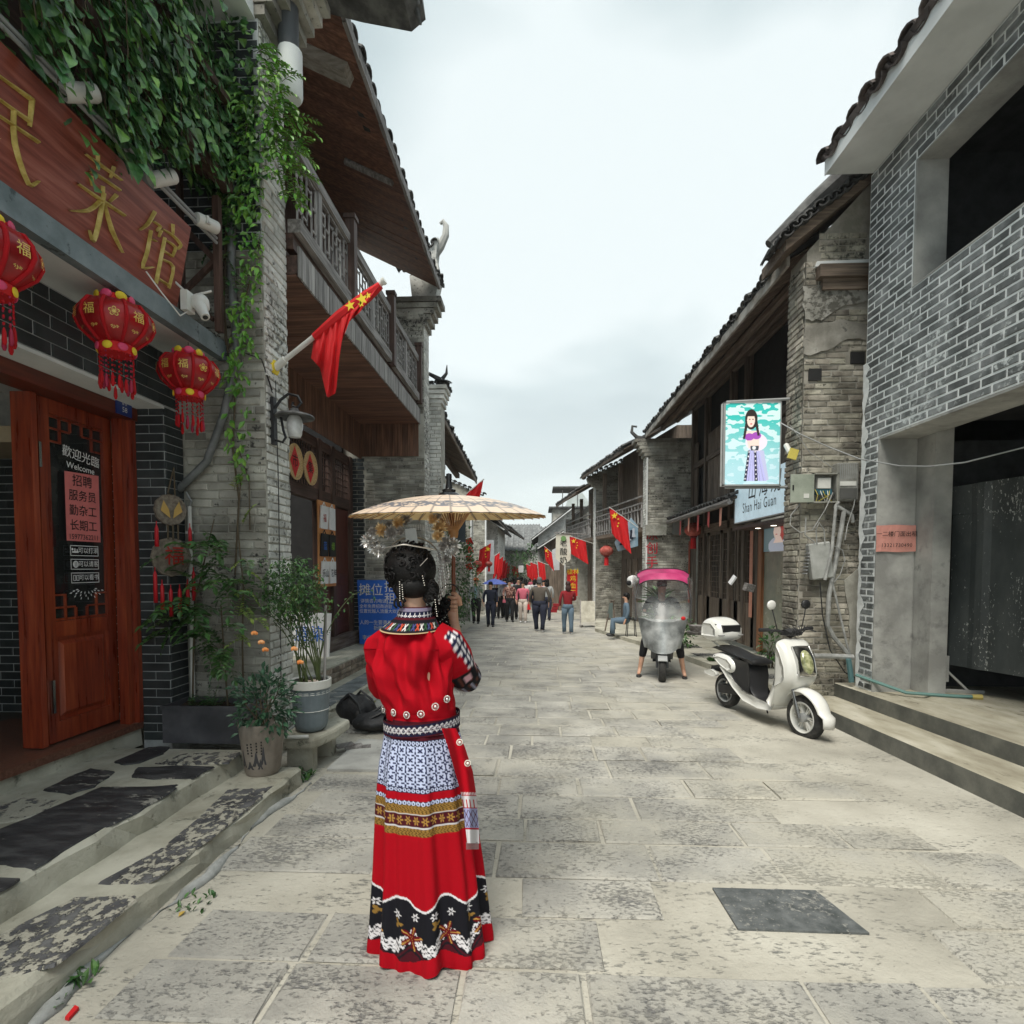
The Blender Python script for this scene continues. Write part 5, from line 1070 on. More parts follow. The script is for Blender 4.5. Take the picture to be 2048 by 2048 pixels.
for k in range(300):
 y=r_.uniform(1.2,4.56);x=-2.42+r_.uniform(-.32,.10)-(.12 if y>4.2 else 0);zl=lowb(y)+abs(r_.gauss(0,.10))+(x+2.32)*-.25;z=r_.uniform(zl+.5,6.6)if r_.random()<.5 else min(6.6,zl+r_.uniform(.4,1.6));path=[]
 zz=z
 if y>3.7:zl+=(y-3.7)*.35
 while zz>zl:
  x+=r_.uniform(-.012,.014);y+=r_.uniform(-.014,.014);path.append((x,y,zz));zz-=r_.uniform(.045,.075)
  if path and r_.random()<.97:
   side=r_.choice((-1,1));d=Vector((r_.uniform(.1,.9),side*r_.uniform(.2,.8),-r_.uniform(.6,1.6)));A.append(((x+r_.uniform(0,.03),y,zz),d,Vector((1,r_.uniform(-.6,.6),r_.uniform(.1,1.0))),r_.uniform(.055,.105)))
 if len(path)>2 and k%4==0:stems.tube(path,.004,4)
for zz in np.arange(3.95,3.62,-.045):A.append(((-2.40+r_.uniform(-.02,.02),2.93+r_.uniform(-.07,.07)+(3.95-zz)*.1,zz),Vector((.5,r_.uniform(-1,1),-1)),Vector((1,0,.5)),r_.uniform(.06,.09)))
def clump(lst,px,py,rx,ry,Y=None,X=None,n=60,s=(.03,.06),droop=1,dep=.06):
 for _ in range(n):
  a=r_.uniform(0,2*PI);q=math.sqrt(r_.random());x_,y_=px+rx*q*math.cos(a),py+ry*q*math.sin(a)
  p=onY(x_,y_,Y)if Y else onX(x_,y_,X);p+=Vector((r_.uniform(0,dep)if X else 0,-r_.uniform(0,dep)if Y else 0,0))
  lst.append((p,Vector((r_.uniform(-.8,.8),-r_.uniform(-.2,.8),-droop+r_.uniform(-.6,.9))),Vector((r_.uniform(-.4,.8),-1,r_.uniform(.2,1.2))),r_.uniform(*s)))
def frond(lst,p,d,L_,s,n=7):
 """pinnate leaf: paired leaflets along a drooping rib"""
 p=Vector(p);d=Vector(d).normalized();q=p.copy();pts=[p.copy()]
 for i in range(n):
  q=q+d*(L_/n);d=(d+Vector((0,0,-.16))).normalized();pts.append(q.copy());sd=d.cross(Vector((0,0,1))).normalized();
  for sg in(-1,1):lst.append((q.copy(),(sd*sg+d*.55).normalized(),Vector((r_.uniform(-.3,.3),-.35+r_.uniform(-.3,.3),1)),s*r_.uniform(.8,1.15)*(1-.35*i/n)))
 lst.append((q,d,Vector((0,-.3,1)),s));stems.tube(pts,.0022,3)
for(x_,y_,rx,ry,n)in((470,120,50,90,110),(430,230,60,90,170),(500,260,40,80,110),(470,350,60,60,120),(455,430,25,60,50)):clump(A,x_,y_,rx,ry,Y=4.58,n=n,s=(.04,.085))
for(x_,y_,rx,ry,n)in((520,230,50,90,60),(500,380,35,60,60),(505,460,25,60,50),(512,560,20,70,55),(490,640,25,40,45),(490,700,30,40,45),(480,770,22,50,45),(490,930,14,40,25),(470,860,14,40,16),(495,850,10,50,14),(548,230,22,90,60),(556,330,18,50,36)):clump(B,x_,y_,rx,ry,Y=4.56,n=n,s=(.045,.085),dep=.12)
for k in range(75):
 x_=r_.uniform(525,590);y_=150+(x_-525)*1.6+r_.uniform(-60,150)
 p=onY(x_,y_,4.62)+Vector((0,r_.uniform(-.1,.1),0));frond(B,p,(r_.uniform(.0,.9),r_.uniform(-.6,.2),r_.uniform(-.9,.3)),r_.uniform(.14,.26),.062,6)
for k in range(40):
 x_=r_.uniform(430,530);y_=r_.uniform(190,560);p=onY(x_,y_,4.57);frond(B if x_>480 else A,p,(r_.uniform(-.6,.8),-r_.uniform(.1,.6),-r_.uniform(.1,.9)),r_.uniform(.14,.24),.045,6)
for pts,rr in(([(450,350),(452,480),(448,600),(455,700),(470,800),(466,900),(478,1000),(470,1150)],.008),([(455,700),(480,640),(500,560)],.006),([(478,900),(498,960),(500,1060)],.005),([(452,480),(440,560),(452,690)],.006)):
 stems.tube([onY(a,b,4.585)for a,b in pts],rr,5)
stems.smooth=True;stems.obj('stem',M_stem,iv)
random.Random(2).shuffle(A);k=int(len(A)*.74);put_leaves(iv,A[:k],IVY,M_leaf_ivy,150);put_leaves(iv,A[k:],IVY,leafmat('fresh_ivy_leaf',(.05,.13,.02),(.09,.21,.035),(.16,.32,.06)),50);put_leaves(iv,B,LEAF,M_leaf_young,100)
q=MB();
for k in range(3):q.ball((-2.42,3.4+k*.05,4.22+k*.03),(.03,.04,.03),8,6)
pb_=thing('rectangular_planter','long dark grey rectangular planter box of saplings against the black brick corner','planter',(-2.66,4.42,.18))
zb=gz(4.4)+.262;m=MB();x0,x1,y0,y1=-3.0,-2.325,4.26,4.58;zt=zb+.30
m.b2((x0,y0,zb),(x1,y0+.02,zt));m.b2((x0,y1-.02,zb),(x1,y1,zt));m.b2((x0,y0+.02,zb),(x0+.02,y1-.02,zt));m.b2((x1-.02,y0+.02,zb),(x1,y1-.02,zt));m.b2((x0+.02,y0+.02,zb),(x1-.02,y1-.02,zb+.02));m.b2((x0-.008,y0-.008,zt-.03),(x1+.008,y0-.001,zt+.002));m.obj('box',mat('brushed_dark_planter',(.05,.05,.057),(.085,.085,.095),(.13,.13,.142),scale=3,rough=.6,speck=(.035,.035,.04),spscale=5,spk=(.62,.7)),pb_)
m=MB();m.grid([[(x0+.02+(x1-x0-.04)*i/10,y0+.02+(y1-y0-.04)*j/5,zt-.04+r_.uniform(-.012,.015))for i in range(11)]for j in range(6)]);m.obj('soil',M_soil,pb_)
def sapling(name,label,base,pts,fr,mt,limit=40,stemr=.008,lf=.07,cat='plant',n=7):
 t=thing(name,label,cat,base);L_=[];s_=MB();global stems;stems=MB()
 s_.tube([Vector(base)+Vector(p)for p in pts],[stemr*(1-.6*i/len(pts))for i in range(len(pts))],6);s_.smooth=True;s_.obj('stem',M_stem,t)
 for p,d,l in fr:frond(L_,Vector(base)+Vector(p),d,l,lf*r_.uniform(.85,1.15),n)
 stems.obj('leaf_stalks',M_stem_g,t);put_leaves(t,L_,LEAF,mt,limit);return t
zs=zt-.05
def rfr(n,c,sp,l=(.2,.32)):return[((c[0]+r_.uniform(-sp[0],sp[0]),c[1]+r_.uniform(-sp[1],sp[1]),c[2]+r_.uniform(-sp[2],sp[2])),(r_.uniform(-1,1),-r_.uniform(-.2,1),r_.uniform(-.4,.7)),r_.uniform(*l))for _ in range(n)]
sapling('sapling','tall leafy sapling at the left end of the planter',(-2.85,4.42,zs),[(0,0,0),(.02,0,.5),(.05,0,.9),(.14,0,1.25),(.22,0,1.55)],rfr(22,(.0,-.02,.75),(.12,.05,.25))+rfr(15,(.15,-.03,1.3),(.1,.05,.3)),M_leaf_mid,90,lf=.085)
sapling('sapling','sapling with a bare pale stake in the middle of the planter',(-2.55,4.42,zs),[(0,0,0),(-.02,0,.4),(-.04,0,.85)],rfr(11,(-.0,-.02,.6),(.12,.05,.22))+rfr(9,(.1,-.02,1.1),(.12,.05,.25)),M_leaf_mid,60,lf=.075)
sapling('sapling','yellowing sapling at the right end of the planter',(-2.45,4.48,zs),[(0,0,0),(.0,0,.5),(.02,0,1.0),(-.02,0,1.5),(.02,0,1.9)],rfr(9,(.05,-.02,.8),(.13,.05,.35),(.12,.22))+rfr(4,(.0,-.02,1.5),(.06,.05,.3),(.12,.2)),leafmat('yellow_green_leaf',(.12,.20,.03),(.20,.30,.05),(.32,.38,.10)),60,lf=.055)
L_=[];t=thing('ground_fern','low dark fern in the planter soil','plant',(-2.75,4.42,zs));stems=MB()
for k in range(14):frond(L_,Vector((-2.75+r_.uniform(-.12,.12),4.42,zs)),(r_.uniform(-1,1),r_.uniform(-1,.4),1.2),.16,.035,6)
stems.obj('leaf_stalks',M_stem_g,t);put_leaves(t,L_,LEAF,M_leaf_ivy,0)
tp=thing('plant_pot','taupe tapered plant pot printed with ink mountains on the lower step','plant pot',(-2.05,4.0,gz(4)+.132))
m=MB();m.lathe([(0,.01),(.10,.01),(.112,0),(.118,.012),(.125,.03),(.165,.37),(.168,.385),(.160,.388),(.155,.36),(0,.35)],n=40);m.smooth=True;m.obj('pot',mat('taupe_clay',(.20,.17,.14),(.26,.225,.19),(.32,.28,.24),scale=5,rough=.75),tp,local=True)
def potpt(a,z,e=.0015):r0=.125+(.165-.125)*(z-.03)/.34+e;return(r0*math.sin(a),-r0*math.cos(a),z)
def mount(cx,w_,h,zb,par=tp):
 m=MB();n=9;top=[]
 for i in range(n+1):u=i/n;top.append((cx-w_/2+w_*u,zb+h*(1-abs(2*u-1)**.8)*(1+.25*math.sin(i*5.3))))
 m.grid([[potpt(a,zb+.3*(z-zb)*math.sin(i*2.2)**2)for i,(a,z)in enumerate(top)],[potpt(a,z)for a,z in top]]);m.obj('ink_mountain',flat('ink_wash',(.055,.055,.06),rough=.8),par,local=True)
for a in((-.62,.35,.13,.07),(-.2,.5,.06,.06),(.15,.5,.11,.08),(.5,.35,.14,.09),(.35,.3,.08,.06)):mount(*a)
for i,a in enumerate((-.25,-.05,.2,.42)):
 m=MB()
 for k in range(4+i%2):p=Vector(potpt(a,.25-k*.022+i*.006));m.box(p,(.009,.004,.010),(0,0,a))
 m.obj('ink_script',M_ink,tp,local=True)
m=MB();m.lathe([(0,.352),(.154,.348)],n=16);m.obj('soil',M_soil,tp,local=True)
def bush(name,label,base,r3,n,mt,size,limit,stemsn=10,hgt=.4,cat='plant',geo=LEAF,group=None,up=.3,ctr=None):
 t=thing(name,label,cat,base,group=group);L_=[];s_=MB();ctr=ctr or(0,0,hgt)
 for k in range(stemsn):
  a=r_.uniform(0,2*PI);e=Vector((ctr[0]+r3[0]*.8*math.cos(a)*r_.random(),ctr[1]+r3[1]*.8*math.sin(a)*r_.random(),ctr[2]+r3[2]*r_.uniform(-.2,.8)));p0=Vector((r_.uniform(-.04,.04),r_.uniform(-.04,.04),0));mid=p0.lerp(e,.5)+Vector((r_.uniform(-.05,.05),r_.uniform(-.05,.05),.05));s_.tube([p0,mid,e],[.006,.004,.002],5)
 s_.smooth=True;s_.obj('stem',M_stem,t,local=True)
 for k in range(n):
  a=r_.uniform(0,2*PI);b=math.acos(r_.uniform(-1,1));q_=r_.uniform(.45,1)**.5;c=Vector((math.sin(b)*math.cos(a)*r3[0],math.sin(b)*math.sin(a)*r3[1],math.cos(b)*r3[2]))*q_
  c=c*(1+.22*math.sin(a*3+b*4));L_.append((Vector(base)+Vector(ctr)+c,c.normalized()+rv(r_,.8),Vector((r_.uniform(-.5,.5),r_.uniform(-.6,.3),1)),size*r_.uniform(.7,1.3)))
 put_leaves(t,L_,geo,mt,limit);return t
rb=bush('rose_bush','small rose bush with orange blooms in the taupe pot',(-2.05,4.0,gz(4)+.48),(.22,.18,.23),620,M_leaf_blue,.052,120,ctr=(.03,-.02,.17))
M_rose=mat('orange_rose_petal',(.75,.20,.04),(.85,.34,.10),(.9,.5,.25),scale=20,rough=.6)
def rose(p,par,s=.022,mt=None):
 m=MB()
 for k in range(10):a=k*2.4;rr=.3+.07*k;m.ball(Vector(p)+Vector((math.cos(a)*s*rr,math.sin(a)*s*rr,-s*.05*k)),(s*.5,s*.5,s*.65),6,5)
 m.smooth='all';m.obj('rose',mt or M_rose,par)
for a in((522,1283),(530,1298),(588,1296),(600,1323),(508,1265)):rose(onY(a[0],a[1],3.9),rb,.02)
bn=thing('stone_bench','rough stone slab on blocks carrying the grey blue tub','bench',(-1.93,4.6,gz(4.6)))
m=MB();zb=gz(4.6)+.20
P_=[(-2.12,4.28),(-1.80,4.34),(-1.72,4.62),(-1.70,4.92),(-1.82,5.0),(-2.1,4.9)];top=[(x+r_.uniform(-.015,.015),y,zb+.10)for x,y in P_];m.prism([(x,y,zb)for x,y in P_],(0,0,.095));o=m.obj('slab',M_cement,bn);bv=o.modifiers.new('b','BEVEL');bv.width=.025;bv.segments=2
for y in(4.42,4.85):m=MB();m.box((-1.93,y,zb-.11),(.2,.14,.24),(0,0,.1));m.obj('block',M_cement,bn)
tb=thing('plant_tub','ribbed grey blue plastic tub with a white rim standing on the stone bench','plant pot',(-1.92,4.58,zb+.10))
m=MB();n=60;P_=[]
for r0,z in((0,.0),(.10,.0),(.125,.02),(.135,.06),(.155,.36)):P_.append([((r0+(.003*(k%3==0)if z>.03 else 0))*math.cos(2*PI*k/n),(r0+(.003*(k%3==0)if z>.03 else 0))*math.sin(2*PI*k/n),z)for k in range(n)])
m.grid(P_,closeu=True);m.smooth=True;m.obj('tub',mat('grey_blue_plastic',(.12,.155,.175),(.16,.20,.225),(.20,.245,.27),scale=4,rough=.45),tb,local=True)
m=MB();m.lathe([(.157,.36),(.168,.365),(.17,.43),(.16,.435),(.150,.42)],n=40);m.smooth=True;m.obj('rim',M_white,tb,local=True)
m=MB();m.lathe([(0,.41),(.151,.405)],n=20);m.obj('soil',M_soil,tb,local=True)
for z in(.18,.32,.335):m=MB();m.tube([((.147+.02*z)*math.cos(2*PI*k/24),(.147+.02*z)*math.sin(2*PI*k/24),z)for k in range(24)],.003,4,closed=True);m.obj('tie_wire',M_white,tb,local=True)
m=MB()
for k in range(9):m.ball((r_.uniform(-.11,.11),-r_.uniform(0,.11),.415),.016,7,5)
m.smooth='all';stuff(m.obj('pebbles',mat('pale_pebble',(.4,.3,.22),(.6,.5,.42),(.75,.7,.6),scale=30),tb,local=True))
t=thing('climbing_rose','tall spindly climbing rose with bare lower stems in the grey blue tub','plant',(-1.92,4.58,zb+.5));s_=MB();L_=[]
for k in range(26):
 a=r_.uniform(0,2*PI);p=Vector((-1.92+.08*math.cos(a),4.58+.08*math.sin(a),zb+.5));d=Vector((r_.uniform(-.32,.1),r_.uniform(-.3,.15),1));pts=[p.copy()];n=r_.randint(12,22)
 for i in range(n):
  p=p+d.normalized()*.055;d+=Vector((r_.uniform(-.16,.15),r_.uniform(-.12,.12),-.015*i+r_.uniform(-.05,.05)+.05));pts.append(p.copy())
  if p.z>zb+1.0 or(i>4 and r_.random()<.25):
   for _ in range(3):L_.append((p+rv(r_,.035),rv(r_)+Vector((0,0,-.2)),Vector((r_.uniform(-.5,.5),-.4,1)),r_.uniform(.022,.045)))
 s_.tube(pts,[.006*(1-.7*i/len(pts))for i in range(len(pts))],5)
for k in range(1500):
 a=r_.uniform(0,2*PI);b=math.acos(r_.uniform(-1,1));q_=r_.random()**.4;c=Vector((math.sin(b)*math.cos(a)*.27,math.sin(b)*math.sin(a)*.2,math.cos(b)*.30))*q_
 L_.append((Vector((-2.03,4.55,zb+1.28))+c+(Vector((-.22,0,-.0))if r_.random()<.12 else Vector()),rv(r_),Vector((r_.uniform(-.5,.5),-.4,1)),r_.uniform(.028,.05)))
s_.smooth=True;s_.obj('stem',M_stem_g,t);put_leaves(t,L_,LEAF,M_leaf_mid,180)
m=MB();m.tube([(-1.83,4.66,zb+.5),(-1.81,4.66,zb+1.15)],.012,6);m.obj('stake',M_greywood_z,t)
m=MB();m.tube([(-2.02,4.30,zb+.115),(-1.84,4.33,zb+.115)],.014,8);o=m.obj('plastic_pipe_offcut',M_white);tag(o,'short white pipe offcut lying on the stone bench','pipe')
def tuft(label,x,y,n,s,h=0,mt=None):
 t=thing('weed_tuft',label,'weed',(x,y,gz(y)+h));L_=[]
 for k in range(n):a=r_.uniform(0,2*PI);L_.append((Vector((x+r_.uniform(-.09,.09),y+r_.uniform(-.09,.09),gz(y)+h)),Vector((math.cos(a),math.sin(a),r_.uniform(.4,1.6))),Vector((0,0,1))+rv(r_,.3),s*r_.uniform(.6,1.2)))
 put_leaves(t,L_,LEAF,mt or M_leaf_mid,0)
tuft('green weeds growing under the stone bench',-1.88,4.22,60,.07);tuft('weed tuft in the gutter at the bottom left corner',-1.83,1.98,70,.06);tuft('tiny weed in the mortar fillet left of the dress',-1.66,2.55,24,.035);tuft('grass tuft on the kerb behind the black bags',-2.1,6.6,60,.10,mt=leafmat('dry_grass',(.16,.18,.06),(.25,.26,.09),(.36,.35,.14)))
tuft('grass patch on the raised walk left of the parked scooter',3.45,8.9,90,.09,.1);tuft('grass patch further along the raised walk',3.2,10.2,90,.09,.1)
m=MB();p=[Vector(_O+(d_:=_ray(*c))*((0.003-EYE)/(d_[2]-SLOPE*d_[1])))for c in((138,2042),(158,2020),(150,2016),(130,2040))];m.prism(p,(0,0,.012));o=m.obj('litter_strip',M_red);tag(o,'small strip of red plastic litter at the bottom left','litter')
o=MB();c_=Vector((-1.66,2.43,gz(2.43)+.006));o.add([c_+Vector(v_)*.05 for v_ in LEAF[0]],LEAF[1]);o=o.obj('fallen_leaf',flat('yellow_leaf',(.55,.38,.08)));tag(o,'fallen yellow leaf beside the mortar fillet','leaf')
def bag(label,c,r3,rot,seed,extra=True):
 t=thing('backpack',label,'bag',c,(0,0,rot));m=MB();m.ball((0,0,r3[2]),r3,20,12);rr=np.random.default_rng(seed);ph=rr.uniform(0,6,4)
 m.v=[(x*(1+.10*math.sin(9*y/r3[1]+ph[0])),y*(1+.08*math.sin(8*x/r3[0]+ph[1])),max(.0,z*(1+.10*math.sin(7*x/r3[0]+ph[2])*math.sin(6*y/r3[1]+ph[3]))))for x,y,z in m.v]
 m.smooth='all';m.obj('body',mat('black_nylon',(.008,.008,.009),(.014,.014,.016),(.03,.03,.034),scale=12,rough=.55,bump=.5,bscale=24,bdist=.02),t,local=True)
 for s_ in(-1,1):q=MB();q.tube([(-r3[0]*.8,s_*r3[1]*.5,r3[2]),(0,s_*r3[1]*.6,r3[2]*2.15),(r3[0]*.6,s_*r3[1]*.7,r3[2]*1.6),(r3[0]*1.1,s_*r3[1]*.9,.01)],.014,6);q.smooth=True;q.obj('strap',M_black,t,local=True)
 q=MB();q.ball((r3[0]*.55,-r3[1]*.5,r3[2]*.7),(r3[0]*.4,r3[1]*.5,r3[2]*.6),12,8);q.smooth='all';q.obj('pocket',M_black,t,local=True)
bag('flat black camera backpack lying behind the woman on the left',(-1.62,5.65,gz(5.6)),(.30,.2,.10),.3,1);bag('black bag slumped furthest left against the kerb',(-1.98,5.9,gz(5.9)),(.22,.16,.16),-.4,2);bag('black bag nearest the red jacket',(-1.35,5.35,gz(5.3)),(.17,.16,.12),.8,3)
for k in range(3):m=MB();m.box((-1.62-k*.07,5.0-k*.03,gz(5)+.02+k*.018),(.16,.09,.018),(0,0,.3+k*.2));o=m.obj('wood_offcut',M_greywood);tag(o,('wood offcut lowest beside the stone bench','wood offcut in the middle of the little pile','wood offcut on top of the little pile')[k],'wood')
#  LAMP, FLAG, SIGNS (left)
lp=thing('wall_lantern','black wrought iron wall lamp with a frosted jar shade on the brick pillar','lamp',(-2.26,4.72,2.9))
m=MB();m.b2((-2.285,4.69,2.62),(-2.25,4.75,3.02));m.obj('back_plate',M_iron,lp)
m=MB();sp_=[(-2.25,4.72,2.93),(-2.20,4.72,3.0),(-2.13,4.72,3.05),(-2.05,4.72,3.03),(-2.02,4.72,2.97),(-2.06,4.72,2.93),(-2.10,4.72,2.95),(-2.09,4.72,2.98)];m.tube(sp_,.012,7);m.tube([(-2.25,4.72,2.66),(-2.19,4.72,2.64),(-2.16,4.72,2.68),(-2.18,4.72,2.74),(-2.2,4.72,2.86)],.011,6);m.tube([(-2.25,4.72,2.88),(-2.09,4.72,2.87)],.012,6);m.smooth=True;stuff(m.obj('scroll_bracket',M_iron,lp));lp.children[-1]['kind']='stuff'
m=MB();m.lathe([(.0,2.93),(.03,2.925),(.04,2.90),(.155,2.865),(.165,2.85),(.16,2.845),(.0,2.868)],(-2.08,4.72,0),20);m.smooth=True;m.obj('lamp_shade',mat('weathered_black_metal',(.03,.03,.032),(.09,.09,.09),(.18,.18,.18),scale=14,rough=.6),lp)
m=MB();m.lathe([(.045,2.86),(.062,2.83),(.068,2.78),(.056,2.70),(.045,2.68),(0,2.675)],(-2.08,4.72,0),18);m.smooth=True;m.obj('glass_jar',mat('frosted_lamp_glass',(.45,.46,.45),(.6,.61,.6),(.72,.73,.72),scale=8,rough=.25,coat=.5),lp)
q=MB()
for dx in(0,.025):q.tube([(-2.7,4.57,3.30+dx),(-2.45,4.57,3.35),(-2.3,4.6,3.3),(-2.26,4.7,3.05+dx)],.004,4)
q.tube([(-2.28,4.8,3.2),(-2.27,4.8,2.3),(-2.28,4.8,.4)],.004,4);o=q.obj('loose_cables',M_black);tag(stuff(o),'thin black cables looping across the pillar to the wall lamp','cable')
def star(c,u,v,r,par,mt=None,n_=None):
 m=MB();c=Vector(c);u=Vector(u).normalized();v=Vector(v).normalized();P_=[]
 for k in range(10):a=PI/2+k*PI/5;q=r if k%2==0 else r*.4;P_.append(c+u*q*math.cos(a)+v*q*math.sin(a))
 m.add([c]+P_,[(0,i+1,(i+1)%10+1)for i in range(10)]);return m.obj('star',mt or M_yellow,par)
fg=thing('national_flag','large red flag with yellow stars furled round a white pole on the brick pillar','flag',(-2.26,4.8,3.3))
pA_=Vector((-2.28,4.80,3.30));pB_=onY(768,562,4.55);dd=(pB_-pA_).normalized()
m=MB();m.tube([pA_,pB_],.022,10);m.tube([pA_-dd*.0,pA_+dd*.12],.034,10);m.tube([pB_-dd*.015,pB_+dd*.01],.03,10);m.smooth=True;m.obj('pole',M_white,fg)
m=MB();m.lathe([(0,0),(.07,0),(.06,.02),(0,.02)],pA_-Vector((.01,0,0)),12,M=Euler((0,PI/2,0)).to_matrix());m.obj('socket',M_yellow,fg)
top=[(626,672),(650,655),(680,636),(705,616),(730,594),(750,576),(766,563)];bot=[(620,716),(648,742),(658,796),(676,780),(684,652),(712,626),(745,590)]
bot2=[(622,716),(640,736),(654,796),(672,786),(681,690),(698,644),(722,622),(746,588)];top2=[(628,676),(645,664),(662,652),(680,639),(697,626),(715,611),(738,592),(762,568)]
P_=[];n=36;mrows=22
for j in range(mrows+1):
 t=j/mrows;row=[]
 for i in range(n+1):
  u=i/n*(len(top2)-1);k=min(int(u),len(top2)-2);f=u-k;a=Vector(top2[k]).lerp(Vector(top2[k+1]),f);b=Vector(bot2[k]).lerp(Vector(bot2[k+1]),f);q=a.lerp(b,t)
  dep=4.72-.25*i/n+.05*math.sin(u*4.6+t*2.5)*(t+.15)+.025*math.sin(u*9.1+5*t)-.03*math.sin(PI*t);row.append(onY(q.x,q.y,dep))
 P_.append(row)
m=MB();m.grid(P_);m.smooth='all';m.obj('cloth',M_red,fg)
m=MB();s0=onY(626,674,4.72);m.tube([pA_.lerp(pB_,t)+Vector((0,-.0,-.012))for t in(.38,.5,.62,.75,.86,.97)],[.036,.046,.055,.05,.045,.03],9);m.smooth=True;m.obj('cloth_roll',M_red,fg)
for(x_,y_,r0)in((700,611,.045),(724,598,.055),(736,591,.03),(722,608,.028)):star(onY(x_,y_,4.44),(1,0,.3),(-.25,0,1),r0,fg)
for i,(y,ch)in enumerate(((7.62,'市'),(8.14,'集'))):
 t=thing('woven_fan_sign',('round woven tray sign with the left red diamond character','round woven tray sign with the right red diamond character')[i],'sign',(FXs+.1,y,3.0))
 m=MB();m.lathe([(0,.0),(.22,.0),(.245,.015),(.25,.03),(.235,.03),(.22,.012),(0,.012)],(FXs+.12,y,3.03),28,M=Euler((0,PI/2,0)).to_matrix());m.obj('tray',mat('woven_straw',(.42,.26,.10),(.58,.40,.19),(.70,.52,.29),scale=60,rough=.8),t)
 m=MB();c=Vector((FXs+.137,y,3.03));m.add([c+Vector(q)for q in((0,-.15,0),(0,0,-.22),(0,.15,0),(0,0,.22))],[(0,1,2,3)]);m.obj('diamond',flat('red_paper',(.62,.02,.02)),t)
 text('lettering',ch,M_ink,c+Vector((.002,0,0)),(0,1,0),(0,0,1),.19,t,bold=.02)
bp_=thing('display_board','orange edged board hung with six printed cloth bags beside the shop door','board',(FXs+.05,9.0,2));m=MB();m.b2((FXs+.06,8.55,1.25),(FXs+.08,9.28,2.62));m.obj('board',flat('orange_board',(.62,.27,.10)),bp_)
for i in range(3):
 for j in range(2):
  y=8.74+j*.34;z=2.36-i*.44;t=thing('printed_bag','printed cloth bag, %s row, %s'%(('top','middle','bottom')[i],('near the doorway','near the blue board')[j]),'bag',(FXs+.1,y,z),group='cloth bags on the display board');c_=(M_wpaint,flat('black_canvas',(.015,.015,.017)),M_wpaint)[i]
  m=MB();m.box((FXs+.10,y,z),(.02,.30,.36),(0,.06*(1-j),.05*j));m.obj('cloth',c_,t);m=MB();m.tube([(FXs+.1,y-.07,z+.17),(FXs+.1,y,z+.24),(FXs+.1,y+.07,z+.17)],.008,4);m.obj('handle',c_,t)
  text('lettering',('福','','蓝','绿','乐山','花样')[i*2+j]or '·',(flat('dull_red_ink',(.4,.05,.04)),M_ink,flat('blue_ink',(.02,.15,.6)),flat('lime_ink',(.25,.5,.05)),M_ink,M_ink)[i*2+j],(FXs+.113,y,z-.02),(0,1,0),(0,0,1),.14 if i*2+j!=1 else.05,t,bold=.03)
t=thing('printed_canvas','white canvas sheet with blue printed figures leaning in the shop doorway','canvas',(-3.7,8.4,.2));m=MB();zc=gz(8.4)+.38;m.prism([(-3.85,8.45,zc),(-3.22,8.38,zc),(-3.22,8.5,zc+.66),(-3.85,8.57,zc+.68)],(0,.03,0));m.obj('canvas',M_wpaint,t)
text('lettering','蓝染',flat('blue_ink',(.02,.15,.6)),(-3.54,8.44,zc+.33),(1,-.1,0),(0,.15,1),.26,t,bold=.01)
bb_=thing('blue_notice_board','tall bright blue board handwritten in white Chinese leaning on the old wall','notice board',(-3.0,10.1,.2));zc=gz(10)+.39;H_=1.17
m=MB();A_=[(-3.26,10.0,zc),(-2.45,9.9,zc),(-2.50,10.2,zc+H_),(-3.38,10.26,zc+H_)];m.prism(A_,(0,.03,0));m.obj('board',flat('bright_blue_board',(.03,.16,.66),rough=.5),bb_)
U_=Vector((.8,-.09,0)).normalized();V_=Vector((-.08,.24,H_)).normalized();og=Vector((-3.30,10.12,zc+.0))
def bt(s_,x,z,sz,al='LEFT'):text('lettering',s_,M_wpaint,Vector((-3.28,9.99,zc))+U_*x+V_*z+Vector((0,-.004,0)),U_,V_,sz,bb_,align=al,bold=.015)
bt('摊位',.02,1.0,.24);bt('招',.52,1.06,.22);bt('租',.52,.84,.22);bt('详情咨询电话',.05,.80,.085);bt('全年免费招商进驻',.03,.70,.08);bt('位置优越人流量大欢迎',.03,.61,.08);bt('人的一生要勇敢',.03,.40,.09);bt('折腾',.30,.30,.09);bt('李经理',.08,.12,.09)
m=MB();m.prism([Vector((-3.26,9.985,zc+.52)),Vector((-2.5,9.9,zc+.52)),Vector((-2.5,9.9,zc+.525)),Vector((-3.26,9.985,zc+.525))],(0,.006,0));
#  RIGHT: signs, boxes, pipes
ps=thing('hanging_poster','hanging light box poster of a costumed figure on turquoise water beside the old wall','poster',(2.66,7.1,3.1))
x0,x1,z0,z1,yy=2.335,3.0,2.60,3.60,7.10
nx_,nz_=150,226;P_=[[(x0+(x1-x0)*i/nx_,yy,z0+(z1-z0)*j/nz_)for i in range(nx_+1)]for j in range(nz_+1)]
m=MB();m.grid(P_);me=m.mesh('print',print_mat('poster_print',rough=.35));
uu,vv=np.meshgrid(np.linspace(0,1,nx_+1),np.linspace(0,1,nz_+1));
def vnoise(u,v,sx,sy,seed=0):
 r=np.random.default_rng(seed);g_=r.random((64,64));x=(u*sx)%63;y=(v*sy)%63;xi=x.astype(int);yi=y.astype(int);fx=x-xi;fy=y-yi;fx=fx*fx*(3-2*fx);fy=fy*fy*(3-2*fy)
 return(g_[yi,xi]*(1-fx)+g_[yi,(xi+1)%64]*fx)*(1-fy)+(g_[(yi+1)%64,xi]*(1-fx)+g_[(yi+1)%64,(xi+1)%64]*fx)*fy
wv=vnoise(uu,vv,7,26,1)*.6+vnoise(uu,vv,14,50,2)*.4
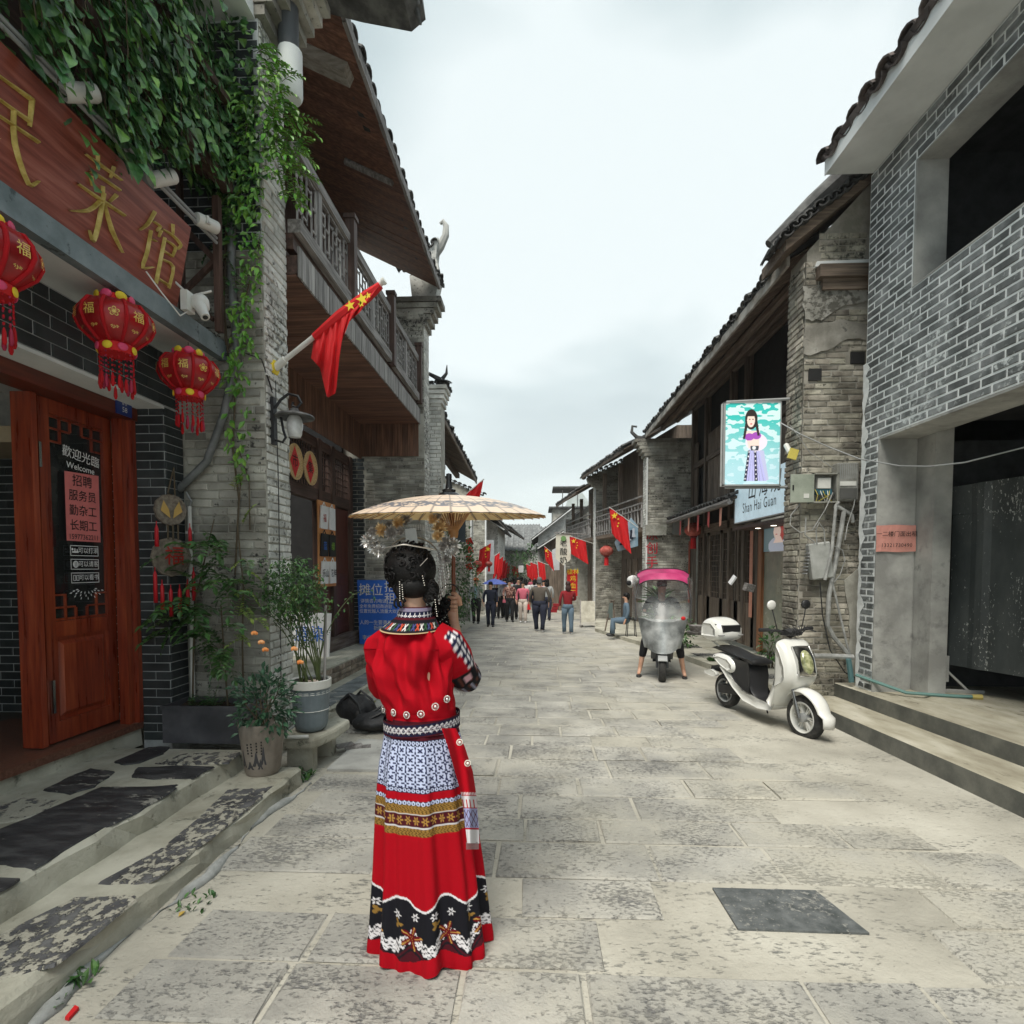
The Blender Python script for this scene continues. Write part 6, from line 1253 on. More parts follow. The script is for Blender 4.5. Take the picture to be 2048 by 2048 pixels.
C_=np.where((wv>.5)[...,None],np.array([.62,.82,.80]),np.array([.04,.50,.46]));pale=np.clip(1-vv*1.2,0,.75)[...,None];C_=C_*(1-pale)+np.array([.52,.72,.82])*pale
def paint(mask,col):C_[mask]=col
def ell(cx,cy,rx,ry):return((uu-cx)/rx)**2+((vv-cy)/ry)**2<1
def trap(ya,xa0,xa1,yb,xb0,xb1):t=np.clip((vv-ya)/(yb-ya),0,1);return(vv>ya)&(vv<yb)&(uu>xa0+(xb0-xa0)*t)&(uu<xa1+(xb1-xa1)*t)
cx=.47
paint(trap(.05,cx-.08,cx+.34,.42,cx+.06,cx+.24),(.50,.52,.74));paint(trap(.04,cx-.10,cx+.30,.46,cx-.02,cx+.14),(.48,.48,.80))
for k in range(5):paint(trap(.04,cx-.04+k*.07,cx-.025+k*.07,.44,cx+.03+k*.02,cx+.036+k*.02),(.34,.35,.62))
paint(trap(.04,cx-.12,cx-.07,.42,cx-.05,cx-.01),(.03,.03,.06));paint(trap(.04,cx+.08,cx+.14,.44,cx+.06,cx+.10),(.03,.03,.06))
for k in range(7):paint(ell(cx-.095+k*.011,.07+k*.055,.012,.010),(.8,.8,.85));paint(ell(cx+.11-k*.005,.07+k*.055,.012,.010),(.8,.8,.85))
paint(ell(cx+.10,.52,.20,.11),(.80,.72,.84));paint(trap(.45,cx-.04,cx+.15,.66,cx-.12,cx+.16),(.85,.66,.60));paint(ell(cx-.03,.585,.085,.045),(.36,.08,.46));paint(ell(cx+.10,.60,.085,.045),(.36,.08,.46));paint(trap(.42,cx+.0,cx+.14,.475,cx-.01,cx+.15),(.05,.06,.08));paint(ell(cx+.06,.45,.035,.022),(.75,.78,.8))
paint(ell(cx+.00,.80,.115,.125),(.03,.022,.02));paint(trap(.56,cx-.15,cx-.11,.80,cx-.10,cx-.04),(.03,.022,.02));paint(trap(.60,cx+.12,cx+.16,.80,cx+.05,cx+.11),(.03,.022,.02));paint(ell(cx-.005,.79,.072,.085),(.86,.66,.58));paint(ell(cx-.03,.80,.014,.007),(.1,.05,.05));paint(ell(cx+.03,.80,.014,.007),(.1,.05,.05));paint(ell(cx,.745,.02,.008),(.6,.1,.12));paint(trap(.84,cx-.08,cx+.08,.90,cx-.06,cx+.06),(.03,.022,.02))
tint(me,C_.reshape(-1,3));link('print',me,ps);pm_=bpy.data.materials['poster_print'].node_tree;pm_.links.new(pm_.nodes['Attribute'].outputs['Color'],pm_.nodes['Principled BSDF'].inputs['Emission Color']);pm_.nodes['Principled BSDF'].inputs['Emission Strength'].default_value=.12
m=MB();m.b2((x0-.03,yy+.004,z0-.015),(x1+.01,yy+.09,z1+.012));m.obj('light_box',M_white,ps)
for(a,b)in(((x0-.03,z0-.015),(x0-.004,z1+.012)),((x1+.002,z0-.015),(x1+.012,z1+.012)),((x0-.03,z0-.02),(x1+.01,z0)),((x0-.03,z1),(x1+.01,z1+.015))):m=MB();m.b2((a[0],yy-.008,a[1]),(b[0],yy+.02,b[1]));m.obj('frame_edge',M_greypvc,ps)
for z in(z0-.03,z1+.03):m=MB();m.tube([(x0+.02,yy+.05,z),(OX+.02,yy+.05,z+(.03 if z>3 else.0))],.018,8);m.obj('arm',M_greypvc,ps)
lb=thing('shop_sign','pale blue light box sign reading Shan Hai Guan over the costume shop','sign',(3.85,10,2.8))
ya,yb_,za,zb_=11.1,8.55,2.43,3.2;m=MB();m.b2((3.86,yb_,za),(3.98,ya,zb_));m.obj('light_box',flat('pale_blue_acrylic',(.50,.66,.74),rough=.3,emit=.15),lb);m=MB();m.b2((3.85,ya,za-.01),(3.99,ya+.03,zb_+.01));m.b2((3.855,yb_,za-.02),(3.99,ya,za));m.obj('edge',M_greypvc,lb)
text('lettering','Shan Hai Guan',M_ink,(3.857,9.95,2.66),(0,-1,0),(0,0,1),.26,lb,bold=-.002,spacing=1.12,sx=.85);text('lettering','山海观',M_ink,(3.857,9.75,2.94),(0,-1,0),(0,0,1),.40,lb,spacing=1.5,shear=.15)
pp=thing('portrait_poster','portrait poster above the frosted panel of the costume shop','poster',(FX2-.04,10.4,2.1));nx_,nz_=80,60;P_=[[(FX2-.036,11.0-1.4*i/nx_,1.86+.50*j/nz_)for i in range(nx_+1)]for j in range(nz_+1)]
m=MB();m.grid(P_);me=m.mesh('print',print_mat('poster_print'));uu,vv=np.meshgrid(np.linspace(0,1,nx_+1),np.linspace(0,1,nz_+1));C_=np.zeros(uu.shape+(3,))+np.array([.12,.20,.22]);paint(ell(.5,.2,.35,.35),(.45,.5,.6));paint(ell(.5,.72,.17,.4),(.45,.06,.05));paint(ell(.42,.72,.11,.27),(.86,.68,.60));paint(trap(.3,.3,.62,.55,.40,.52),(.86,.68,.60));paint(ell(.40,.62,.03,.02),(.6,.05,.06));tint(me,C_.reshape(-1,3));link('print',me,pp)
for i,(y,x)in enumerate(((11.45,FX2-.1),(16.05,FX2-.1))):
 t=thing('paper_couplet',('faded orange paper strip pasted on the post beside the frosted panel','faded red paper strip on the far door post')[i],'paper strip',(x,y,1.3));m=MB();m.b2((x-.004,y-.08,.55),(x,y+.08,2.3));m.obj('paper',flat(('faded_salmon_paper','faded_brick_paper')[i],((.60,.26,.18),(.42,.10,.06))[i]),t)
for i in range(5):t=MB();y=11.5+i*.8;t.quad((3.74,y,2.78),(3.74,y+.16,2.78),(3.73,y+.14,2.4+.08*(i%2)),(3.73,y+.02,2.42));o=t.obj('red_pennant',flat('dull_red_paper',(.40,.035,.03))if i%3 else flat('faded_salmon_paper',(.60,.26,.18)));tag(o,('faded pennant nearest the shop sign','second red pennant under the pent roof','middle red pennant under the pent roof','fourth pennant under the pent roof','red pennant nearest the small lantern')[i],'pennant','paper pennants under the pent roof')
def lantern_small(label,loc,r=.22,group='round red street lanterns',col=None):
 t=thing('round_lantern',label,'lantern',loc,group=group);m=MB();n=32;P_=[]
 for j in range(9):
  th=PI*(.12+.76*j/8);P_.append([(r*math.sin(th)*(1-.035*(k%2))*math.cos(2*PI*k/n),r*math.sin(th)*(1-.035*(k%2))*math.sin(2*PI*k/n),r*.74*math.cos(th))for k in range(n)])
 m.grid(P_,closeu=True);m.smooth='all';m.obj('shade',col or mat('faded_red_lantern_cloth',(.30,.045,.035),(.42,.08,.06),(.55,.16,.13),scale=8,rough=.8),t,local=True)
 for z in(r*.70,-r*.76):m=MB();m.lathe([(0,-.02),(r*.42,-.02),(r*.42,.02),(0,.02)],(0,0,z),12);m.obj('cap',flat('dark_red_cap',(.25,.02,.02)),t,local=True)
 m=MB();m.lathe([(.02,0),(r*.3,-.04),(r*.34,-r*1.3),(0,-r*1.3)],(0,0,-r*.8),10);m.obj('tassel',M_red,t,local=True);m=MB();m.tube([(0,0,r*.7),(0,0,r*1.5)],.006,4);m.obj('cord',M_black,t,local=True);return t
lantern_small('round faded red lantern under the timber eaves behind the pink roofed scooter',onY(1387,1060,15.2),.24)
lantern_small('round faded red lantern hanging by the leaning poster',onY(1213,1102,19.5),.24)
lantern_small('round red lantern on the left behind the orange hat',onY(955,1128,17.5),.15);lantern_small('second small red lantern on the left of the white banner',onY(978,1128,18.5),.12)
M_box=mat('dusty_beige_metal',(.24,.24,.205),(.33,.33,.29),(.42,.42,.38),scale=6,rough=.6,speck=(.15,.14,.12),spscale=14,spk=(.64,.74))
eb=thing('electric_cabinet','open beige electric cabinet with tangled wires on the old wall','electric box',(3.35,6.75,2.5));a=onY(1622,948,6.72);b=onY(1671,1006,6.72)
m=MB();xa,xb,zc,zd=a.x,b.x,b.z,a.z;m.b2((xa,6.79,zc),(xb,6.80,zd));m.b2((xa,6.66,zc),(xa+.012,6.79,zd));m.b2((xb-.012,6.66,zc),(xb,6.79,zd));m.b2((xa,6.66,zc),(xb,6.79,zc+.012));m.b2((xa,6.66,zd-.012),(xb,6.79,zd));m.obj('case',M_box,eb)
m=MB();m.b2((xa-.27,6.63,zc),(xa-.005,6.645,zd-.015));dr=m.obj('cabinet_door',mat('pale_green_metal',(.24,.27,.22),(.31,.345,.285),(.38,.41,.345),scale=4,rough=.5),eb);m=MB();m.b2((xa-.25,6.622,zc+.14),(xa-.235,6.63,zc+.2));m.obj('latch',M_black,dr);m=MB();m.b2((xa-.12,6.626,zc+.05),(xa-.06,6.63,zc+.1));m.obj('label_plate',M_white,dr)
m=MB();m.b2((xa+.07,6.70,zc+.17),(xa+.22,6.77,zd-.05));m.obj('breaker',M_white,eb);m=MB();m.b2((xa+.06,6.71,zc+.1),(xa+.24,6.77,zc+.16));m.obj('terminal_block',flat('teal_plastic',(.03,.12,.16)),eb)
for k in range(8):m=MB();m.tube([(xa+.05+k*.028,6.72,zc+.16),(xa+.06+.028*k+r_.uniform(-.04,.04),6.69,zc+.09),(xa+.05+r_.uniform(0,.2),6.71,zc+.02)],.005,4);m.obj('wire',(flat('yellow_wire',(.5,.42,.08)),M_black,M_white)[k%3],eb)
mt_=thing('electric_meter','tall smoked plastic electric meter right of the open cabinet','meter',(3.62,6.74,2.5));a=onY(1670,927,6.72);b=onY(1712,1002,6.72)
m=MB();m.b2((a.x,6.66,b.z),(b.x,6.8,a.z));o=m.obj('case',mat('smoked_grey_plastic',(.17,.17,.155),(.24,.24,.22),(.31,.31,.29),scale=8,rough=.3),mt_);bv=o.modifiers.new('b','BEVEL');bv.width=.015;m=MB();m.b2((a.x+.03,6.652,b.z+.17),(b.x-.04,6.66,b.z+.22));m.obj('dial',M_white,mt_);m=MB();m.b2((a.x+.03,6.648,b.z+.02),(b.x-.03,6.66,b.z+.14));m.obj('lower_cover',flat('dim_grey_plastic',(.09,.09,.085)),mt_)
for k in range(9):m=MB();m.b2((a.x+.03+k*.022,6.655,b.z+.25),(a.x+.034+k*.022,6.66,a.z-.02));m.obj('rib',M_greypvc,mt_)
fb_=thing('junction_box','grey ribbed junction box hanging crooked in a coil of cables','electric box',(3.3,6.74,1.5));a=onY(1618,1085,6.7);b=onY(1664,1158,6.7);c=(a+b)/2
m=MB();m.box((c.x,6.72,c.z),(abs(b.x-a.x)*.9,.11,abs(a.z-b.z)),(0,R_(-8),0));o=m.obj('case',mat('light_grey_plastic',(.30,.31,.29),(.38,.39,.37),(.46,.47,.45),scale=6,rough=.5),fb_);bv=o.modifiers.new('b','BEVEL');bv.width=.015
for k in range(9):m=MB();m.box((c.x-.135-.004*k+.012*k*0,6.72,c.z+.17-k*.04),(.02,.09,.012),(0,R_(-8),0));m.obj('fin',M_greypvc,fb_)
def pipe(label,px,Y,r,mt,name='conduit',cat='pipe'):
 m=MB();m.tube([onY(a,b,Y)for a,b in px],r,8);m.smooth=True;return tag(m.obj(name,mt),label,cat)
M_pvc2=mat('grubby_grey_pvc',(.20,.205,.195),(.30,.305,.295),(.42,.425,.41),scale=10,rough=.6)
pipe('thick grey conduit bending down the old wall to its foot',[(1668,1012),(1688,1020),(1682,1060),(1670,1130),(1658,1190),(1655,1250),(1668,1275),(1700,1312)],6.70,.026,M_pvc2)
pipe('thin slanting pipe from the meter to the corner strip',[(1672,1010),(1704,1030),(1706,1045)],6.72,.02,M_pvc2);pipe('thin leaning white pipe below the junction box',[(1664,1162),(1680,1230),(1694,1290),(1702,1312)],6.68,.013,M_pvc2)
pipe('grey pipe crossing the junction box',[(1650,1160),(1664,1100),(1672,1010),(1678,1004)],6.63,.018,M_pvc2);pipe('horizontal pipe with fittings at the foot of the old wall',[(1628,1312),(1660,1312),(1706,1314)],6.6,.03,M_pvc2)
pipe('teal pipe pair dropping to the entrance step',[(1697,1318),(1700,1340),(1703,1364)],6.55,.03,flat('teal_pipe',(.07,.16,.17)),name='teal_pipe')
for i,(lab,px,rr,mt)in enumerate((('loop of grey cable around the junction box',[(1600,1008),(1582,1030),(1580,1050),(1600,1065),(1625,1060),(1650,1020),(1666,985)],.006,M_pvc2),('second cable loop right of the junction box',[(1664,1090),(1685,1100),(1690,1120),(1680,1150),(1668,1165)],.006,M_pvc2),('cable dropping from the meter',[(1714,965),(1708,1010),(1695,1050),(1690,1080)],.006,M_pvc2),('dark cable running down to the steps',[(1640,1165),(1645,1230),(1660,1300),(1690,1345),(1730,1365)],.007,M_black),('white cable stub by the cabinet',[(1612,1035),(1610,1070),(1630,1085)],.008,M_pvc2),('thin wire fan from cabinet to roof',[(1580,850),(1620,905),(1672,940)],.004,M_pvc2),('pair of hoops above the junction box',[(1634,1088),(1632,1060),(1638,1045),(1648,1060),(1650,1088)],.007,M_pvc2))):pipe(lab,px,6.66,rr,mt,name='loose_cable',cat='cable')
m=MB();P_=[onY(1560,845,6.9),onY(1600,868,6.7),onY(1660,895,6.6),onY(1720,918,6.3),onY(1800,932,5.9),onY(1860,933,5.5),onY(1930,925,5.2),onY(2048,895,4.8),onY(2200,850,4.3)];m.tube(P_,.007,5);tag(m.obj('sagging_cable',M_greypvc),'pale cable sagging across the dark garage opening','cable')
m=MB();m.tube([(3.60,6.4,.13+.28-.06),(3.9,6.0,.24),(4.25,5.85,.245),(4.42,5.8,.25)],.018,7);m.smooth=True;o=m.obj('hose',flat('teal_hose',(.12,.24,.22)));tag(o,'teal garden hose lying on the entrance floor','hose');m=MB();m.tube([(4.42,5.8,.25),(4.50,5.78,.25)],[.024,.03],8);m.obj('hose_nozzle',flat('ochre_plastic',(.5,.4,.12)),o)
m=MB();m.tube([onY(1572,890,7.0),onY(1580,905,6.9)],.03,8);o=m.obj('flag_socket',M_white);tag(o,'white flag socket on yellow plate on the old wall edge','socket');m=MB();m.box(onY(1586,908,6.8),(.10,.03,.12),(0,.3,0));m.obj('plate',flat('yellow_enamel',(.6,.5,.1)),o)
def onwall(lab,name,cat,x0,y0,x1,y1,mt,dp=.12,Y=16.19):
 a=onY(x0,y0,Y);b=onY(x1,y1,Y);m=MB();m.b2((a.x,Y-dp,b.z),(b.x,Y,a.z));return tag(m.obj(name,mt),lab,cat)
onwall('long beige junction box high on the neat brick wall','junction_box','electric box',1290,1050,1331,1071,M_box);onwall('left electric meter on the neat brick wall','electric_meter','meter',1345,1038,1361,1069,M_greypvc);onwall('right electric meter on the neat brick wall','electric_meter','meter',1368,1036,1383,1062,M_greypvc)
rs=thing('painted_script','vertical red painted characters on the neat brick wall','sign',(3.4,16.1,2));a=onY(1304,1112,16.15)
text('lettering','原\n创\n手\n工',flat('red_wall_paint',(.45,.01,.03)),a,(1,0,0),(0,0,1),.36,rs,bold=.035)
for i,(px,py,Y,s_)in enumerate(((1392,1268,10.6,.16),(1396,1262,10.6,.14),(1396,1256,10.6,.15))):
 m=MB();p=onY(px,py,Y);m.lathe([(0,0),(s_,0),(s_*1.15,.05),(0,.05)],p,14);tag(m.obj('wooden_tray',M_greywood),('lowest round wooden tray in the stack by the pink roofed scooter','middle round wooden tray in the stack','topmost round wooden tray in the stack')[i],'tray','stack of round trays')
m=MB();p=onY(1498,1175,9.8);m.box(p,(.16,.1,.13),(.2,.2,.3));tag(m.obj('wooden_block',M_greywood),'wooden block hanging on the shop post','ornament');m=MB();m.box(onY(1465,1160,9.8),(.03,.14,.16),(.3,.5,.1));tag(m.obj('paper_tag',M_wpaint),'pale tag hanging before the lattice doors','ornament')
bush('potted_plant','leafy plant at the foot of the orange post behind the parked scooter',(3.9,9.4,gz(9.4)+.1),(.16,.16,.3),120,M_leaf_mid,.09,60,ctr=(0,0,.35))
bush('potted_plant','low plant beside the pink roofed scooter',(2.95,12.2,gz(12.2)+.1),(.45,.4,.35),420,M_leaf_mid,.10,60,ctr=(0,0,.3));
dr_=thing('dracaena','spiky tall dracaena beside the stool on the raised walk','plant',(2.72,12.6,gz(12.6)+.1));L_=[]
for k in range(130):a=r_.uniform(0,2*PI);h=r_.uniform(.5,1.25);L_.append((Vector((2.72,12.6,gz(12.6)+h)),Vector((math.cos(a),math.sin(a),r_.uniform(-.2,1.2))),Vector((0,0,1)),r_.uniform(.3,.5)))
put_leaves(dr_,L_,LONG,M_leaf_mid,100);m=MB();m.tube([(2.72,12.6,gz(12.6)+.1),(2.72,12.6,1.0)],.03,6);m.obj('trunk',M_stem,dr_)
bush('wall_creeper','tall feathery greenery on the left between the umbrella pole and the orange hat',(-2.55,16.5,gz(16.5)),(.7,.6,1.4),1500,M_leaf_mid,.11,60,ctr=(.1,0,1.75),cat='shrub');bush('potted_plant','green potted shrub low on the left behind the raised forearm',(-2.35,13.5,gz(13.5)),(.4,.4,.6),500,M_leaf_mid,.09,60,ctr=(0,0,.6))
#  THE WOMAN IN RED (seen from behind)
wo_=thing('person','person in red embroidered jacket and long pleated skirt walking away holding an oiled paper umbrella','person',(-.45,2.13,gz(2.13)))
YW=2.13
def W(px,py,Y=YW):return onY(px,py,Y)
M_skin=mat('warm_skin',(.50,.28,.19),(.58,.34,.23),(.66,.41,.30),scale=9,rough=.5)
M_skin.node_tree.nodes['Principled BSDF'].inputs['Subsurface Weight'].default_value=.1
J=[];E_=[]
def jt(p,r,par=None,r2=None):J.append((*p,r,r2 or r));(E_.append((par,len(J)-1))if par is not None else 0);return len(J)-1
pel=jt(vec(-.455,2.14,.88),.12,None,.10);che=jt(vec(-.455,2.15,1.15),.12,pel,.09);n0=jt(W(828,1240,2.14),.058,che);n1=jt(W(828,1205,2.15),.045,n0);hd1=jt(W(826,1165,2.17),.07,n1,.08);jt(W(826,1128,2.18),.075,hd1,.085)
sR=jt(W(884,1280,2.15),.048,che);eR=jt(W(930,1352,2.30),.036,sR);wR=jt(W(908,1243,2.37),.021,eR);hR=jt(W(905,1222,2.375),.026,wR,.016);kR=jt(W(903,1205,2.38),.028,hR,.016)
sL=jt(W(768,1285,2.15),.048,che);eL=jt(W(766,1362,2.26),.03,sL);wL=jt(W(805,1350,2.42),.022,eL);jt(W(815,1340,2.44),.025,wL)
for s in(-1,1):a=jt(vec(-.455+s*.08,2.14,.80),.085,pel);b=jt(vec(-.455+s*.085,2.14,.45),.055,a);c=jt(vec(-.455+s*.09,2.13,.04),.035,b);jt(vec(-.455+s*.1,2.24,-.015),.03,c,.02)
body=skin('body',J,E_,2);body.materials.append(M_skin);link('body',body,wo_)
PX=-.362
for k,(dz,l)in enumerate(((.030,.9),(.012,1),(-.006,.95),(-.022,.8))):
 zc=W(903,1208,2.38).z+dz;pts=[(PX+.020,2.36,zc),(PX+.004,2.357,zc-.002),(PX-.017,2.362,zc-.003),(PX-.022,2.382,zc-.002),(PX-.008,2.396,zc)]
 q=MB();q.tube([Vector(p)for p in pts],[.0095*l,.0092*l,.0085*l,.0078*l,.006*l],8);q.smooth='all';q.obj('finger',M_skin,wo_)
q=MB();zc=W(903,1196,2.38).z;q.tube([(PX+.028,2.372,zc-.03),(PX+.026,2.362,zc),(PX+.012,2.358,zc+.018),(PX-.006,2.361,zc+.022)],[.012,.011,.0095,.007],8);q.smooth='all';q.obj('thumb',M_skin,wo_)
RED=np.array([.37,.0015,.009]);NAVY=np.array([.012,.014,.04]);WB=np.array([.52,.58,.78]);WHT=np.array([.72,.70,.72]);GOLD=np.array([.30,.17,.04]);MAR=np.array([.07,.008,.014]);BLK=np.array([.010,.010,.014])
M_cloth=print_mat('embroidered_cloth',rough=.9,bump=.15);M_cloth.node_tree.nodes['Principled BSDF'].inputs['Specular IOR Level'].default_value=.15
def band(C,U,Z,z0,z1,base,fn=None):
 m=(Z>=z0)&(Z<z1);C[m]=base
 if fn is not None:
  t=(Z-z0)/(z1-z0)
  for mask,col in fn(U,t):C[m&mask]=col
def chain(k):return lambda U,t:[((abs(((U*k)%1)-.5)/.42)**2+(abs(t-.5)/.42)**2<1,WB),((abs(((U*k)%1)-.5)/.2)**2+(abs(t-.5)/.2)**2<1,NAVY)]
def diamonds(k,bg=WHT):
 def f(U,t):
  x=abs(((U*k)%1)-.5)*2;d=x+abs(t-.5)*2;x2=abs(((U*k+.5)%1)-.5)*2;d2=x2+abs(t-.5)*2
  st=(np.sin(U*k*44)>-.1)|(np.sin(t*26)>.5)
  return[((d<.80)&st,bg),((d2<.80)&st,bg),(((d<.3)&(d>.15))|((d2<.3)&(d2>.15)),NAVY),(((abs(d-.95)<.05)),MAR)]
 return f
def flowers(k,col,r=.34,pet=6):
 def f(U,t):
  x=((U*k)%1)-.5;y=(t-.5);rr=np.hypot(x,y);a=np.arctan2(y,x);return[(rr<r*(.62+.38*np.cos(a*pet)),col),(rr<.07,MAR)]
 return f
nu,nv=420,300;th=np.linspace(0,2*PI,nu,endpoint=False);zt_,zb2=1.0,.072
Zr=np.linspace(zt_,zb2,nv);T_=np.linspace(0,1,nv)[:,None];TH=th[None,:]
def ip(xs,ys):return np.interp(Zr,xs,ys)[:,None]
cxs=ip([.1,.4,.65,1.0],[-.425,-.432,-.445,-.455]);rx=ip([.1,.2,.38,.66,.81,.98,1.02],[.222,.212,.200,.180,.165,.132,.125]);ry=rx*.86
rgp=np.random.default_rng(5);kk=[8,13,21];ph=rgp.uniform(0,6,3)
ple=sum(a*np.cos(k*TH+p+.5*np.sin(3*TH))for k,a,p in zip(kk,(.6,.35,.2),ph));sharp=np.tanh(ple*1.2)
amp=.004+.042*T_**1.1;mult=1+(amp*(sharp*.8)/rx)
Xs=cxs+rx*mult*np.cos(TH);Ys=2.14+ry*mult*np.sin(TH);hem=.016*np.cos(6*TH+1.2)*T_**3+.004*sharp*T_**2
Zs=np.repeat(Zr[:,None],nu,1)+hem
P_=np.stack([Xs,Ys,Zs],-1);m=MB();m.v=P_.reshape(-1,3).tolist();m.f=[(i*nu+j,(i+1)*nu+j,(i+1)*nu+(j+1)%nu,i*nu+(j+1)%nu)for i in range(nv-1)for j in range(nu)];m.m=[0]*len(m.f);m.smooth='all'
me=m.mesh('skirt',M_cloth,'all')
U=np.repeat(TH/(2*PI),nv,0);Z=np.repeat(Zr[:,None],nu,1)+.0;C=np.zeros(U.shape+(3,))+RED
zy=lambda y:1.57-(y-1134)/1109*2.09
b_=lambda y0,y1,base,fn=None:band(C,U,Z,zy(y1),zy(y0),base,fn)
b_(1440,1476,MAR);b_(1462,1468,WB*.8);b_(1477,1487,NAVY,chain(60))
def blue(U,t):
 k=26;x=((U*k)%1)-.5;y=((t*4.5)%1)-.5;rr=np.hypot(x,y);a=np.arctan2(y,x);x2=((U*k+.5)%1)-.5;y2=((t*4.5+.5)%1)-.5;r2=np.hypot(x2,y2);a2=np.arctan2(y2,x2)
 return[(rr<.40*(.68+.32*np.cos(4*a)),NAVY*2),(r2<.34*(.68+.32*np.cos(4*a2+PI)),NAVY*2),(rr<.09,WB),((abs(x)<.06)&(abs(y)>.3),NAVY*2)]
b_(1487,1568,WB,blue);b_(1568,1577,NAVY,chain(60));b_(1592,1601,NAVY,chain(60))
gold=lambda U,t:[((np.sin(U*520+np.sin(t*9)*2)*np.sin(t*12)>.1),GOLD*.35)]
b_(1601,1616,GOLD,gold);b_(1616,1619,WHT*.8);b_(1619,1641,MAR,flowers(34,GOLD*1.3,.42));b_(1641,1644,WHT*.8);b_(1644,1660,GOLD,gold)
wav=zy(1792)+.022*np.cos(2*PI*U*7+1);C[(Z<wav)]=BLK;C[(abs(Z-wav)<.0045)]=WHT
def dec(k,zc,r,col,pet,off=0,ctr=None):
 x=(((U*k+off)%1)-.5)*(2*PI*.2/k);y=Z-zc;rr=np.hypot(x,y);a=np.arctan2(y,x);mk=rr<r*(.66+.34*np.cos(a*pet));C[mk]=col;
 if ctr is not None:C[rr<r*.25]=ctr
 return rr,a,mk
dec(18,zy(1815),.016,WHT,6,.25,BLK);dec(9,zy(1832),.018,GOLD*.9,3,.35)
lace=zy(1868)+.026*np.cos(2*PI*U*9+PI);
for o,am in((0,.0035),(.018,.0025),(-.014,.0025)):C[(abs(Z-lace-o-.007*np.sin(U*420))<am+(.0015 if o else.002))]=WHT
for q_ in range(2):xx=(((U*36+.5*q_)%1)-.5)*.035;yy=Z-lace-(.012 if q_ else-.010);r0=np.hypot(xx,yy);C[(r0<.0095)&(r0>.0045)]=WHT
C[(Z<lace-.030)]=MAR;C[(Z<lace-.040)&(Z>lace-.050)]=BLK;C[(Z<zy(1896)+.010*np.cos(2*PI*U*5))]=RED
rr,a,mk=dec(9,zy(1856),.044,np.array([.13,.003,.008]),5);C[mk&(np.abs(np.cos(a*2.5))>.985)&(rr<.046)]=GOLD*1.6
tint(me,C.reshape(-1,3));link('skirt',me,wo_)
nv=150;ysr=np.array([1240,1250,1262,1280,1305,1335,1365,1400,1432,1452]);Lx=np.array([800,782,754,738,732,731,740,754,764,767]);Rx=np.array([856,866,889,899,904,904,901,902,906,908])
py=np.linspace(1240,1452,nv);Lw=(np.interp(py,ysr,Lx)-1075)/1109*YW;Rw=(np.interp(py,ysr,Rx)-1075)/1109*YW;zc=1.57-(py-1134)/1109*2.05;cx_=((Lw+Rw)/2)[:,None];rx=((Rw-Lw)/2)[:,None];ryj=np.interp(py,[1240,1262,1300,1400,1452],[.055,.085,.115,.125,.11])[:,None]
V_=np.linspace(0,1,nv)[:,None];fold=.010*np.cos(7*TH+5*V_+.6)+.007*np.cos(12*TH-7*V_)+.006*np.cos(3*TH+11*V_)+.004*np.cos(19*TH+3*V_)+.003*np.cos(9*TH-23*V_);fold=fold*np.sin(PI*np.clip(V_*1.1,0,1))**.7
se=np.sign(np.sin(TH))*np.abs(np.sin(TH))**.8
X_=cx_+(rx+fold*1.1)*np.cos(TH);Y_=2.15+(ryj+fold*1.5)*se+.012*(1-V_);Zj=np.repeat(zc[:,None],nu,1)-.012*(1-np.abs(np.sin(TH)))*(V_<.3)
def gridmesh(name,X,Y,Z,C,parent,mt=None,closed=True):
 nv,nu=X.shape;e=nu if closed else nu-1;me=bpy.data.meshes.new(name);F=[(i*nu+j,(i+1)*nu+j,(i+1)*nu+(j+1)%nu,i*nu+(j+1)%nu)for i in range(nv-1)for j in range(e)]
 me.from_pydata(np.stack([X,Y,Z],-1).reshape(-1,3).tolist(),[],F);me.materials.append(mt or M_cloth);me.polygons.foreach_set('use_smooth',[True]*len(F));tint(me,C.reshape(-1,3));me.update();return link(name,me,parent)
C=np.zeros(X_.shape+(3,))+RED;gridmesh('jacket',X_,Y_,Zj,C,wo_)
nb_=26;U2=np.repeat(TH/(2*PI),nb_,0);v2=np.linspace(0,1,nb_)[:,None];tilt=.012*np.cos(TH);C=np.zeros((nb_,nu,3))+NAVY;band(C,U2,np.repeat(v2,nu,1),.14,.86,NAVY,diamonds(22));C[np.repeat((v2<.1)|(v2>.9),nu,1)]=MAR
gridmesh('waist_band',-.455+.150*np.cos(TH)+0*v2,2.15+(.136+.004*v2)*np.sin(TH),zy(1471)+.055*v2+tilt,C,wo_)
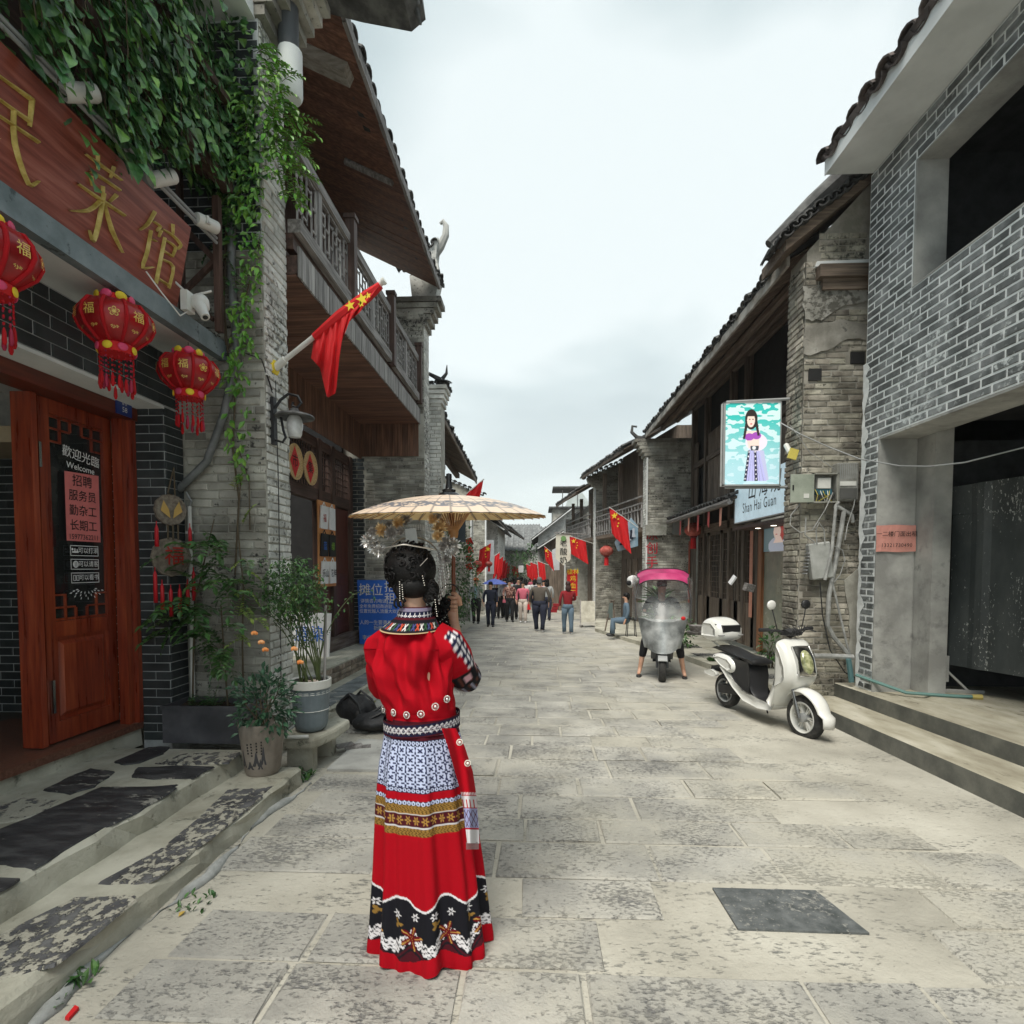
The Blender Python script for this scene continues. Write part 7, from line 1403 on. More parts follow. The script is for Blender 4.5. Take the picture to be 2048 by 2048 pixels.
for nm,y0,y1,r0,r1,yr,k,bg in(('collar',1243,1215,.072,.060,1.0,16,0),('yoke_collar',1262,1236,.118,.074,.72,26,1)):
 v2=np.linspace(0,1,24)[:,None];U2=np.repeat(TH/(2*PI),24,0);V2=np.repeat(v2,nu,1);C=np.zeros((24,nu,3))+(np.array([.24,.21,.30])if not bg else BLK)
 if not bg:band(C,U2,V2,.2,.7,NAVY,flowers(k*1.4,WHT,.42,4));C[V2>.93]=MAR;C[(V2<.08)]=MAR
 else:
  ci=np.floor(U2*40)%4;x=((U2*40)%1)-.5;y=(V2-.42)/.55;X45=(abs(abs(x)-abs(y))<.16)&(abs(x)<.42)&(abs(y)<.42)
  for i_,c_ in enumerate(((.55,.08,.04),(.65,.62,.60),(.04,.10,.05),(.06,.07,.2))):C[X45&(ci==i_)]=c_
  C[(V2<.06)]=(.5,.35,.2);C[(V2>.86)]=MAR
 rr=r0+(r1-r0)*v2;dip=.010*(1-v2)*(np.sin(TH)*-1>0)*abs(np.sin(TH))
 gridmesh(nm,(828-1075)/1109*YW-.022*(1-v2)*(1 if bg else.3)+rr*np.cos(TH),2.14+rr*(.95 if not bg else.9)*np.sin(TH),zy(y0)+(zy(y1)-zy(y0))*v2-dip,C,wo_)
def sleeve(pts,rs,cuff,par=wo_,name='sleeve',red=False):
 q=MB();n=40;q.tube([Vector(p)for p in pts],rs,n,cap=False);k=len(pts);V=np.array(q.v).reshape(k,n,3)
 t=np.linspace(0,k-1,60);i0=np.minimum(t.astype(int),k-2);f=(t-i0)[:,None,None];V=V[i0]*(1-f)+V[i0+1]*f;tt=np.linspace(0,1,60)[:,None];an=np.linspace(0,2*PI,n,endpoint=False)[None,:]
 cen=V.mean(1,keepdims=True);V=cen+(V-cen)*(1+.05*np.cos(5*an+8*tt)*np.sin(PI*tt))[...,None]
 C=np.zeros((60,n,3))+RED;U_=np.repeat(an/(2*PI),60,0);T2=np.repeat(tt,n,1)
 band(C,U_,T2,cuff,1.01,BLK,lambda U,t:[((np.sin(U*70)*np.sin(t*14)>.35),np.array([.10,.03,.02])),((abs(t-.12)<.06)&(np.sin(U*220)>0),np.array([.6,.35,.4])),((abs(t-.94)<.06),np.array([.35,.12,.14])),((((U*9)%1-.5)**2+(t-.5)**2*.4<.02),np.array([.3,.3,.4]))])
 if not red:dn_=(V-cen)/np.linalg.norm(V-cen,axis=2,keepdims=True);m_=(T2>.10)&(T2<cuff)&((dn_@np.array([.80,-.55,.25]))>.90);C[m_]=NAVY;C[m_&(np.sin(T2*90)+np.sin(U_*150)>.2)]=WHT
 return gridmesh(name,V[...,0],V[...,1],V[...,2],C,par)
STR=.5
sleeve([W(866,1274,2.15),W(890,1290,2.15),W(908,1318,2.19),W(923,1345,2.25),W(932,1354,2.33),W(930,1345,2.38)],[.068,.078,.076,.068,.064,.062],.47)
sleeve([W(785,1280,2.17),W(772,1300,2.18),W(762,1340,2.20),W(765,1372,2.26),W(780,1372,2.36),W(790,1365,2.40)],[.05,.062,.060,.056,.054,.05],.66,red=True)
q=MB();r_=random.Random(3)
for k in range(26):a_=W(905+k*2.0,1372-abs(k-10)*.9,2.24+.004*k);q.tube([a_,a_+Vector((.003,0,-.03-r_.uniform(0,.014)))],.0013,3)
stuff(q.obj('cuff_fringe',flat('grey_fringe',(.28,.26,.27)),wo_))
M_silver=flat('stamped_silver',(.70,.68,.66),rough=.28,metal=.85);M_pearl=flat('pearl_bead',(.78,.74,.66),rough=.25)
def rosette(p,r,n,sq=1.):
 n=Vector(n).normalized();x=n.cross(Vector((0,0,1))).normalized();z=x.cross(n);M=Matrix((x*sq,z,n)).transposed();q=MB();q.lathe([(0,.010),(r*.35,.009),(r*.45,.004),(0,.0)],p,14,M=M)
 for k in range(14):a=2*PI*k/14;q.ball(Vector(p)+M@Vector((r*.78*math.cos(a),r*.78*math.sin(a),.003)),r*.2,6,4)
 q.smooth='all';q.obj('silver_rosette',M_silver if sq==1 else M_pearl,wo_)
def on_jacket(px_,py_):
 a=W(px_,py_);i=int(np.argmin(abs(py-py_)));c=float(cx_[i,0]);R0=float(rx[i,0]);s=max(-.98,min(.98,(a.x-c)/R0));yy=2.15-float(ryj[i,0])*(math.sqrt(1-s*s)**.8)-.012;return Vector((a.x*yy/YW,yy,a.z+(EYE-a.z)*(1-yy/YW))),Vector((s,-1,0))
for x_,y_ in((788,1425),(814,1430),(842,1428),(870,1413),(893,1398),(768,1418)):p,n=on_jacket(x_,y_);rosette(p,.0155,n)
rows_=[(1462,880,910),(1500,893,928),(1550,907,944),(1598,920,951),(1602,920,951),(1625,924,953),(1630,925,953),(1668,928,956),(1672,929,956),(1700,932,957)];yr=np.array([r[0]for r in rows_]);n1,n2=130,40;ysx=np.linspace(1462,1700,n1);lx=np.interp(ysx,yr,[r[1]for r in rows_]);rx2=np.interp(ysx,yr,[r[2]for r in rows_]);sx_=np.linspace(0,1,n2)
PXX=lx[:,None]+(rx2-lx)[:,None]*sx_[None,:];YY=1.965+.10*sx_[None,:]**1.3+.015*np.sin(sx_[None,:]*7+ysx[:,None]*.02)*1.0-(ysx[:,None]-1462)*.00008
X3=(PXX-1075)/1109*YY;Z3=1.57-(ysx[:,None]-1134)/1109*YY;C=np.zeros(X3.shape+(3,))+RED;TT=np.repeat(ysx[:,None],n2,1);SS=np.repeat(sx_[None,:],n1,0)
C[(TT>1593)&(TT<1600)&(np.sin(SS*60)>0)]=WHT;C[(TT>1602)&(TT<1626)]=WHT*.8;C[(TT>1608)&(TT<1626)&(np.sin(SS*26)>.5)]=RED;C[(TT>1628)&(TT<1668)]=np.array([.30,.32,.52]);C[(TT>1630)&(TT<1666)&((abs(((SS*3+TT*.05)%1)-.5)<.08)|(abs(((SS*3-TT*.05)%1)-.5)<.08))]=MAR;C[(TT>1672)]=WHT*.85
o=gridmesh('side_panel',X3,YY+0*X3,Z3,C,wo_,closed=False)
for x_,y_,Yp in((919,1484,1.985),(935,1526,1.99)):rosette(W(x_,y_,Yp),.0135,(.3,-1,0),.99)
q=MB()
for k in range(16):a_=W(933+k*1.6,1684,1.955+k*.006);q.tube([a_,a_+Vector((0,0,-.028))],.0012,3)
stuff(q.obj('panel_fringe',flat('grey_fringe',(.28,.26,.27)),wo_))
M_hair=mat('black_hair',(.0015,.0013,.0013),(.0025,.002,.002),(.006,.004,.004),scale=30,rough=.62,bump=.3,bscale=90);M_hair.node_tree.nodes['Principled BSDF'].inputs['Specular IOR Level'].default_value=.3
q=MB();hc=W(822,1138,2.16);q.ball(hc,(.098,.105,.098),28,20);q.v=[(x*1,y,z)for x,y,z in q.v]
q.ball(W(826,1172,2.13),(.075,.07,.05),16,10);q.ball(W(800,1180,2.10),(.022,.026,.036),12,8);q.ball(W(862,1180,2.13),(.034,.03,.04),12,8)
r_=random.Random(9)
for k in range(70):
 a=r_.uniform(PI,2*PI);b=r_.uniform(.35,2.2);c=hc+Vector((math.sin(b)*math.cos(a)*.10,math.sin(b)*math.sin(a)*.107,math.cos(b)*.10));rad=r_.uniform(.010,.022);e1=Vector((math.cos(a+PI/2),math.sin(a+PI/2),0));e2=Vector((0,0,1));ph_=r_.uniform(0,6);q.tube([c+(e1*math.cos(ph_+t*.9)+e2*math.sin(ph_+t*.9))*rad*(1-.1*t)for t in range(6)],.0042,5)
for cx0,cy0,Yd,n in((802,1188,2.09,12),(862,1182,2.11,18),(882,1222,2.28,55)):
 for k in range(n):c=W(cx0+r_.uniform(-9,9)*(1.6 if n>50 else 1),cy0+r_.uniform(-20,20)*(1.5 if n>50 else 1),Yd);ph_=r_.uniform(0,6);q.tube([c+Vector((math.cos(ph_+t)*.012,-abs(math.sin(t))*.008,math.sin(ph_+t)*.014-t*.003))for t in range(6)],.0045,5)
q.smooth='all';h_=q.obj('hair',M_hair,wo_)
hdp=bpy.data.objects.new('headdress',None);COL.objects.link(hdp);hdp.parent=wo_;hdp.matrix_parent_inverse=wm(wo_).inverted();hdp.location=hc
q=MB();q.tube([hc+Vector((.107*math.cos(a),.11*math.sin(a),.092-.018*abs(math.cos(a))))for a in np.linspace(PI*1.02,PI*1.98,24)],.0028,6);q.tube([hc+Vector((.115*math.cos(a),.03,.02+.105*math.sin(a)))for a in np.linspace(0,PI,20)],.003,6);q.smooth=True;q.obj('silver_band',M_silver,hdp)
q=MB();q.prism([W(812,1086,2.12),W(836,1086,2.12),W(832,1056,2.12),W(810,1058,2.12)],(0,.004,0));q.obj('comb_plate',flat('tarnished_silver',(.25,.24,.22),rough=.35,metal=.8),hdp)
q=MB()
for k in range(12):a_=W(820+k*3.4,1064-4*math.sin(k/11*PI),2.15);q.tube([a_,a_+Vector((.001,0,.022))],.0014,4)
stuff(q.obj('comb_teeth',M_silver,hdp))
M_sgold=flat('pale_gilt',(.72,.52,.28),rough=.35,metal=.6);M_dull=flat('dull_silver',(.40,.37,.35),rough=.4,metal=.6)
def burst(px_,py_,r,mt,Y,n=80):
 c=W(px_,py_,Y);q=MB()
 for k in range(n):
  d=Vector((r_.gauss(0,1),r_.gauss(-.5,.8),r_.gauss(0,1))).normalized();e=d.cross(Vector((0,1,.1))).normalized()*r*.085;f_=c+d*r*r_.uniform(.75,1.1);q.add([c+d*r*.1-e*.5,c+d*r*.55-e,f_,c+d*r*.55+e,c+d*r*.1+e*.5],[(0,1,2,3,4)])
 q.ball(c,r*.22,8,6);q.obj('silver_flower',mt,hdp)
for x_,y_,r0,mt in((736,1082,.032,M_silver),(752,1094,.034,M_silver),(757,1102,.026,M_silver),(762,1060,.030,M_sgold),(778,1052,.026,M_dull),(797,1046,.028,M_sgold),(782,1066,.030,M_dull),(745,1064,.022,M_dull),(812,1040,.026,M_dull),(866,1038,.026,M_sgold),(874,1030,.022,M_dull),(880,1056,.034,M_sgold),(876,1072,.026,M_sgold),(893,1086,.032,M_dull),(908,1092,.032,M_silver),(901,1102,.028,M_silver),(886,1094,.024,M_dull),(800,1062,.02,M_dull),(893,1118,.022,M_dull)):burst(x_,y_,r0*1.1,mt,2.17+r_.uniform(-.02,.04))
for k in range(7):
 q=MB();x_=876+k*3.2;y=1100+abs(k-3)*3
 while y<1212-k*9:q.ball(W(x_+2*math.sin(y*.1+k),y,2.19),(.0045,.002,.006),5,4);y+=6.5
 q.smooth='all';q.obj('silver_strand',M_dull if k%2 else M_silver,hdp)
for(x_,y_,dx,n)in((799,1164,.1,9),(804,1170,.35,7),(845,1152,1.0,5),(870,1200,.6,8)):
 q=MB()
 for k in range(n):q.ball(W(x_+dx*k,y_+4.6*k,2.055),.0022,6,4)
 q.smooth='all';q.obj('bead_chain',M_pearl,hdp)
q=MB();q.tube([W(840,1132,2.04),W(855,1116,2.045)],.0014,4);q.obj('hairpin',M_silver,hdp)
#  UMBRELLA
um=thing('umbrella','cream oiled paper umbrella with grey scroll border and black finial','umbrella',(PX,2.38,1.4))
UC=Vector(((898-1075)/1109*2.40,2.40,1.79));UR=.418;TL=Matrix.Rotation(R_(3),3,'X');NR=36
nr=60;na=360;rr=np.linspace(.02,1,nr)[:,None];aa=np.linspace(0,2*PI,na,endpoint=False)[None,:]
def canopy(dz,C,name,mt,zoff=0):
 sag=-.0015*(1-np.abs(np.cos(NR/2*aa)))*rr**2;hh=.088*(1-rr**2.1)+sag;V=np.stack([rr*UR*np.cos(aa),rr*UR*np.sin(aa),hh+dz],-1)@np.array(TL).T+np.array(UC);return gridmesh(name,V[...,0],V[...,1],V[...,2],C,um,mt)
A2=np.repeat(aa,nr,0);R2_=np.repeat(rr,na,1);C=np.zeros(A2.shape+(3,))+np.array([.66,.52,.40]);grey=np.array([.15,.15,.17]);k_=(A2/(2*PI)*12)%1
x=k_-.5;y=(R2_-.77)/.22
for cx0,cy0,r0 in((0,.1,.34),(-.25,-.15,.2),(.27,-.1,.22)):d=np.hypot((x-cx0),(y-cy0));C[(abs(d-r0)<.045)&(y>-.6)&(y<.6)]=grey;C[(abs(d-r0*.45)<.035)]=grey
C[(abs(y-.55*np.sin(k_*2*PI+.8)*.6)<.09)]=grey;C[(R2_>.60)&(R2_<.612)]=grey
C[(abs(((A2/(2*PI)*NR)%1)-.5)>.475)]=np.array([.22,.19,.17]);C[R2_>.985]=np.array([.25,.22,.2])
canopy(0,C,'canopy',print_mat('oiled_paper',rough=.4))
C2=np.zeros(A2.shape+(3,))+np.array([.80,.58,.26]);C2[(abs(((A2/(2*PI)*NR)%1)-.5)>.46)]=np.array([.08,.06,.05]);canopy(-.004,C2,'lining',bpy.data.materials['oiled_paper'])
M_bamboo=flat('varnished_bamboo',(.42,.22,.09),rough=.45)
for k in range(NR):
 a=2*PI*k/NR;f=lambda r,dz:UC+TL@Vector((r*UR*math.cos(a),r*UR*math.sin(a),.088*(1-r**2.1)+dz));q=MB();q.tube([f(.05,-.010),f(.5,-.010),f(1.0,-.008)],.0022,4);q.obj('rib',M_bamboo,um);q=MB();q.tube([Vector((PX+.012*math.cos(a),2.385+.012*math.sin(a),1.715)),f(.30,-.012)],.0022,4);q.obj('strut',M_bamboo,um)
q=MB();q.tube([(PX,2.38,1.33),(PX,2.381,1.70),UC+Vector((0,0,.08))],.0085,10);q.smooth=True;q.obj('pole',flat('brown_lacquer_pole',(.20,.065,.03),rough=.35),um)
q=MB();q.lathe([(.0,0),(.018,0),(.022,.02),(.02,.045),(.012,.05)],(PX,2.382,1.695),14);q.smooth=True;q.obj('runner',M_bamboo,um)
q=MB();q.lathe([(0,.0),(.05,.0),(.042,.014),(.028,.02),(.03,.03),(.016,.036),(.014,.05),(.010,.075),(.013,.082),(.012,.098),(0,.103)],UC+Vector((0,0,.083)),16);q.smooth=True;q.obj('finial',flat('black_lacquer',(.01,.01,.011),rough=.15),um)
q=MB();c=W(900,1186,2.37);q.tube([c+Vector((.040*math.cos(a),0,.038*math.sin(a)))for a in np.linspace(0,2*PI,24,endpoint=False)],.0028,6,closed=True);q.smooth='all';q.obj('wrist_loop',M_black,um)
for o in(wo_,um):
 e=Vector((0,0,EYE));o.location=e+(o.location-e)*1.075;o.scale=(1.075,)*3
#  PARKED WHITE SCOOTER
M_wbody=mat('glossy_white_paint',(.66,.66,.62),(.72,.72,.68),(.76,.76,.73),scale=3,rough=.22,coat=.6,rvar=.04)
M_tyre=mat('black_rubber',(.018,.018,.018),(.03,.03,.029),(.06,.055,.05),scale=20,rough=.85,bump=.3)
M_blkseat=flat('black_vinyl',(.014,.014,.015),rough=.38);M_blkpl=flat('satin_black_plastic',(.02,.02,.022),rough=.5)
RG_=((-1.05,1.7),(-.92,.7),(-.55,.1),(0,0),(.55,.1),(.92,.7),(1.05,1.7))
def pillow(name,outl,hw,mt,par,inset=.045,lv=2,rings=((-1,1),(-.72,.35),(0,0),(.72,.35),(1,1)),y0=0):
 """rounded solid from a side outline (x, z); rings: (fraction of half width, fraction of inset)"""
 P=[Vector((x,z))for x,z in outl];n=len(P);area=sum(P[i].x*P[(i+1)%n].y-P[(i+1)%n].x*P[i].y for i in range(n));sg=1 if area>0 else-1
 N_=[]
 for i in range(n):t=(P[(i+1)%n]-P[i-1]).normalized();N_.append(Vector((-t.y,t.x))*sg)
 m=MB();G=[[(P[i].x+N_[i].x*inset*f,y0+hw*a,P[i].y+N_[i].y*inset*f)for i in range(n)]for a,f in rings];m.grid(G,closeu=True);k=len(G)-1;m.f.append(tuple(range(n)));m.f.append(tuple(k*n+i for i in reversed(range(n))));m.m+=[0,0]
 o=m.obj(name,mt,par,local=True,smooth='all');s_=o.modifiers.new('s','SUBSURF');s_.levels=lv;s_.render_levels=lv;return o
def wheel(par,x,z,r,w_,spokes=6,rimr=.56,mt=None):
 h=bpy.data.objects.new('wheel',None);COL.objects.link(h);h.parent=par;h.location=(x,0,z);Mx=Euler((PI/2,0,0)).to_matrix();rw=r*.30
 q=MB();q.lathe([(r-rw,-w_*.42),(r-rw*.5,-w_*.5),(r-rw*.12,-w_*.36),(r,0),(r-rw*.12,w_*.36),(r-rw*.5,w_*.5),(r-rw,w_*.42)],(0,0,0),40,M=Mx);q.smooth='all';q.obj('tyre',M_tyre,h,local=True)
 q=MB();ri=r-rw;q.lathe([(ri,-w_*.42),(ri*.98,-w_*.5),(ri*.88,-w_*.42),(ri*.86,0),(ri*.88,w_*.42),(ri*.98,w_*.5),(ri,w_*.42)],(0,0,0),40,M=Mx);q.smooth=True;q.obj('rim',mt or M_wbody,h,local=True)
 q=MB();q.lathe([(0,-w_*.55),(ri*.28,-w_*.5),(ri*.3,w_*.5),(0,w_*.55)],(0,0,0),20,M=Mx);q.obj('hub',M_greypvc,h,local=True)
 for k in range(spokes):
  for d in(-.11,.11):a=2*PI*k/spokes+d;b=2*PI*k/spokes+d*.9;q=MB();q.bar((ri*.25*math.cos(a),0,ri*.25*math.sin(a)),(ri*.9*math.cos(b),0,ri*.9*math.sin(b)),.010,w_*.35,up=(0,1,0));q.obj('spoke',mt or M_wbody,h,local=True)
 return h
sc_=thing('scooter','white electric scooter with black seat and white top box parked by the entrance steps','scooter',(2.515,6.26,gz(6.26)),(0,R_(1.2),math.atan2(-1.18,.37)))
wheel(sc_,.62,.215,.225,.10,6);wheel(sc_,-.62,.20,.205,.11,5,mt=M_greypvc)
pillow('front_apron',[(.34,.98),(.43,1.00),(.52,.90),(.60,.74),(.615,.60),(.565,.50),(.47,.44),(.40,.32),(.33,.24),(.27,.25),(.31,.40),(.33,.60),(.32,.85)],.19,M_wbody,sc_,inset=.05,rings=RG_)
pillow('lower_fairing',[(.36,.30),(.30,.19),(.10,.165),(-.15,.19),(-.35,.30),(-.55,.46),(-.60,.50),(-.55,.53),(-.40,.42),(-.20,.29),(.0,.245),(.22,.26)],.15,M_wbody,sc_,inset=.012)
pillow('side_panel',[(-.78,.64),(-.62,.69),(-.42,.68),(-.30,.60),(-.30,.48),(-.42,.42),(-.60,.47),(-.76,.56)],.155,M_wbody,sc_,inset=.04,rings=RG_)
pillow('under_seat',[(-.46,.66),(-.10,.66),(-.05,.50),(-.06,.28),(.12,.24),(.14,.21),(-.15,.20),(-.30,.30),(-.42,.45)],.125,M_blkpl,sc_,inset=.02)
pillow('seat',[(-.80,.73),(-.66,.76),(-.46,.74),(-.30,.70),(-.12,.71),(-.02,.69),(.00,.62),(-.06,.60),(-.20,.64),(-.50,.66),(-.78,.68)],.135,M_blkseat,sc_,inset=.03)
pillow('footboard',[(.30,.285),(.30,.255),(.05,.235),(-.12,.245),(-.12,.275),(.1,.27)],.14,M_blkpl,sc_,inset=.006)
pillow('rear_mudguard',[(-.86,.47),(-.74,.50),(-.52,.46),(-.40,.34),(-.46,.32),(-.56,.41),(-.74,.44),(-.90,.36)],.07,M_blkpl,sc_,inset=.01)
q=MB();q.box((-.5,0,.24),(.38,.17,.10),(0,R_(-8),0));q.obj('motor_arm',M_blkpl,sc_,local=True)
for s_ in(-1,1):o=pillow('rear_indicator',[(-.92,.40),(-.80,.44),(-.68,.42),(-.66,.37),(-.74,.34),(-.90,.35)],.025,M_wbody,sc_,inset=.01,y0=s_*.115)
q=MB();P_=[]
for k in range(17):
 a=R_(-8+150*k/16);rad=.285+(.05 if k<3 else 0);wd=.085*(1-.45*abs(k/16-.55)*1.2)+.01;P_.append([(.62+(rad-.035*abs(t)**2)*math.cos(a),wd*t,.23+(rad-.035*abs(t)**2)*math.sin(a))for t in(-1,-.8,-.4,0,.4,.8,1)])
q.grid(P_);o=q.obj('front_mudguard',M_wbody,sc_,local=True,smooth='all');sd=o.modifiers.new('t','SOLIDIFY');sd.thickness=.012
for s_ in(-1,1):q=MB();q.tube([(.50,s_*.075,.52),(.56,s_*.075,.36)],.015,8);q.tube([(.555,s_*.075,.37),(.62,s_*.078,.215)],.021,8);q.smooth=True;q.obj('fork',M_chrome,sc_,local=True)
hl=pillow('headlight_bezel',[(.53,.945),(.62,.81),(.655,.65),(.62,.61),(.57,.66),(.51,.80),(.48,.92)],.10,M_chrome,sc_,inset=.02);
q=MB();q.ball((0,0,0),(.035,.068,.125),20,12,M=Euler((0,R_(-23),0)).to_matrix());q.v=[(x+.615,y,z+.775)for x,y,z in q.v];q.smooth='all';q.obj('headlight',mat('amber_tinted_lens',(.16,.17,.08),(.30,.32,.16),(.5,.5,.3),scale=22,rough=.08,coat=1),sc_,local=True)
for s_ in(-1,1):
 q=MB();q.ball((.50,s_*.150,.60),(.055,.025,.036),14,8);q.smooth='all';q.obj('indicator_rim',M_blkpl,sc_,local=True);q=MB();q.ball((.508,s_*.160,.60),(.042,.02,.026),14,8);q.smooth='all';q.obj('indicator',flat('smoked_lens',(.10,.08,.07)),sc_,local=True)
 q=MB();q.tube([(.38,0,1.0),(.36,s_*.12,1.06),(.32,s_*.30,1.07)],[.018,.014,.012],8);q.tube([(.325,s_*.22,1.07),(.31,s_*.33,1.07)],.02,8);q.smooth=True;q.obj('handlebar',M_blkpl,sc_,local=True)
 q=MB();q.tube([(.37,s_*.19,1.08),(.42,s_*.28,1.05)],.007,5);q.obj('brake_lever',M_blkpl,sc_,local=True);q=MB();q.tube([(.36,s_*.15,1.07),(.35,s_*.19,1.22),(.34,s_*.21,1.30)],.006,5);q.obj('mirror_stalk',M_blkpl,sc_,local=True)
 mr_=MB();mr_.ball((.34,s_*.215,1.33),(.018,.055,.05),14,8);mr_.smooth='all';o=mr_.obj('mirror_shell',M_blkpl if s_>0 else M_wbody,sc_,local=True);q=MB();q.lathe([(0,0),(.046,0)],(.320,s_*.215,1.33),16,M=Euler((0,PI/2,0)).to_matrix());q.obj('mirror_glass',M_chrome,o,local=True)  # one shell coloured white in place of glare on that mirror
pillow('instrument_pod',[(.32,1.0),(.44,1.0),(.47,1.06),(.40,1.10),(.33,1.08)],.09,M_blkpl,sc_,inset=.02)
for k in range(4):q=MB();q.tube([(.45,(k-1.5)*.03,1.02),(.49,(k-1.5)*.05,1.08),(.44,(k-1.5)*.07,1.12)],.006,4);q.obj('brake_cable',M_blkpl,sc_,local=True)
pillow('top_box',[(-1.00,.82),(-1.00,.98),(-.92,1.08),(-.72,1.09),(-.58,1.0),(-.56,.86),(-.62,.78),(-.92,.76)],.18,M_wbody,sc_,inset=.05,rings=RG_)
q=MB()
for s_ in(-1,1):q.b2((-.84,s_*.15,.93),(-.66,s_*.168,1.01))
q.b2((-.62,-.12,.92),(-.575,.12,1.0));stuff(q.obj('box_window',M_blkseat,sc_,local=True));q=MB();q.b2((-.985,-.165,.875),(-.58,.165,.885));q.obj('box_seam',flat('pale_seam',(.3,.3,.3)),sc_,local=True)
for s_ in(-1,1):q=MB();q.tube([(-.55,s_*.09,.66),(-.74,s_*.10,.76),(-.95,s_*.09,.81)],.012,7);q.smooth=True;q.obj('rack_tube',M_white,sc_,local=True)
q=MB();q.tube([(-.12,.10,.25),(-.18,.22,.02)],.010,6);q.obj('side_stand',M_blkpl,sc_,local=True)
text('lettering','AE',M_blkpl,(-.70,-.158,.60),(1,0,0),(0,0,1),.07,sc_,local=True);text('lettering','-9-',M_greypvc,(.612,0,.555),(0,1,0),(-.2,0,1),.03,sc_,local=True)
#  PINK ROOFED SCOOTER WITH RIDER
s2=thing('covered_scooter','silver scooter under a pink rain canopy with clear plastic screens facing the camera','scooter',(2.01,9.03,gz(9)),(0,0,R_(-101)))
wheel(s2,.42,.22,.225,.11,5,mt=M_greypvc);wheel(s2,-.75,.21,.21,.11,5,mt=M_greypvc)
M_sil=mat('crumpled_silver_sheet',(.16,.17,.17),(.36,.38,.38),(.62,.64,.64),scale=3,rough=.35,bump=.4,bscale=5,bdist=.03,metal=.3);M_clear=mat('cloudy_clear_plastic',(.30,.32,.32),(.45,.48,.48),(.65,.68,.68),scale=3,rough=.12,bump=.35,bscale=5,bdist=.02,alpha=.4)
M_sdk=flat('gun_grey_plastic',(.08,.085,.09),rough=.4)
pillow('front_body',[(.12,.95),(.26,.98),(.38,.82),(.46,.60),(.38,.48),(.22,.36),(.12,.28),(.06,.30),(.10,.60)],.17,M_sdk,s2,inset=.04);pillow('rear_body',[(-.95,.62),(-.7,.68),(-.2,.66),(-.14,.30),(-.3,.24),(-.6,.36),(-.9,.5)],.15,M_sdk,s2);pillow('seat',[(-.9,.70),(-.7,.75),(-.2,.72),(-.15,.66),(-.6,.66),(-.9,.66)],.13,M_blkseat,s2,inset=.02);pillow('footboard',[(.14,.3),(.12,.25),(-.2,.24),(-.2,.3)],.14,M_blkpl,s2,inset=.008)
pillow('front_mudguard',[(.20,.36),(.26,.46),(.42,.49),(.60,.43),(.66,.34),(.60,.37),(.42,.43),(.28,.40)],.07,M_greypvc,s2,inset=.012)
for s_ in(-1,1):q=MB();q.tube([(.34,s_*.075,.55),(.42,s_*.078,.22)],.02,8);q.obj('fork',M_sdk,s2,local=True);q=MB();q.tube([(.18,0,1.0),(.14,s_*.30,1.06)],.014,6);q.obj('handlebar',M_blkpl,s2,local=True)
def bow(z0,z1,w0,w1,x0,x1,mt,name,n=16,rows=8,crown=.0,th=.006):
 q=MB();q.grid([[(x0+(x1-x0)*j/rows-.22*(abs(t)**2.2),(w0+(w1-w0)*j/rows)*t,z0+(z1-z0)*j/rows+crown*(1-t*t)*(j/rows)+(0 if j else.10*abs(t)**3))for t in np.linspace(-1,1,n)]for j in range(rows+1)]);return q.obj(name,mt,s2,local=True,smooth='all')
bow(.46,.98,.26,.38,.58,.46,M_sil,'leg_apron');bow(.94,1.22,.38,.42,.52,.38,M_clear,'lower_screen');bow(1.22,1.64,.42,.34,.38,.20,M_clear,'upper_screen',crown=.06)
for s_ in(-1,1):
 q=MB();q.grid([[(.28-.9*i/8,s_*(.41+.07*math.sin(PI*i/8)),.92+.68*j/6+.06*math.sin(i))for i in range(9)]for j in range(7)]);q.obj('side_curtain',M_clear,s2,local=True,smooth='all')
 q=MB();q.tube([(.45,s_*.40,.95),(.33,s_*.42,1.3),(.15,s_*.34,1.66),(-.4,s_*.36,1.72)],.010,6);q.obj('canopy_pole',M_blkpl,s2,local=True)
q=MB();P_=[]
for i in range(13):
 x=.42-1.75*i/12;e_=math.sin(PI*min(1,.12+i/12));P_.append([(x+.1*(1-abs(t)),t*(.27+.15*e_**.5),1.66+.10*(1-abs(t)**4)*(.6+.4*e_)-.05*(i<2))for t in np.linspace(-1,1,11)])
P_=[[(x+.08,y,z-.10)for x,y,z in P_[0]]]+P_;q.grid(P_);q.grid([[tuple(np.array(p)-(.006,0,.012))for p in r]for r in P_][::-1]);q.obj('canopy',mat('pink_nylon',(.30,.015,.09),(.42,.03,.13),(.50,.05,.17),scale=4,rough=.5),s2,local=True,smooth='all')
for i in(3,6,9):q=MB();q.tube([tuple(np.array(p)+(0,0,.004))for p in P_[i]],.006,5);q.obj('canopy_rib',M_blkpl,s2,local=True)
for s_ in(0,-1):q=MB();q.tube([P_[i][s_]for i in range(13)],.009,5);q.obj('canopy_hem',M_blkpl,s2,local=True)
q=MB();q.tube(P_[0],.009,5);q.obj('canopy_hem',M_blkpl,s2,local=True)
q=MB();q.ball((.46,.30,1.0),(.02,.035,.03),8,6);q.obj('red_reflector',M_red,s2,local=True);q=MB();q.ball((.44,0,.78),(.06,.09,.06),12,8);q.smooth='all';q.obj('headlight',M_chrome,s2,local=True)
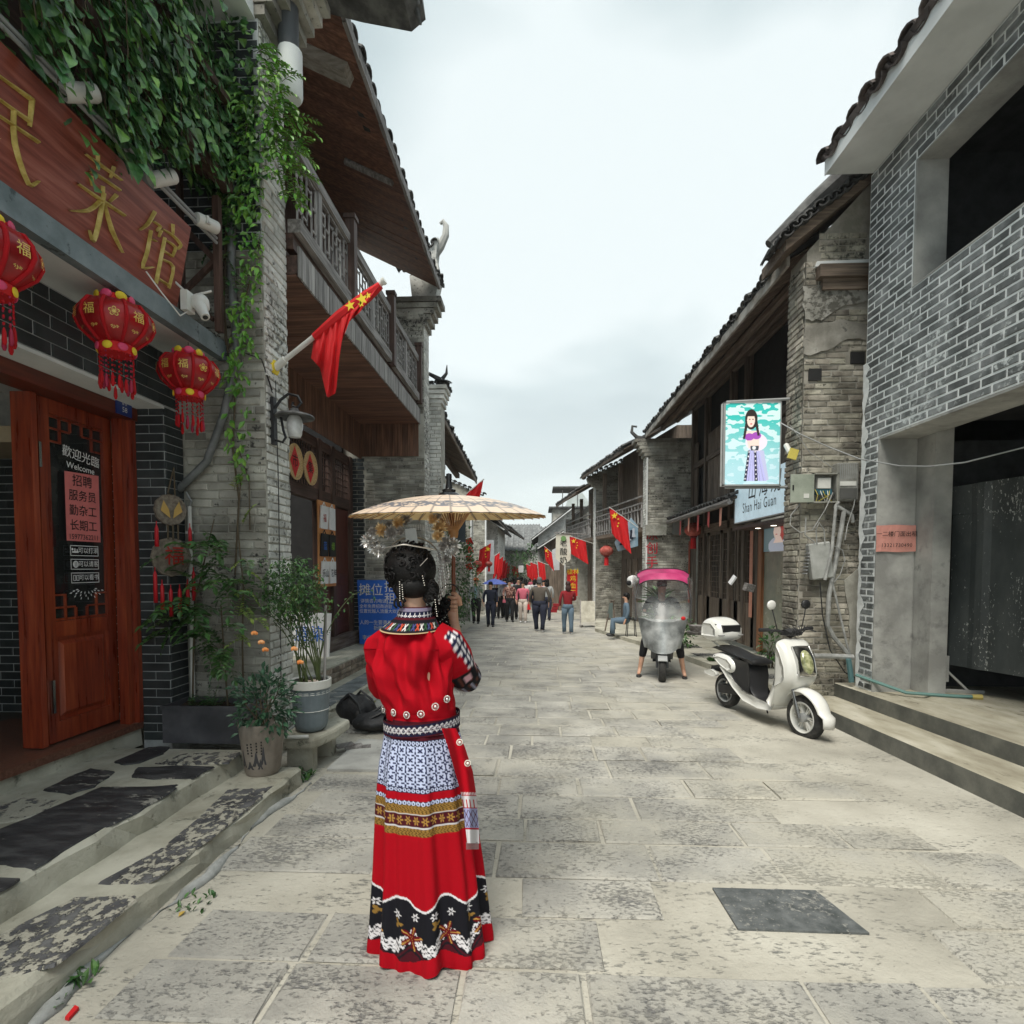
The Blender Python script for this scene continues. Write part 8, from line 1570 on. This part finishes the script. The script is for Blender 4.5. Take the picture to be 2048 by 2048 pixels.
#  PEOPLE
M_den=flat('blue_denim',(.10,.15,.20),rough=.9);M_navy=flat('navy_cloth',(.012,.016,.035),rough=.85);M_blk=flat('black_cloth',(.010,.010,.012),rough=.85);M_brn=flat('brown_grey_cardigan',(.10,.085,.07),rough=.95);M_wht=flat('white_cloth',(.62,.62,.62),rough=.85);M_pk=flat('pink_shirt_cloth',(.62,.14,.20),rough=.8);M_gj=flat('pale_grey_jacket',(.34,.36,.36),rough=.85);M_lb=flat('light_blue_shirt',(.28,.42,.50),rough=.85);M_maroon=flat('dark_red_knit',(.24,.012,.018),rough=.95);M_cream=flat('cream_trousers',(.58,.50,.44),rough=.85);M_pat=mat('brown_floral_print',(.05,.02,.015),(.22,.09,.07),(.52,.34,.28),scale=16,rough=.85,lo=.4,hi=.6);M_shoe=flat('dark_shoe',(.02,.02,.02));M_wshoe=flat('white_trainer',(.6,.6,.6));M_hr=bpy.data.materials['black_hair'];M_grhair=flat('grey_hair',(.12,.12,.12),rough=.7)
def person(label,px,Y,h,face,top,legs,hair=M_hr,shoe=M_shoe,stride=.16,arm=(.0,.0),build=1.0,long_=False,hat=None,group=None,hold=None,sit=False,jac=None):
 x=onY(px,1160,Y).x;t=thing('person',label,'person',(x,Y,gz(Y)),face,group=group,scale=h/1.7);s=build*1.12;zs_=-.38 if sit else 0;J=[];E=[]
 def a(p,r,q=None,r2=None):J.append((*p,r,r2 or r));(E.append((q,len(J)-1))if q is not None else 0);return len(J)-1
 pl=a((0,0,.93),.10*s,None,.075);ch=a((0,.01,1.25),.11*s,pl,.08);nk=a((0,0,1.44),.05,ch);hd=a((0,.01,1.57),.075,nk,.085);a((0,.01,1.63),.07,hd,.08)
 arms=[];legsj=[]
 for sd,st,ar in((-1,stride,arm[0]),(1,-stride,arm[1])):
  sh=(sd*.165*s,0,1.385);el=(sd*.23*s,-.02+.10*ar,1.13);wr=(sd*(.22-.08*(ar>.6))*s,.06+.22*ar,.90+.22*max(0,ar));hn=(wr[0],wr[1]+.03,wr[2]-.08+.07*max(0,ar));arms.append((sh,el,wr,hn))
  i=a(sh,.04*s,ch);i=a(el,.030,i);i=a(wr,.026,i);i=a(hn,.033,i,.018);a((hn[0],hn[1]+.02,hn[2]-.07),.02,i,.012)
  hp=(sd*.085*s,0,.86);kn=(sd*.09*s,st*.6+.03,.48);an=(sd*.09,st,.07);fo=(sd*.10,st+.13,.035)
  if sit:kn=(sd*.1,.40,.86);an=(sd*.1,.42,.45);fo=(sd*.1,.54,.41)
  legsj.append((hp,kn,an,fo))
  i=a(hp,.06*s,pl);i=a(kn,.036,i);i=a(an,.024,i);a(fo,.033,i,.028)
 b=skin('body',J,E,1);b.materials.append(M_skin);link('body',b,t,local=True)
 jj=[((0,0,.82),.150*s,.125),((0,.0,1.05),.150*s,.125),((0,.01,1.28),.165*s,.125),((0,0,1.42),.085,.08)];J2=[(*p,r,r2)for p,r,r2 in jj];E2=[(0,1),(1,2),(2,3)]
 for sh,el,wr,hn in arms:
  k=len(J2);J2+=[(*sh,.062*s,.062),(*el,.052*s,.05),(*(Vector(el).lerp(Vector(wr),.9)),.042,.042)];E2+=[(2,k),(k,k+1),(k+1,k+2)]
 tp_=skin('top',J2,E2,1);tp_.materials.append(top);link('top',tp_,t,local=True)
 q=MB();q.ball((0,0,.90),(.165*s,.125,.13),16,10)
 for hp,kn,an,fo in legsj:h_=Vector(hp);k_=Vector(kn);n_=Vector(an);q.tube([h_,h_.lerp(k_,.5),k_,k_.lerp(n_,.5),k_.lerp(n_,.96)],[.098*s,.088*s,.072*s,.066,.068],12)
 q.obj('trousers',legs,t,local=True,smooth='all')
 for hp,kn,an,fo in legsj:q=MB();q.ball((fo[0],fo[1]-.06,fo[2]+.01),(.045,.13,.045),10,6);q.smooth='all';q.obj('shoe',shoe,t,local=True)
 q=MB();q.ball((0,-.012,1.635),(.088,.10,.092),14,10);q.ball((0,-.045,1.58),(.082,.06,.09),12,8)
 if long_:q.ball((0,-.06,1.50),(.10,.055,.12),12,8)
 q.smooth='all';q.obj('hair',hair,t,local=True)
 q=MB();q.ball((0,.098,1.575),(.012,.02,.018),6,5);q.obj('nose',M_skin,t,local=True)
 for sd in(-1,1):q=MB();q.ball((sd*.032,.085,1.60),(.012,.008,.007),6,4);q.obj('eye',M_ink,t,local=True)
 if hat:q=MB();q.lathe([(.105,0),(.10,.04),(.07,.09),(0,.105)],(0,0,1.64),14);q.b2((-.07,.05,1.645),(.07,.19,1.658));q.smooth=True;stuff(q.obj('cap',hat,t,local=True))
 if jac:
  q=MB();q.ball((0,.095,1.16),(.055,.035,.24),10,8);q.smooth='all';q.obj('shirt_front',jac,t,local=True)
 t.location.z+=zs_*h/1.7
 if hold:
  nm,mt_,sz,side=hold;q=MB();hx=arms[side][3];q.box((hx[0],hx[1],hx[2]-sz[2]/2-.05),sz,taper=.8);q.tube([(hx[0]-sz[0]*.3,hx[1],hx[2]-.06),(hx[0],hx[1],hx[2]+.01),(hx[0]+sz[0]*.3,hx[1],hx[2]-.06)],.006,4);stuff(q.obj(nm,mt_,t,local=True))
 return t
BK,FR=0,PI
person('person in a brown cardigan and dark trousers walking away in mid street',1079,16.7,1.64,BK,M_brn,M_navy,hair=M_grhair,shoe=M_wshoe,build=1.18,stride=.13)
person('person in a dark red jumper and jeans walking away with a white bag',1136,16.0,1.52,.15,M_maroon,M_den,long_=True,shoe=M_wshoe,stride=.12,hold=('shoulder_bag',M_wht,(.1,.05,.2),1),arm=(0,.9),hair=flat('reddish_hair',(.04,.012,.01),rough=.7))
person('person in an orange cap and pale grey jacket walking towards us on the left',952,19.8,1.62,FR,M_gj,M_blk,hat=flat('orange_cap_cloth',(.75,.20,.06)),jac=M_lb,hold=('white_bag',M_wht,(.08,.06,.14),1),stride=.12)
person('person in a navy blouse and navy trousers facing us left of centre',981,18.4,1.50,FR,M_navy,M_navy,stride=.10,hold=('thermos',M_blk,(.05,.05,.2),0))
person('person in a brown floral top and black trousers with a bag',1019,20.6,1.58,FR+.2,M_pat,M_blk,stride=.14,hold=('paper_bag',M_pk,(.12,.05,.12),1),arm=(0,.5))
person('person in a pink shirt and cream trousers carrying a red bag',1046,20.2,1.52,FR,M_pk,M_cream,stride=.1,hold=('red_bag',M_red,(.14,.08,.22),0),shoe=M_wshoe)
person('person in a white top partly hidden behind the floral blouse',1009,22.5,1.62,FR,M_wht,M_blk);person('person all in black between the floral blouse and the pink shirt',1037,21.8,1.66,FR,M_blk,M_blk)
person('person in grey behind the brown cardigan',1094,21.5,1.6,BK,M_gj,M_navy,long_=True);person('person in dark clothes under the blue umbrella',993,22.6,1.5,FR,M_navy,M_blk)
r_=random.Random(31);tops=[M_wht,M_blk,M_navy,M_pk,M_gj,M_maroon,M_lb,M_brn,M_pat];crowd=[]
base=[person('x',0,30,1.62,f,tp,lg,long_=l)for f,tp,lg,l in((BK,M_wht,M_navy,True),(FR,M_blk,M_den,False),(FR,M_pk,M_blk,True),(BK,M_navy,M_blk,False))]
colw=('white','black','pink','navy');k=0
for i in range(56):
 Y=23.5+i*.62+r_.uniform(-.3,.3);b=base[i%4];lo_,hi_=-1.6-(Y-23)*.02,.95-(Y-23)*.035;x=r_.uniform(lo_,hi_);c=b if i<4 else copy_tree(b);c.location=(x,Y,gz(Y));c.scale=(r_.uniform(.90,1.02),)*3;c['label']='%s topped person in the packed far crowd %s'%(colw[i%4],'with back turned' if i%4 in(0,3)else 'coming this way');c['group']='far crowd with %s tops'%colw[i%4]
rd=thing('person','person in black sitting astride the pink roofed scooter with sandalled feet on the ground','person',(2.01,9.03,gz(9)),R_(-101));J=[];E=[]
def a_(p,r,q=None,r2=None):J.append((*p,r,r2 or r));(E.append((q,len(J)-1))if q is not None else 0);return len(J)-1
pl=a_((-.42,0,.80),.12);ch=a_((-.38,0,1.12),.125,pl,.1);nk=a_((-.34,0,1.30),.05,ch);hd=a_((-.32,0,1.42),.08,nk);a_((-.31,0,1.48),.075,hd)
lg=[]
for s_ in(-1,1):
 i=a_((-.36,s_*.17,1.26),.05,ch);i=a_((-.16,s_*.27,1.10),.038,i);i=a_((.06,s_*.28,1.06),.026,i);a_((.13,s_*.27,1.07),.03,i)
 i=a_((-.38,s_*.13,.78),.09,pl);i=a_((-.02,s_*.26,.58),.06,i);i=a_((.02,s_*.34,.12),.034,i);a_((.14,s_*.36,.05),.032,i,.022)
b=skin('body',J,E,2);b.materials.append(M_skin);link('body',b,rd,local=True)
for nm,jj,ee in(('top',[(-.42,0,.86,.135),(-.38,0,1.12,.145),(-.34,0,1.27,.07),(-.36,-.17,1.26,.065),(-.16,-.27,1.10,.05),(.0,-.28,1.07,.04),(-.36,.17,1.26,.065),(-.16,.27,1.10,.05),(.0,.28,1.07,.04)],[(0,1),(1,2),(1,3),(3,4),(4,5),(1,6),(6,7),(7,8)]),('trousers',[(-.42,0,.80,.13),(-.38,-.13,.78,.10),(-.02,-.26,.58,.075),(.01,-.31,.30,.06),(-.38,.13,.78,.10),(-.02,.26,.58,.075),(.01,.31,.30,.06)],[(0,1),(1,2),(2,3),(0,4),(4,5),(5,6)])):
 b=skin(nm,jj,ee,1);b.materials.append(M_blk);link(nm,b,rd,local=True)
for s_ in(-1,1):q=MB();q.ball((.11,s_*.355,.025),(.13,.045,.022),10,6);q.smooth='all';q.obj('sandal',M_shoe,rd,local=True)
q=MB();q.ball((-.34,0,1.50),(.09,.088,.09),12,8);q.smooth='all';q.obj('hair',M_hr,rd,local=True)
sp=person('person in blue sitting on a black stool before the neat brick wall',1253,14.6,1.45,PI/2,M_den,M_den,stride=.05,sit=True);sp.location.z+=.1
def stool(label,x,Y,h=.45):
 t=thing('stool',label,'stool',(x,Y,gz(Y)+.1));q=MB();q.lathe([(0,0),(.16,0),(.16,.03),(0,.03)],(0,0,h),14);q.obj('seat',M_blkpl,t,local=True)
 for k in range(4):a=PI/4+k*PI/2;q=MB();q.tube([(.12*math.cos(a),.12*math.sin(a),h),(.17*math.cos(a),.17*math.sin(a),0)],.012,5);q.obj('leg',M_blkpl,t,local=True)
stool('black stool beneath the person sitting before the neat brick wall',2.45,14.6)
#  STREET FLAGS, BANNERS, FURNITURE
def flag(label,base,tip,w_=.62,drop=.75,seed=0,swing=.1,star_=True,group='red street flags'):
 t=thing('national_flag',label,'flag',base,group=group);base=Vector(base);tip=Vector(tip);m=MB();m.tube([base,tip],.012,6);m.obj('pole',M_white,t);d=tip-base;rs=random.Random(seed);p=rs.uniform(0,6)
 n=14;P_=[]
 for j in range(n+1):
  v_=j/n;P_.append([base.lerp(tip,.36+.62*i/n)+Vector((swing*v_*(1 if d.x<0 else-1)*(1-i/n*.4),.05*math.sin(i*.9+p+v_*3)*(.3+v_),-drop*v_*(1-.25*(i/n))))for i in range(n+1)])
 m=MB();m.grid(P_);m.obj('cloth',M_red,t,smooth='all')
 if star_:
  c=P_[3][n-3];nn=Vector((0,-.055,0));star(c+nn,(1,0,0),(0,0,1),drop*.10,t)
  for k,(di,dj)in enumerate(((5,1),(6,3),(6,5),(5,7))):star(P_[dj][n-di]+nn,(1,0,0),(0,0,1),drop*.035,t)
 return t
P=lambda x,y,Y:onY(x,y,Y)
flag('red flag streaming over the umbrella top under the dark eaves',P(905,1012,11.6),P(968,958,11.4),drop=.42,seed=1,star_=False)
flag('bright red flag left of the white banner',P(946,1106,19.5),P(983,1086,19.3),drop=.95,seed=2)
flag('red flag on a white pole in front of the blue poster',P(1276,1055,15.8),P(1218,1014,15.6),drop=.95,seed=3)
flag('twisted red flag beside the yoghurt banner',P(1190,1088,20.5),P(1138,1072,20.2),drop=.85,seed=4)
flag('red flag left of the yoghurt banner',P(1112,1112,22.0),P(1088,1092,21.8),drop=.75,seed=5)
lf=[('second red flag of the left hand row',1000,1112,24),('third red flag of the left hand row',1007,1120,26),('fourth red flag of the left hand row',1012,1126,28.5),('fifth red flag of the left hand row',1016,1131,31),('sixth red flag of the left hand row',1020,1136,34)]
for i,(lb_,x,y,Y)in enumerate(lf):flag(lb_,P(x-16,y+4,Y),P(x,y-8,Y),drop=1.1,seed=10+i,star_=False)
for i,(lb_,x,y,Y)in enumerate((('small red flag hanging right of the white paper',1083,1128,25),('far red flag over the crowd at right of centre',1068,1130,30),('far red flag beside the tree at centre',1060,1134,33),('faint red flag hanging far down the street',1030,1136,40))):flag(lb_,P(x+14,y+2,Y),P(x-8,y-6,Y),drop=.95,seed=20+i,star_=False)
for i in range(4):flag(('topmost red pennant by the dark pier','second red pennant by the dark pier','third red pennant by the dark pier','lowest red pennant by the dark pier')[i],P(948,1072+i*17,17.5),P(930,1078+i*17,17.3),drop=.22,seed=30+i,star_=False)
def panel(name,label,px,Y,mt,dY=0.,cat='banner',th=.02):
 pts=[onY(x,y,Y+dY*k)for k,(x,y)in enumerate(px)];m=MB();m.prism(pts,(0,th,0));t=thing(name,label,cat,pts[0]);m.obj('sheet',mt,t);return t
yb=panel('hanging_banner','white yoghurt banner with black characters and a pointed foot',[(1112,1068),(1143,1068),(1141,1119),(1127,1131),(1111,1117)],20.9,mat('banner_cloth',(.6,.58,.48),(.66,.64,.54),(.7,.68,.6),scale=3,rough=.85));text('lettering','老\n酸\n奶',M_ink,onY(1127,1104,20.88),(1,0,0),(0,0,1),.29,yb,bold=.004)
m=MB();m.lathe([(0,0),(.10,0)],onY(1127,1077,20.87),14,M=Euler((PI/2,0,0)).to_matrix());m.obj('emblem',flat('green_ring',(.15,.30,.10)),yb);m=MB();m.tube([onY(1108,1065,20.85),onY(1172,1069,20.9)],.02,6);m.obj('pole',M_greywood,yb)
bpz=panel('tilted_poster','tilted blue poster with small dancing figures under the balcony',[(1229,1085),(1262,1035),(1276,1052),(1276,1092),(1236,1103)],16.0,mat('hazy_blue_print',(.14,.24,.32),(.24,.36,.46),(.38,.50,.58),scale=2.5,rough=.4))
for k in range(6):m=MB();c=onY(1244+k*4.6,1082-k*3.2,15.97);m.lathe([(0,.14),(.035,.12),(.03,.0),(.07,-.12),(0,-.12)],c,6,squash=(1,.1));m.obj('printed_figure',flat('pale_figure_print',(.45,.50,.58))if k%2 else M_navy,bpz)
panel('hanging_banner','tall narrow white banner on the left behind the red flag',[(973,1080),(988,1080),(988,1148),(973,1148)],20.5,flat('pale_banner',(.52,.55,.58)));panel('hanging_banner','pale banner hanging behind the red flag right of centre',[(1104,1100),(1119,1092),(1119,1140),(1104,1141)],22.4,flat('pale_banner',(.52,.55,.58)));panel('hanging_paper','small square white paper over the far crowd',[(1037,1131),(1047,1131),(1047,1145),(1037,1145)],30,M_wht,cat='sign')
vb=panel('vertical_sign','vertical red sign with yellow characters behind the red jumper',[(1134,1140),(1155,1140),(1155,1192),(1134,1194)],21.2,M_red,cat='sign');text('lettering','桂林\n鸡\n血\n玉',M_yellow,onY(1146,1165,21.15),(1,0,0),(0,0,1),.24,vb)
db=panel('dark_sign','dark slate coloured hanging sign right of the umbrella cone',[(908,1045),(931,1036),(931,1084),(908,1084)],14,flat('slate_paint',(.03,.045,.055)),cat='sign')
wb=thing('easel_board','pale blank easel board standing by the pier','board',onY(1160,1240,18.6));m=MB();m.prism([onY(1162,1202,18.6),onY(1190,1202,18.7),onY(1190,1243,18.3),onY(1162,1245,18.2)],(0,.03,0));m.obj('board',mat('kraft_board',(.33,.31,.25),(.42,.40,.33),(.5,.48,.4),scale=5),wb);m=MB();m.tube([onY(1161,1200,18.65),onY(1161,1252,18.1)],.02,5);m.tube([onY(1160,1252,18.1),onY(1165,1252,18.4)],.03,5);stuff(m.obj('stand',M_greywood,wb))
es=thing('easel','dark framed chalkboard easel leaning by the neat brick wall','easel',onY(1220,1250,15));
for a,b in(((1222,1202),(1210,1262)),((1226,1202),(1230,1258)),((1222,1202),(1229,1202)),((1213,1238),(1228,1238))):m=MB();m.tube([onY(*a,15),onY(*b,14.8)],.02,5);m.obj('leg',M_oldwood,es)
m=MB();m.prism([onY(1219,1206,14.9),onY(1226,1206,14.9),onY(1225,1236,14.9),onY(1214,1236,14.9)],(0,.02,0));m.obj('slate',flat('chalk_slate',(.10,.13,.12)),es)
bu=thing('blue_umbrella','small blue and white umbrella held up in the crowd','umbrella',P(988,1162,22.4));m=MB();c=onY(989,1167,22.4);m.lathe([(0,.20),(.20,.15),(.40,.06),(.52,-.02)],c,10);m.obj('canopy',flat('blue_nylon',(.08,.12,.42)),bu,smooth=False);m=MB();m.tube([c+Vector((0,0,.25)),c+Vector((0,0,-.5))],.012,5);m.obj('shaft',M_blkpl,bu)
for i in range(3):tag((lambda m:(m.box(onY(1108+i*2,1222-i*6,20.5),(.22,.2,.10)),m.obj('plastic_crate',M_maroon))[1])(MB()),('red crate lowest by the far kerb','red crate in the middle of the far pile','red crate topmost of the far pile')[i],'crate')
bush('street_tree','small flowering shrub hanging over the crowd at the centre of the street',(-1.3,34,gz(34)+1.4),(.9,.8,.8),500,M_leaf_mid,.16,0,ctr=(0,0,1),cat='tree');bush('street_tree','dark leafy tree over the farthest right eaves',(-.25,40,gz(40)+2),(.9,.9,1.2),500,M_leaf_ivy,.18,0,ctr=(0,0,1),cat='tree')
cow=thing('cow_figure','white and black cow head ornament on the neat wall beside the dracaena','ornament',onY(1262,1165,15));m=MB();m.ball(onY(1266,1160,15),(.16,.12,.13),12,8);m.ball(onY(1262,1168,14.9),(.10,.12,.10),10,8);m.smooth='all';stuff(m.obj('head',M_wht,cow));m=MB();m.ball(onY(1258,1166,14.75),(.07,.05,.07),8,6);m.obj('patch',M_blk,cow)
for s_ in(-1,1):m=MB();m.tube([onY(1266+s_*5,1152,15),onY(1266+s_*7,1142,15)],[.03,.008],6);m.obj('horn',M_oldwood,cow)
#  AIR between here and the hills
m=MB();m.b2((-900,-12,-20),(1000,2250,260));hz=m.obj('haze',bpy.data.materials.new('haze_air'));hm=bpy.data.materials['haze_air'];hm.use_nodes=True;hn=hm.node_tree;hn.nodes.clear()
ho=hn.nodes.new('ShaderNodeOutputMaterial');hv=hn.nodes.new('ShaderNodeVolumePrincipled');hv.inputs['Density'].default_value=.0005;hv.inputs['Color'].default_value=(.93,.97,1,1);hn.links.new(hv.outputs[0],ho.inputs['Volume']);stuff(hz)
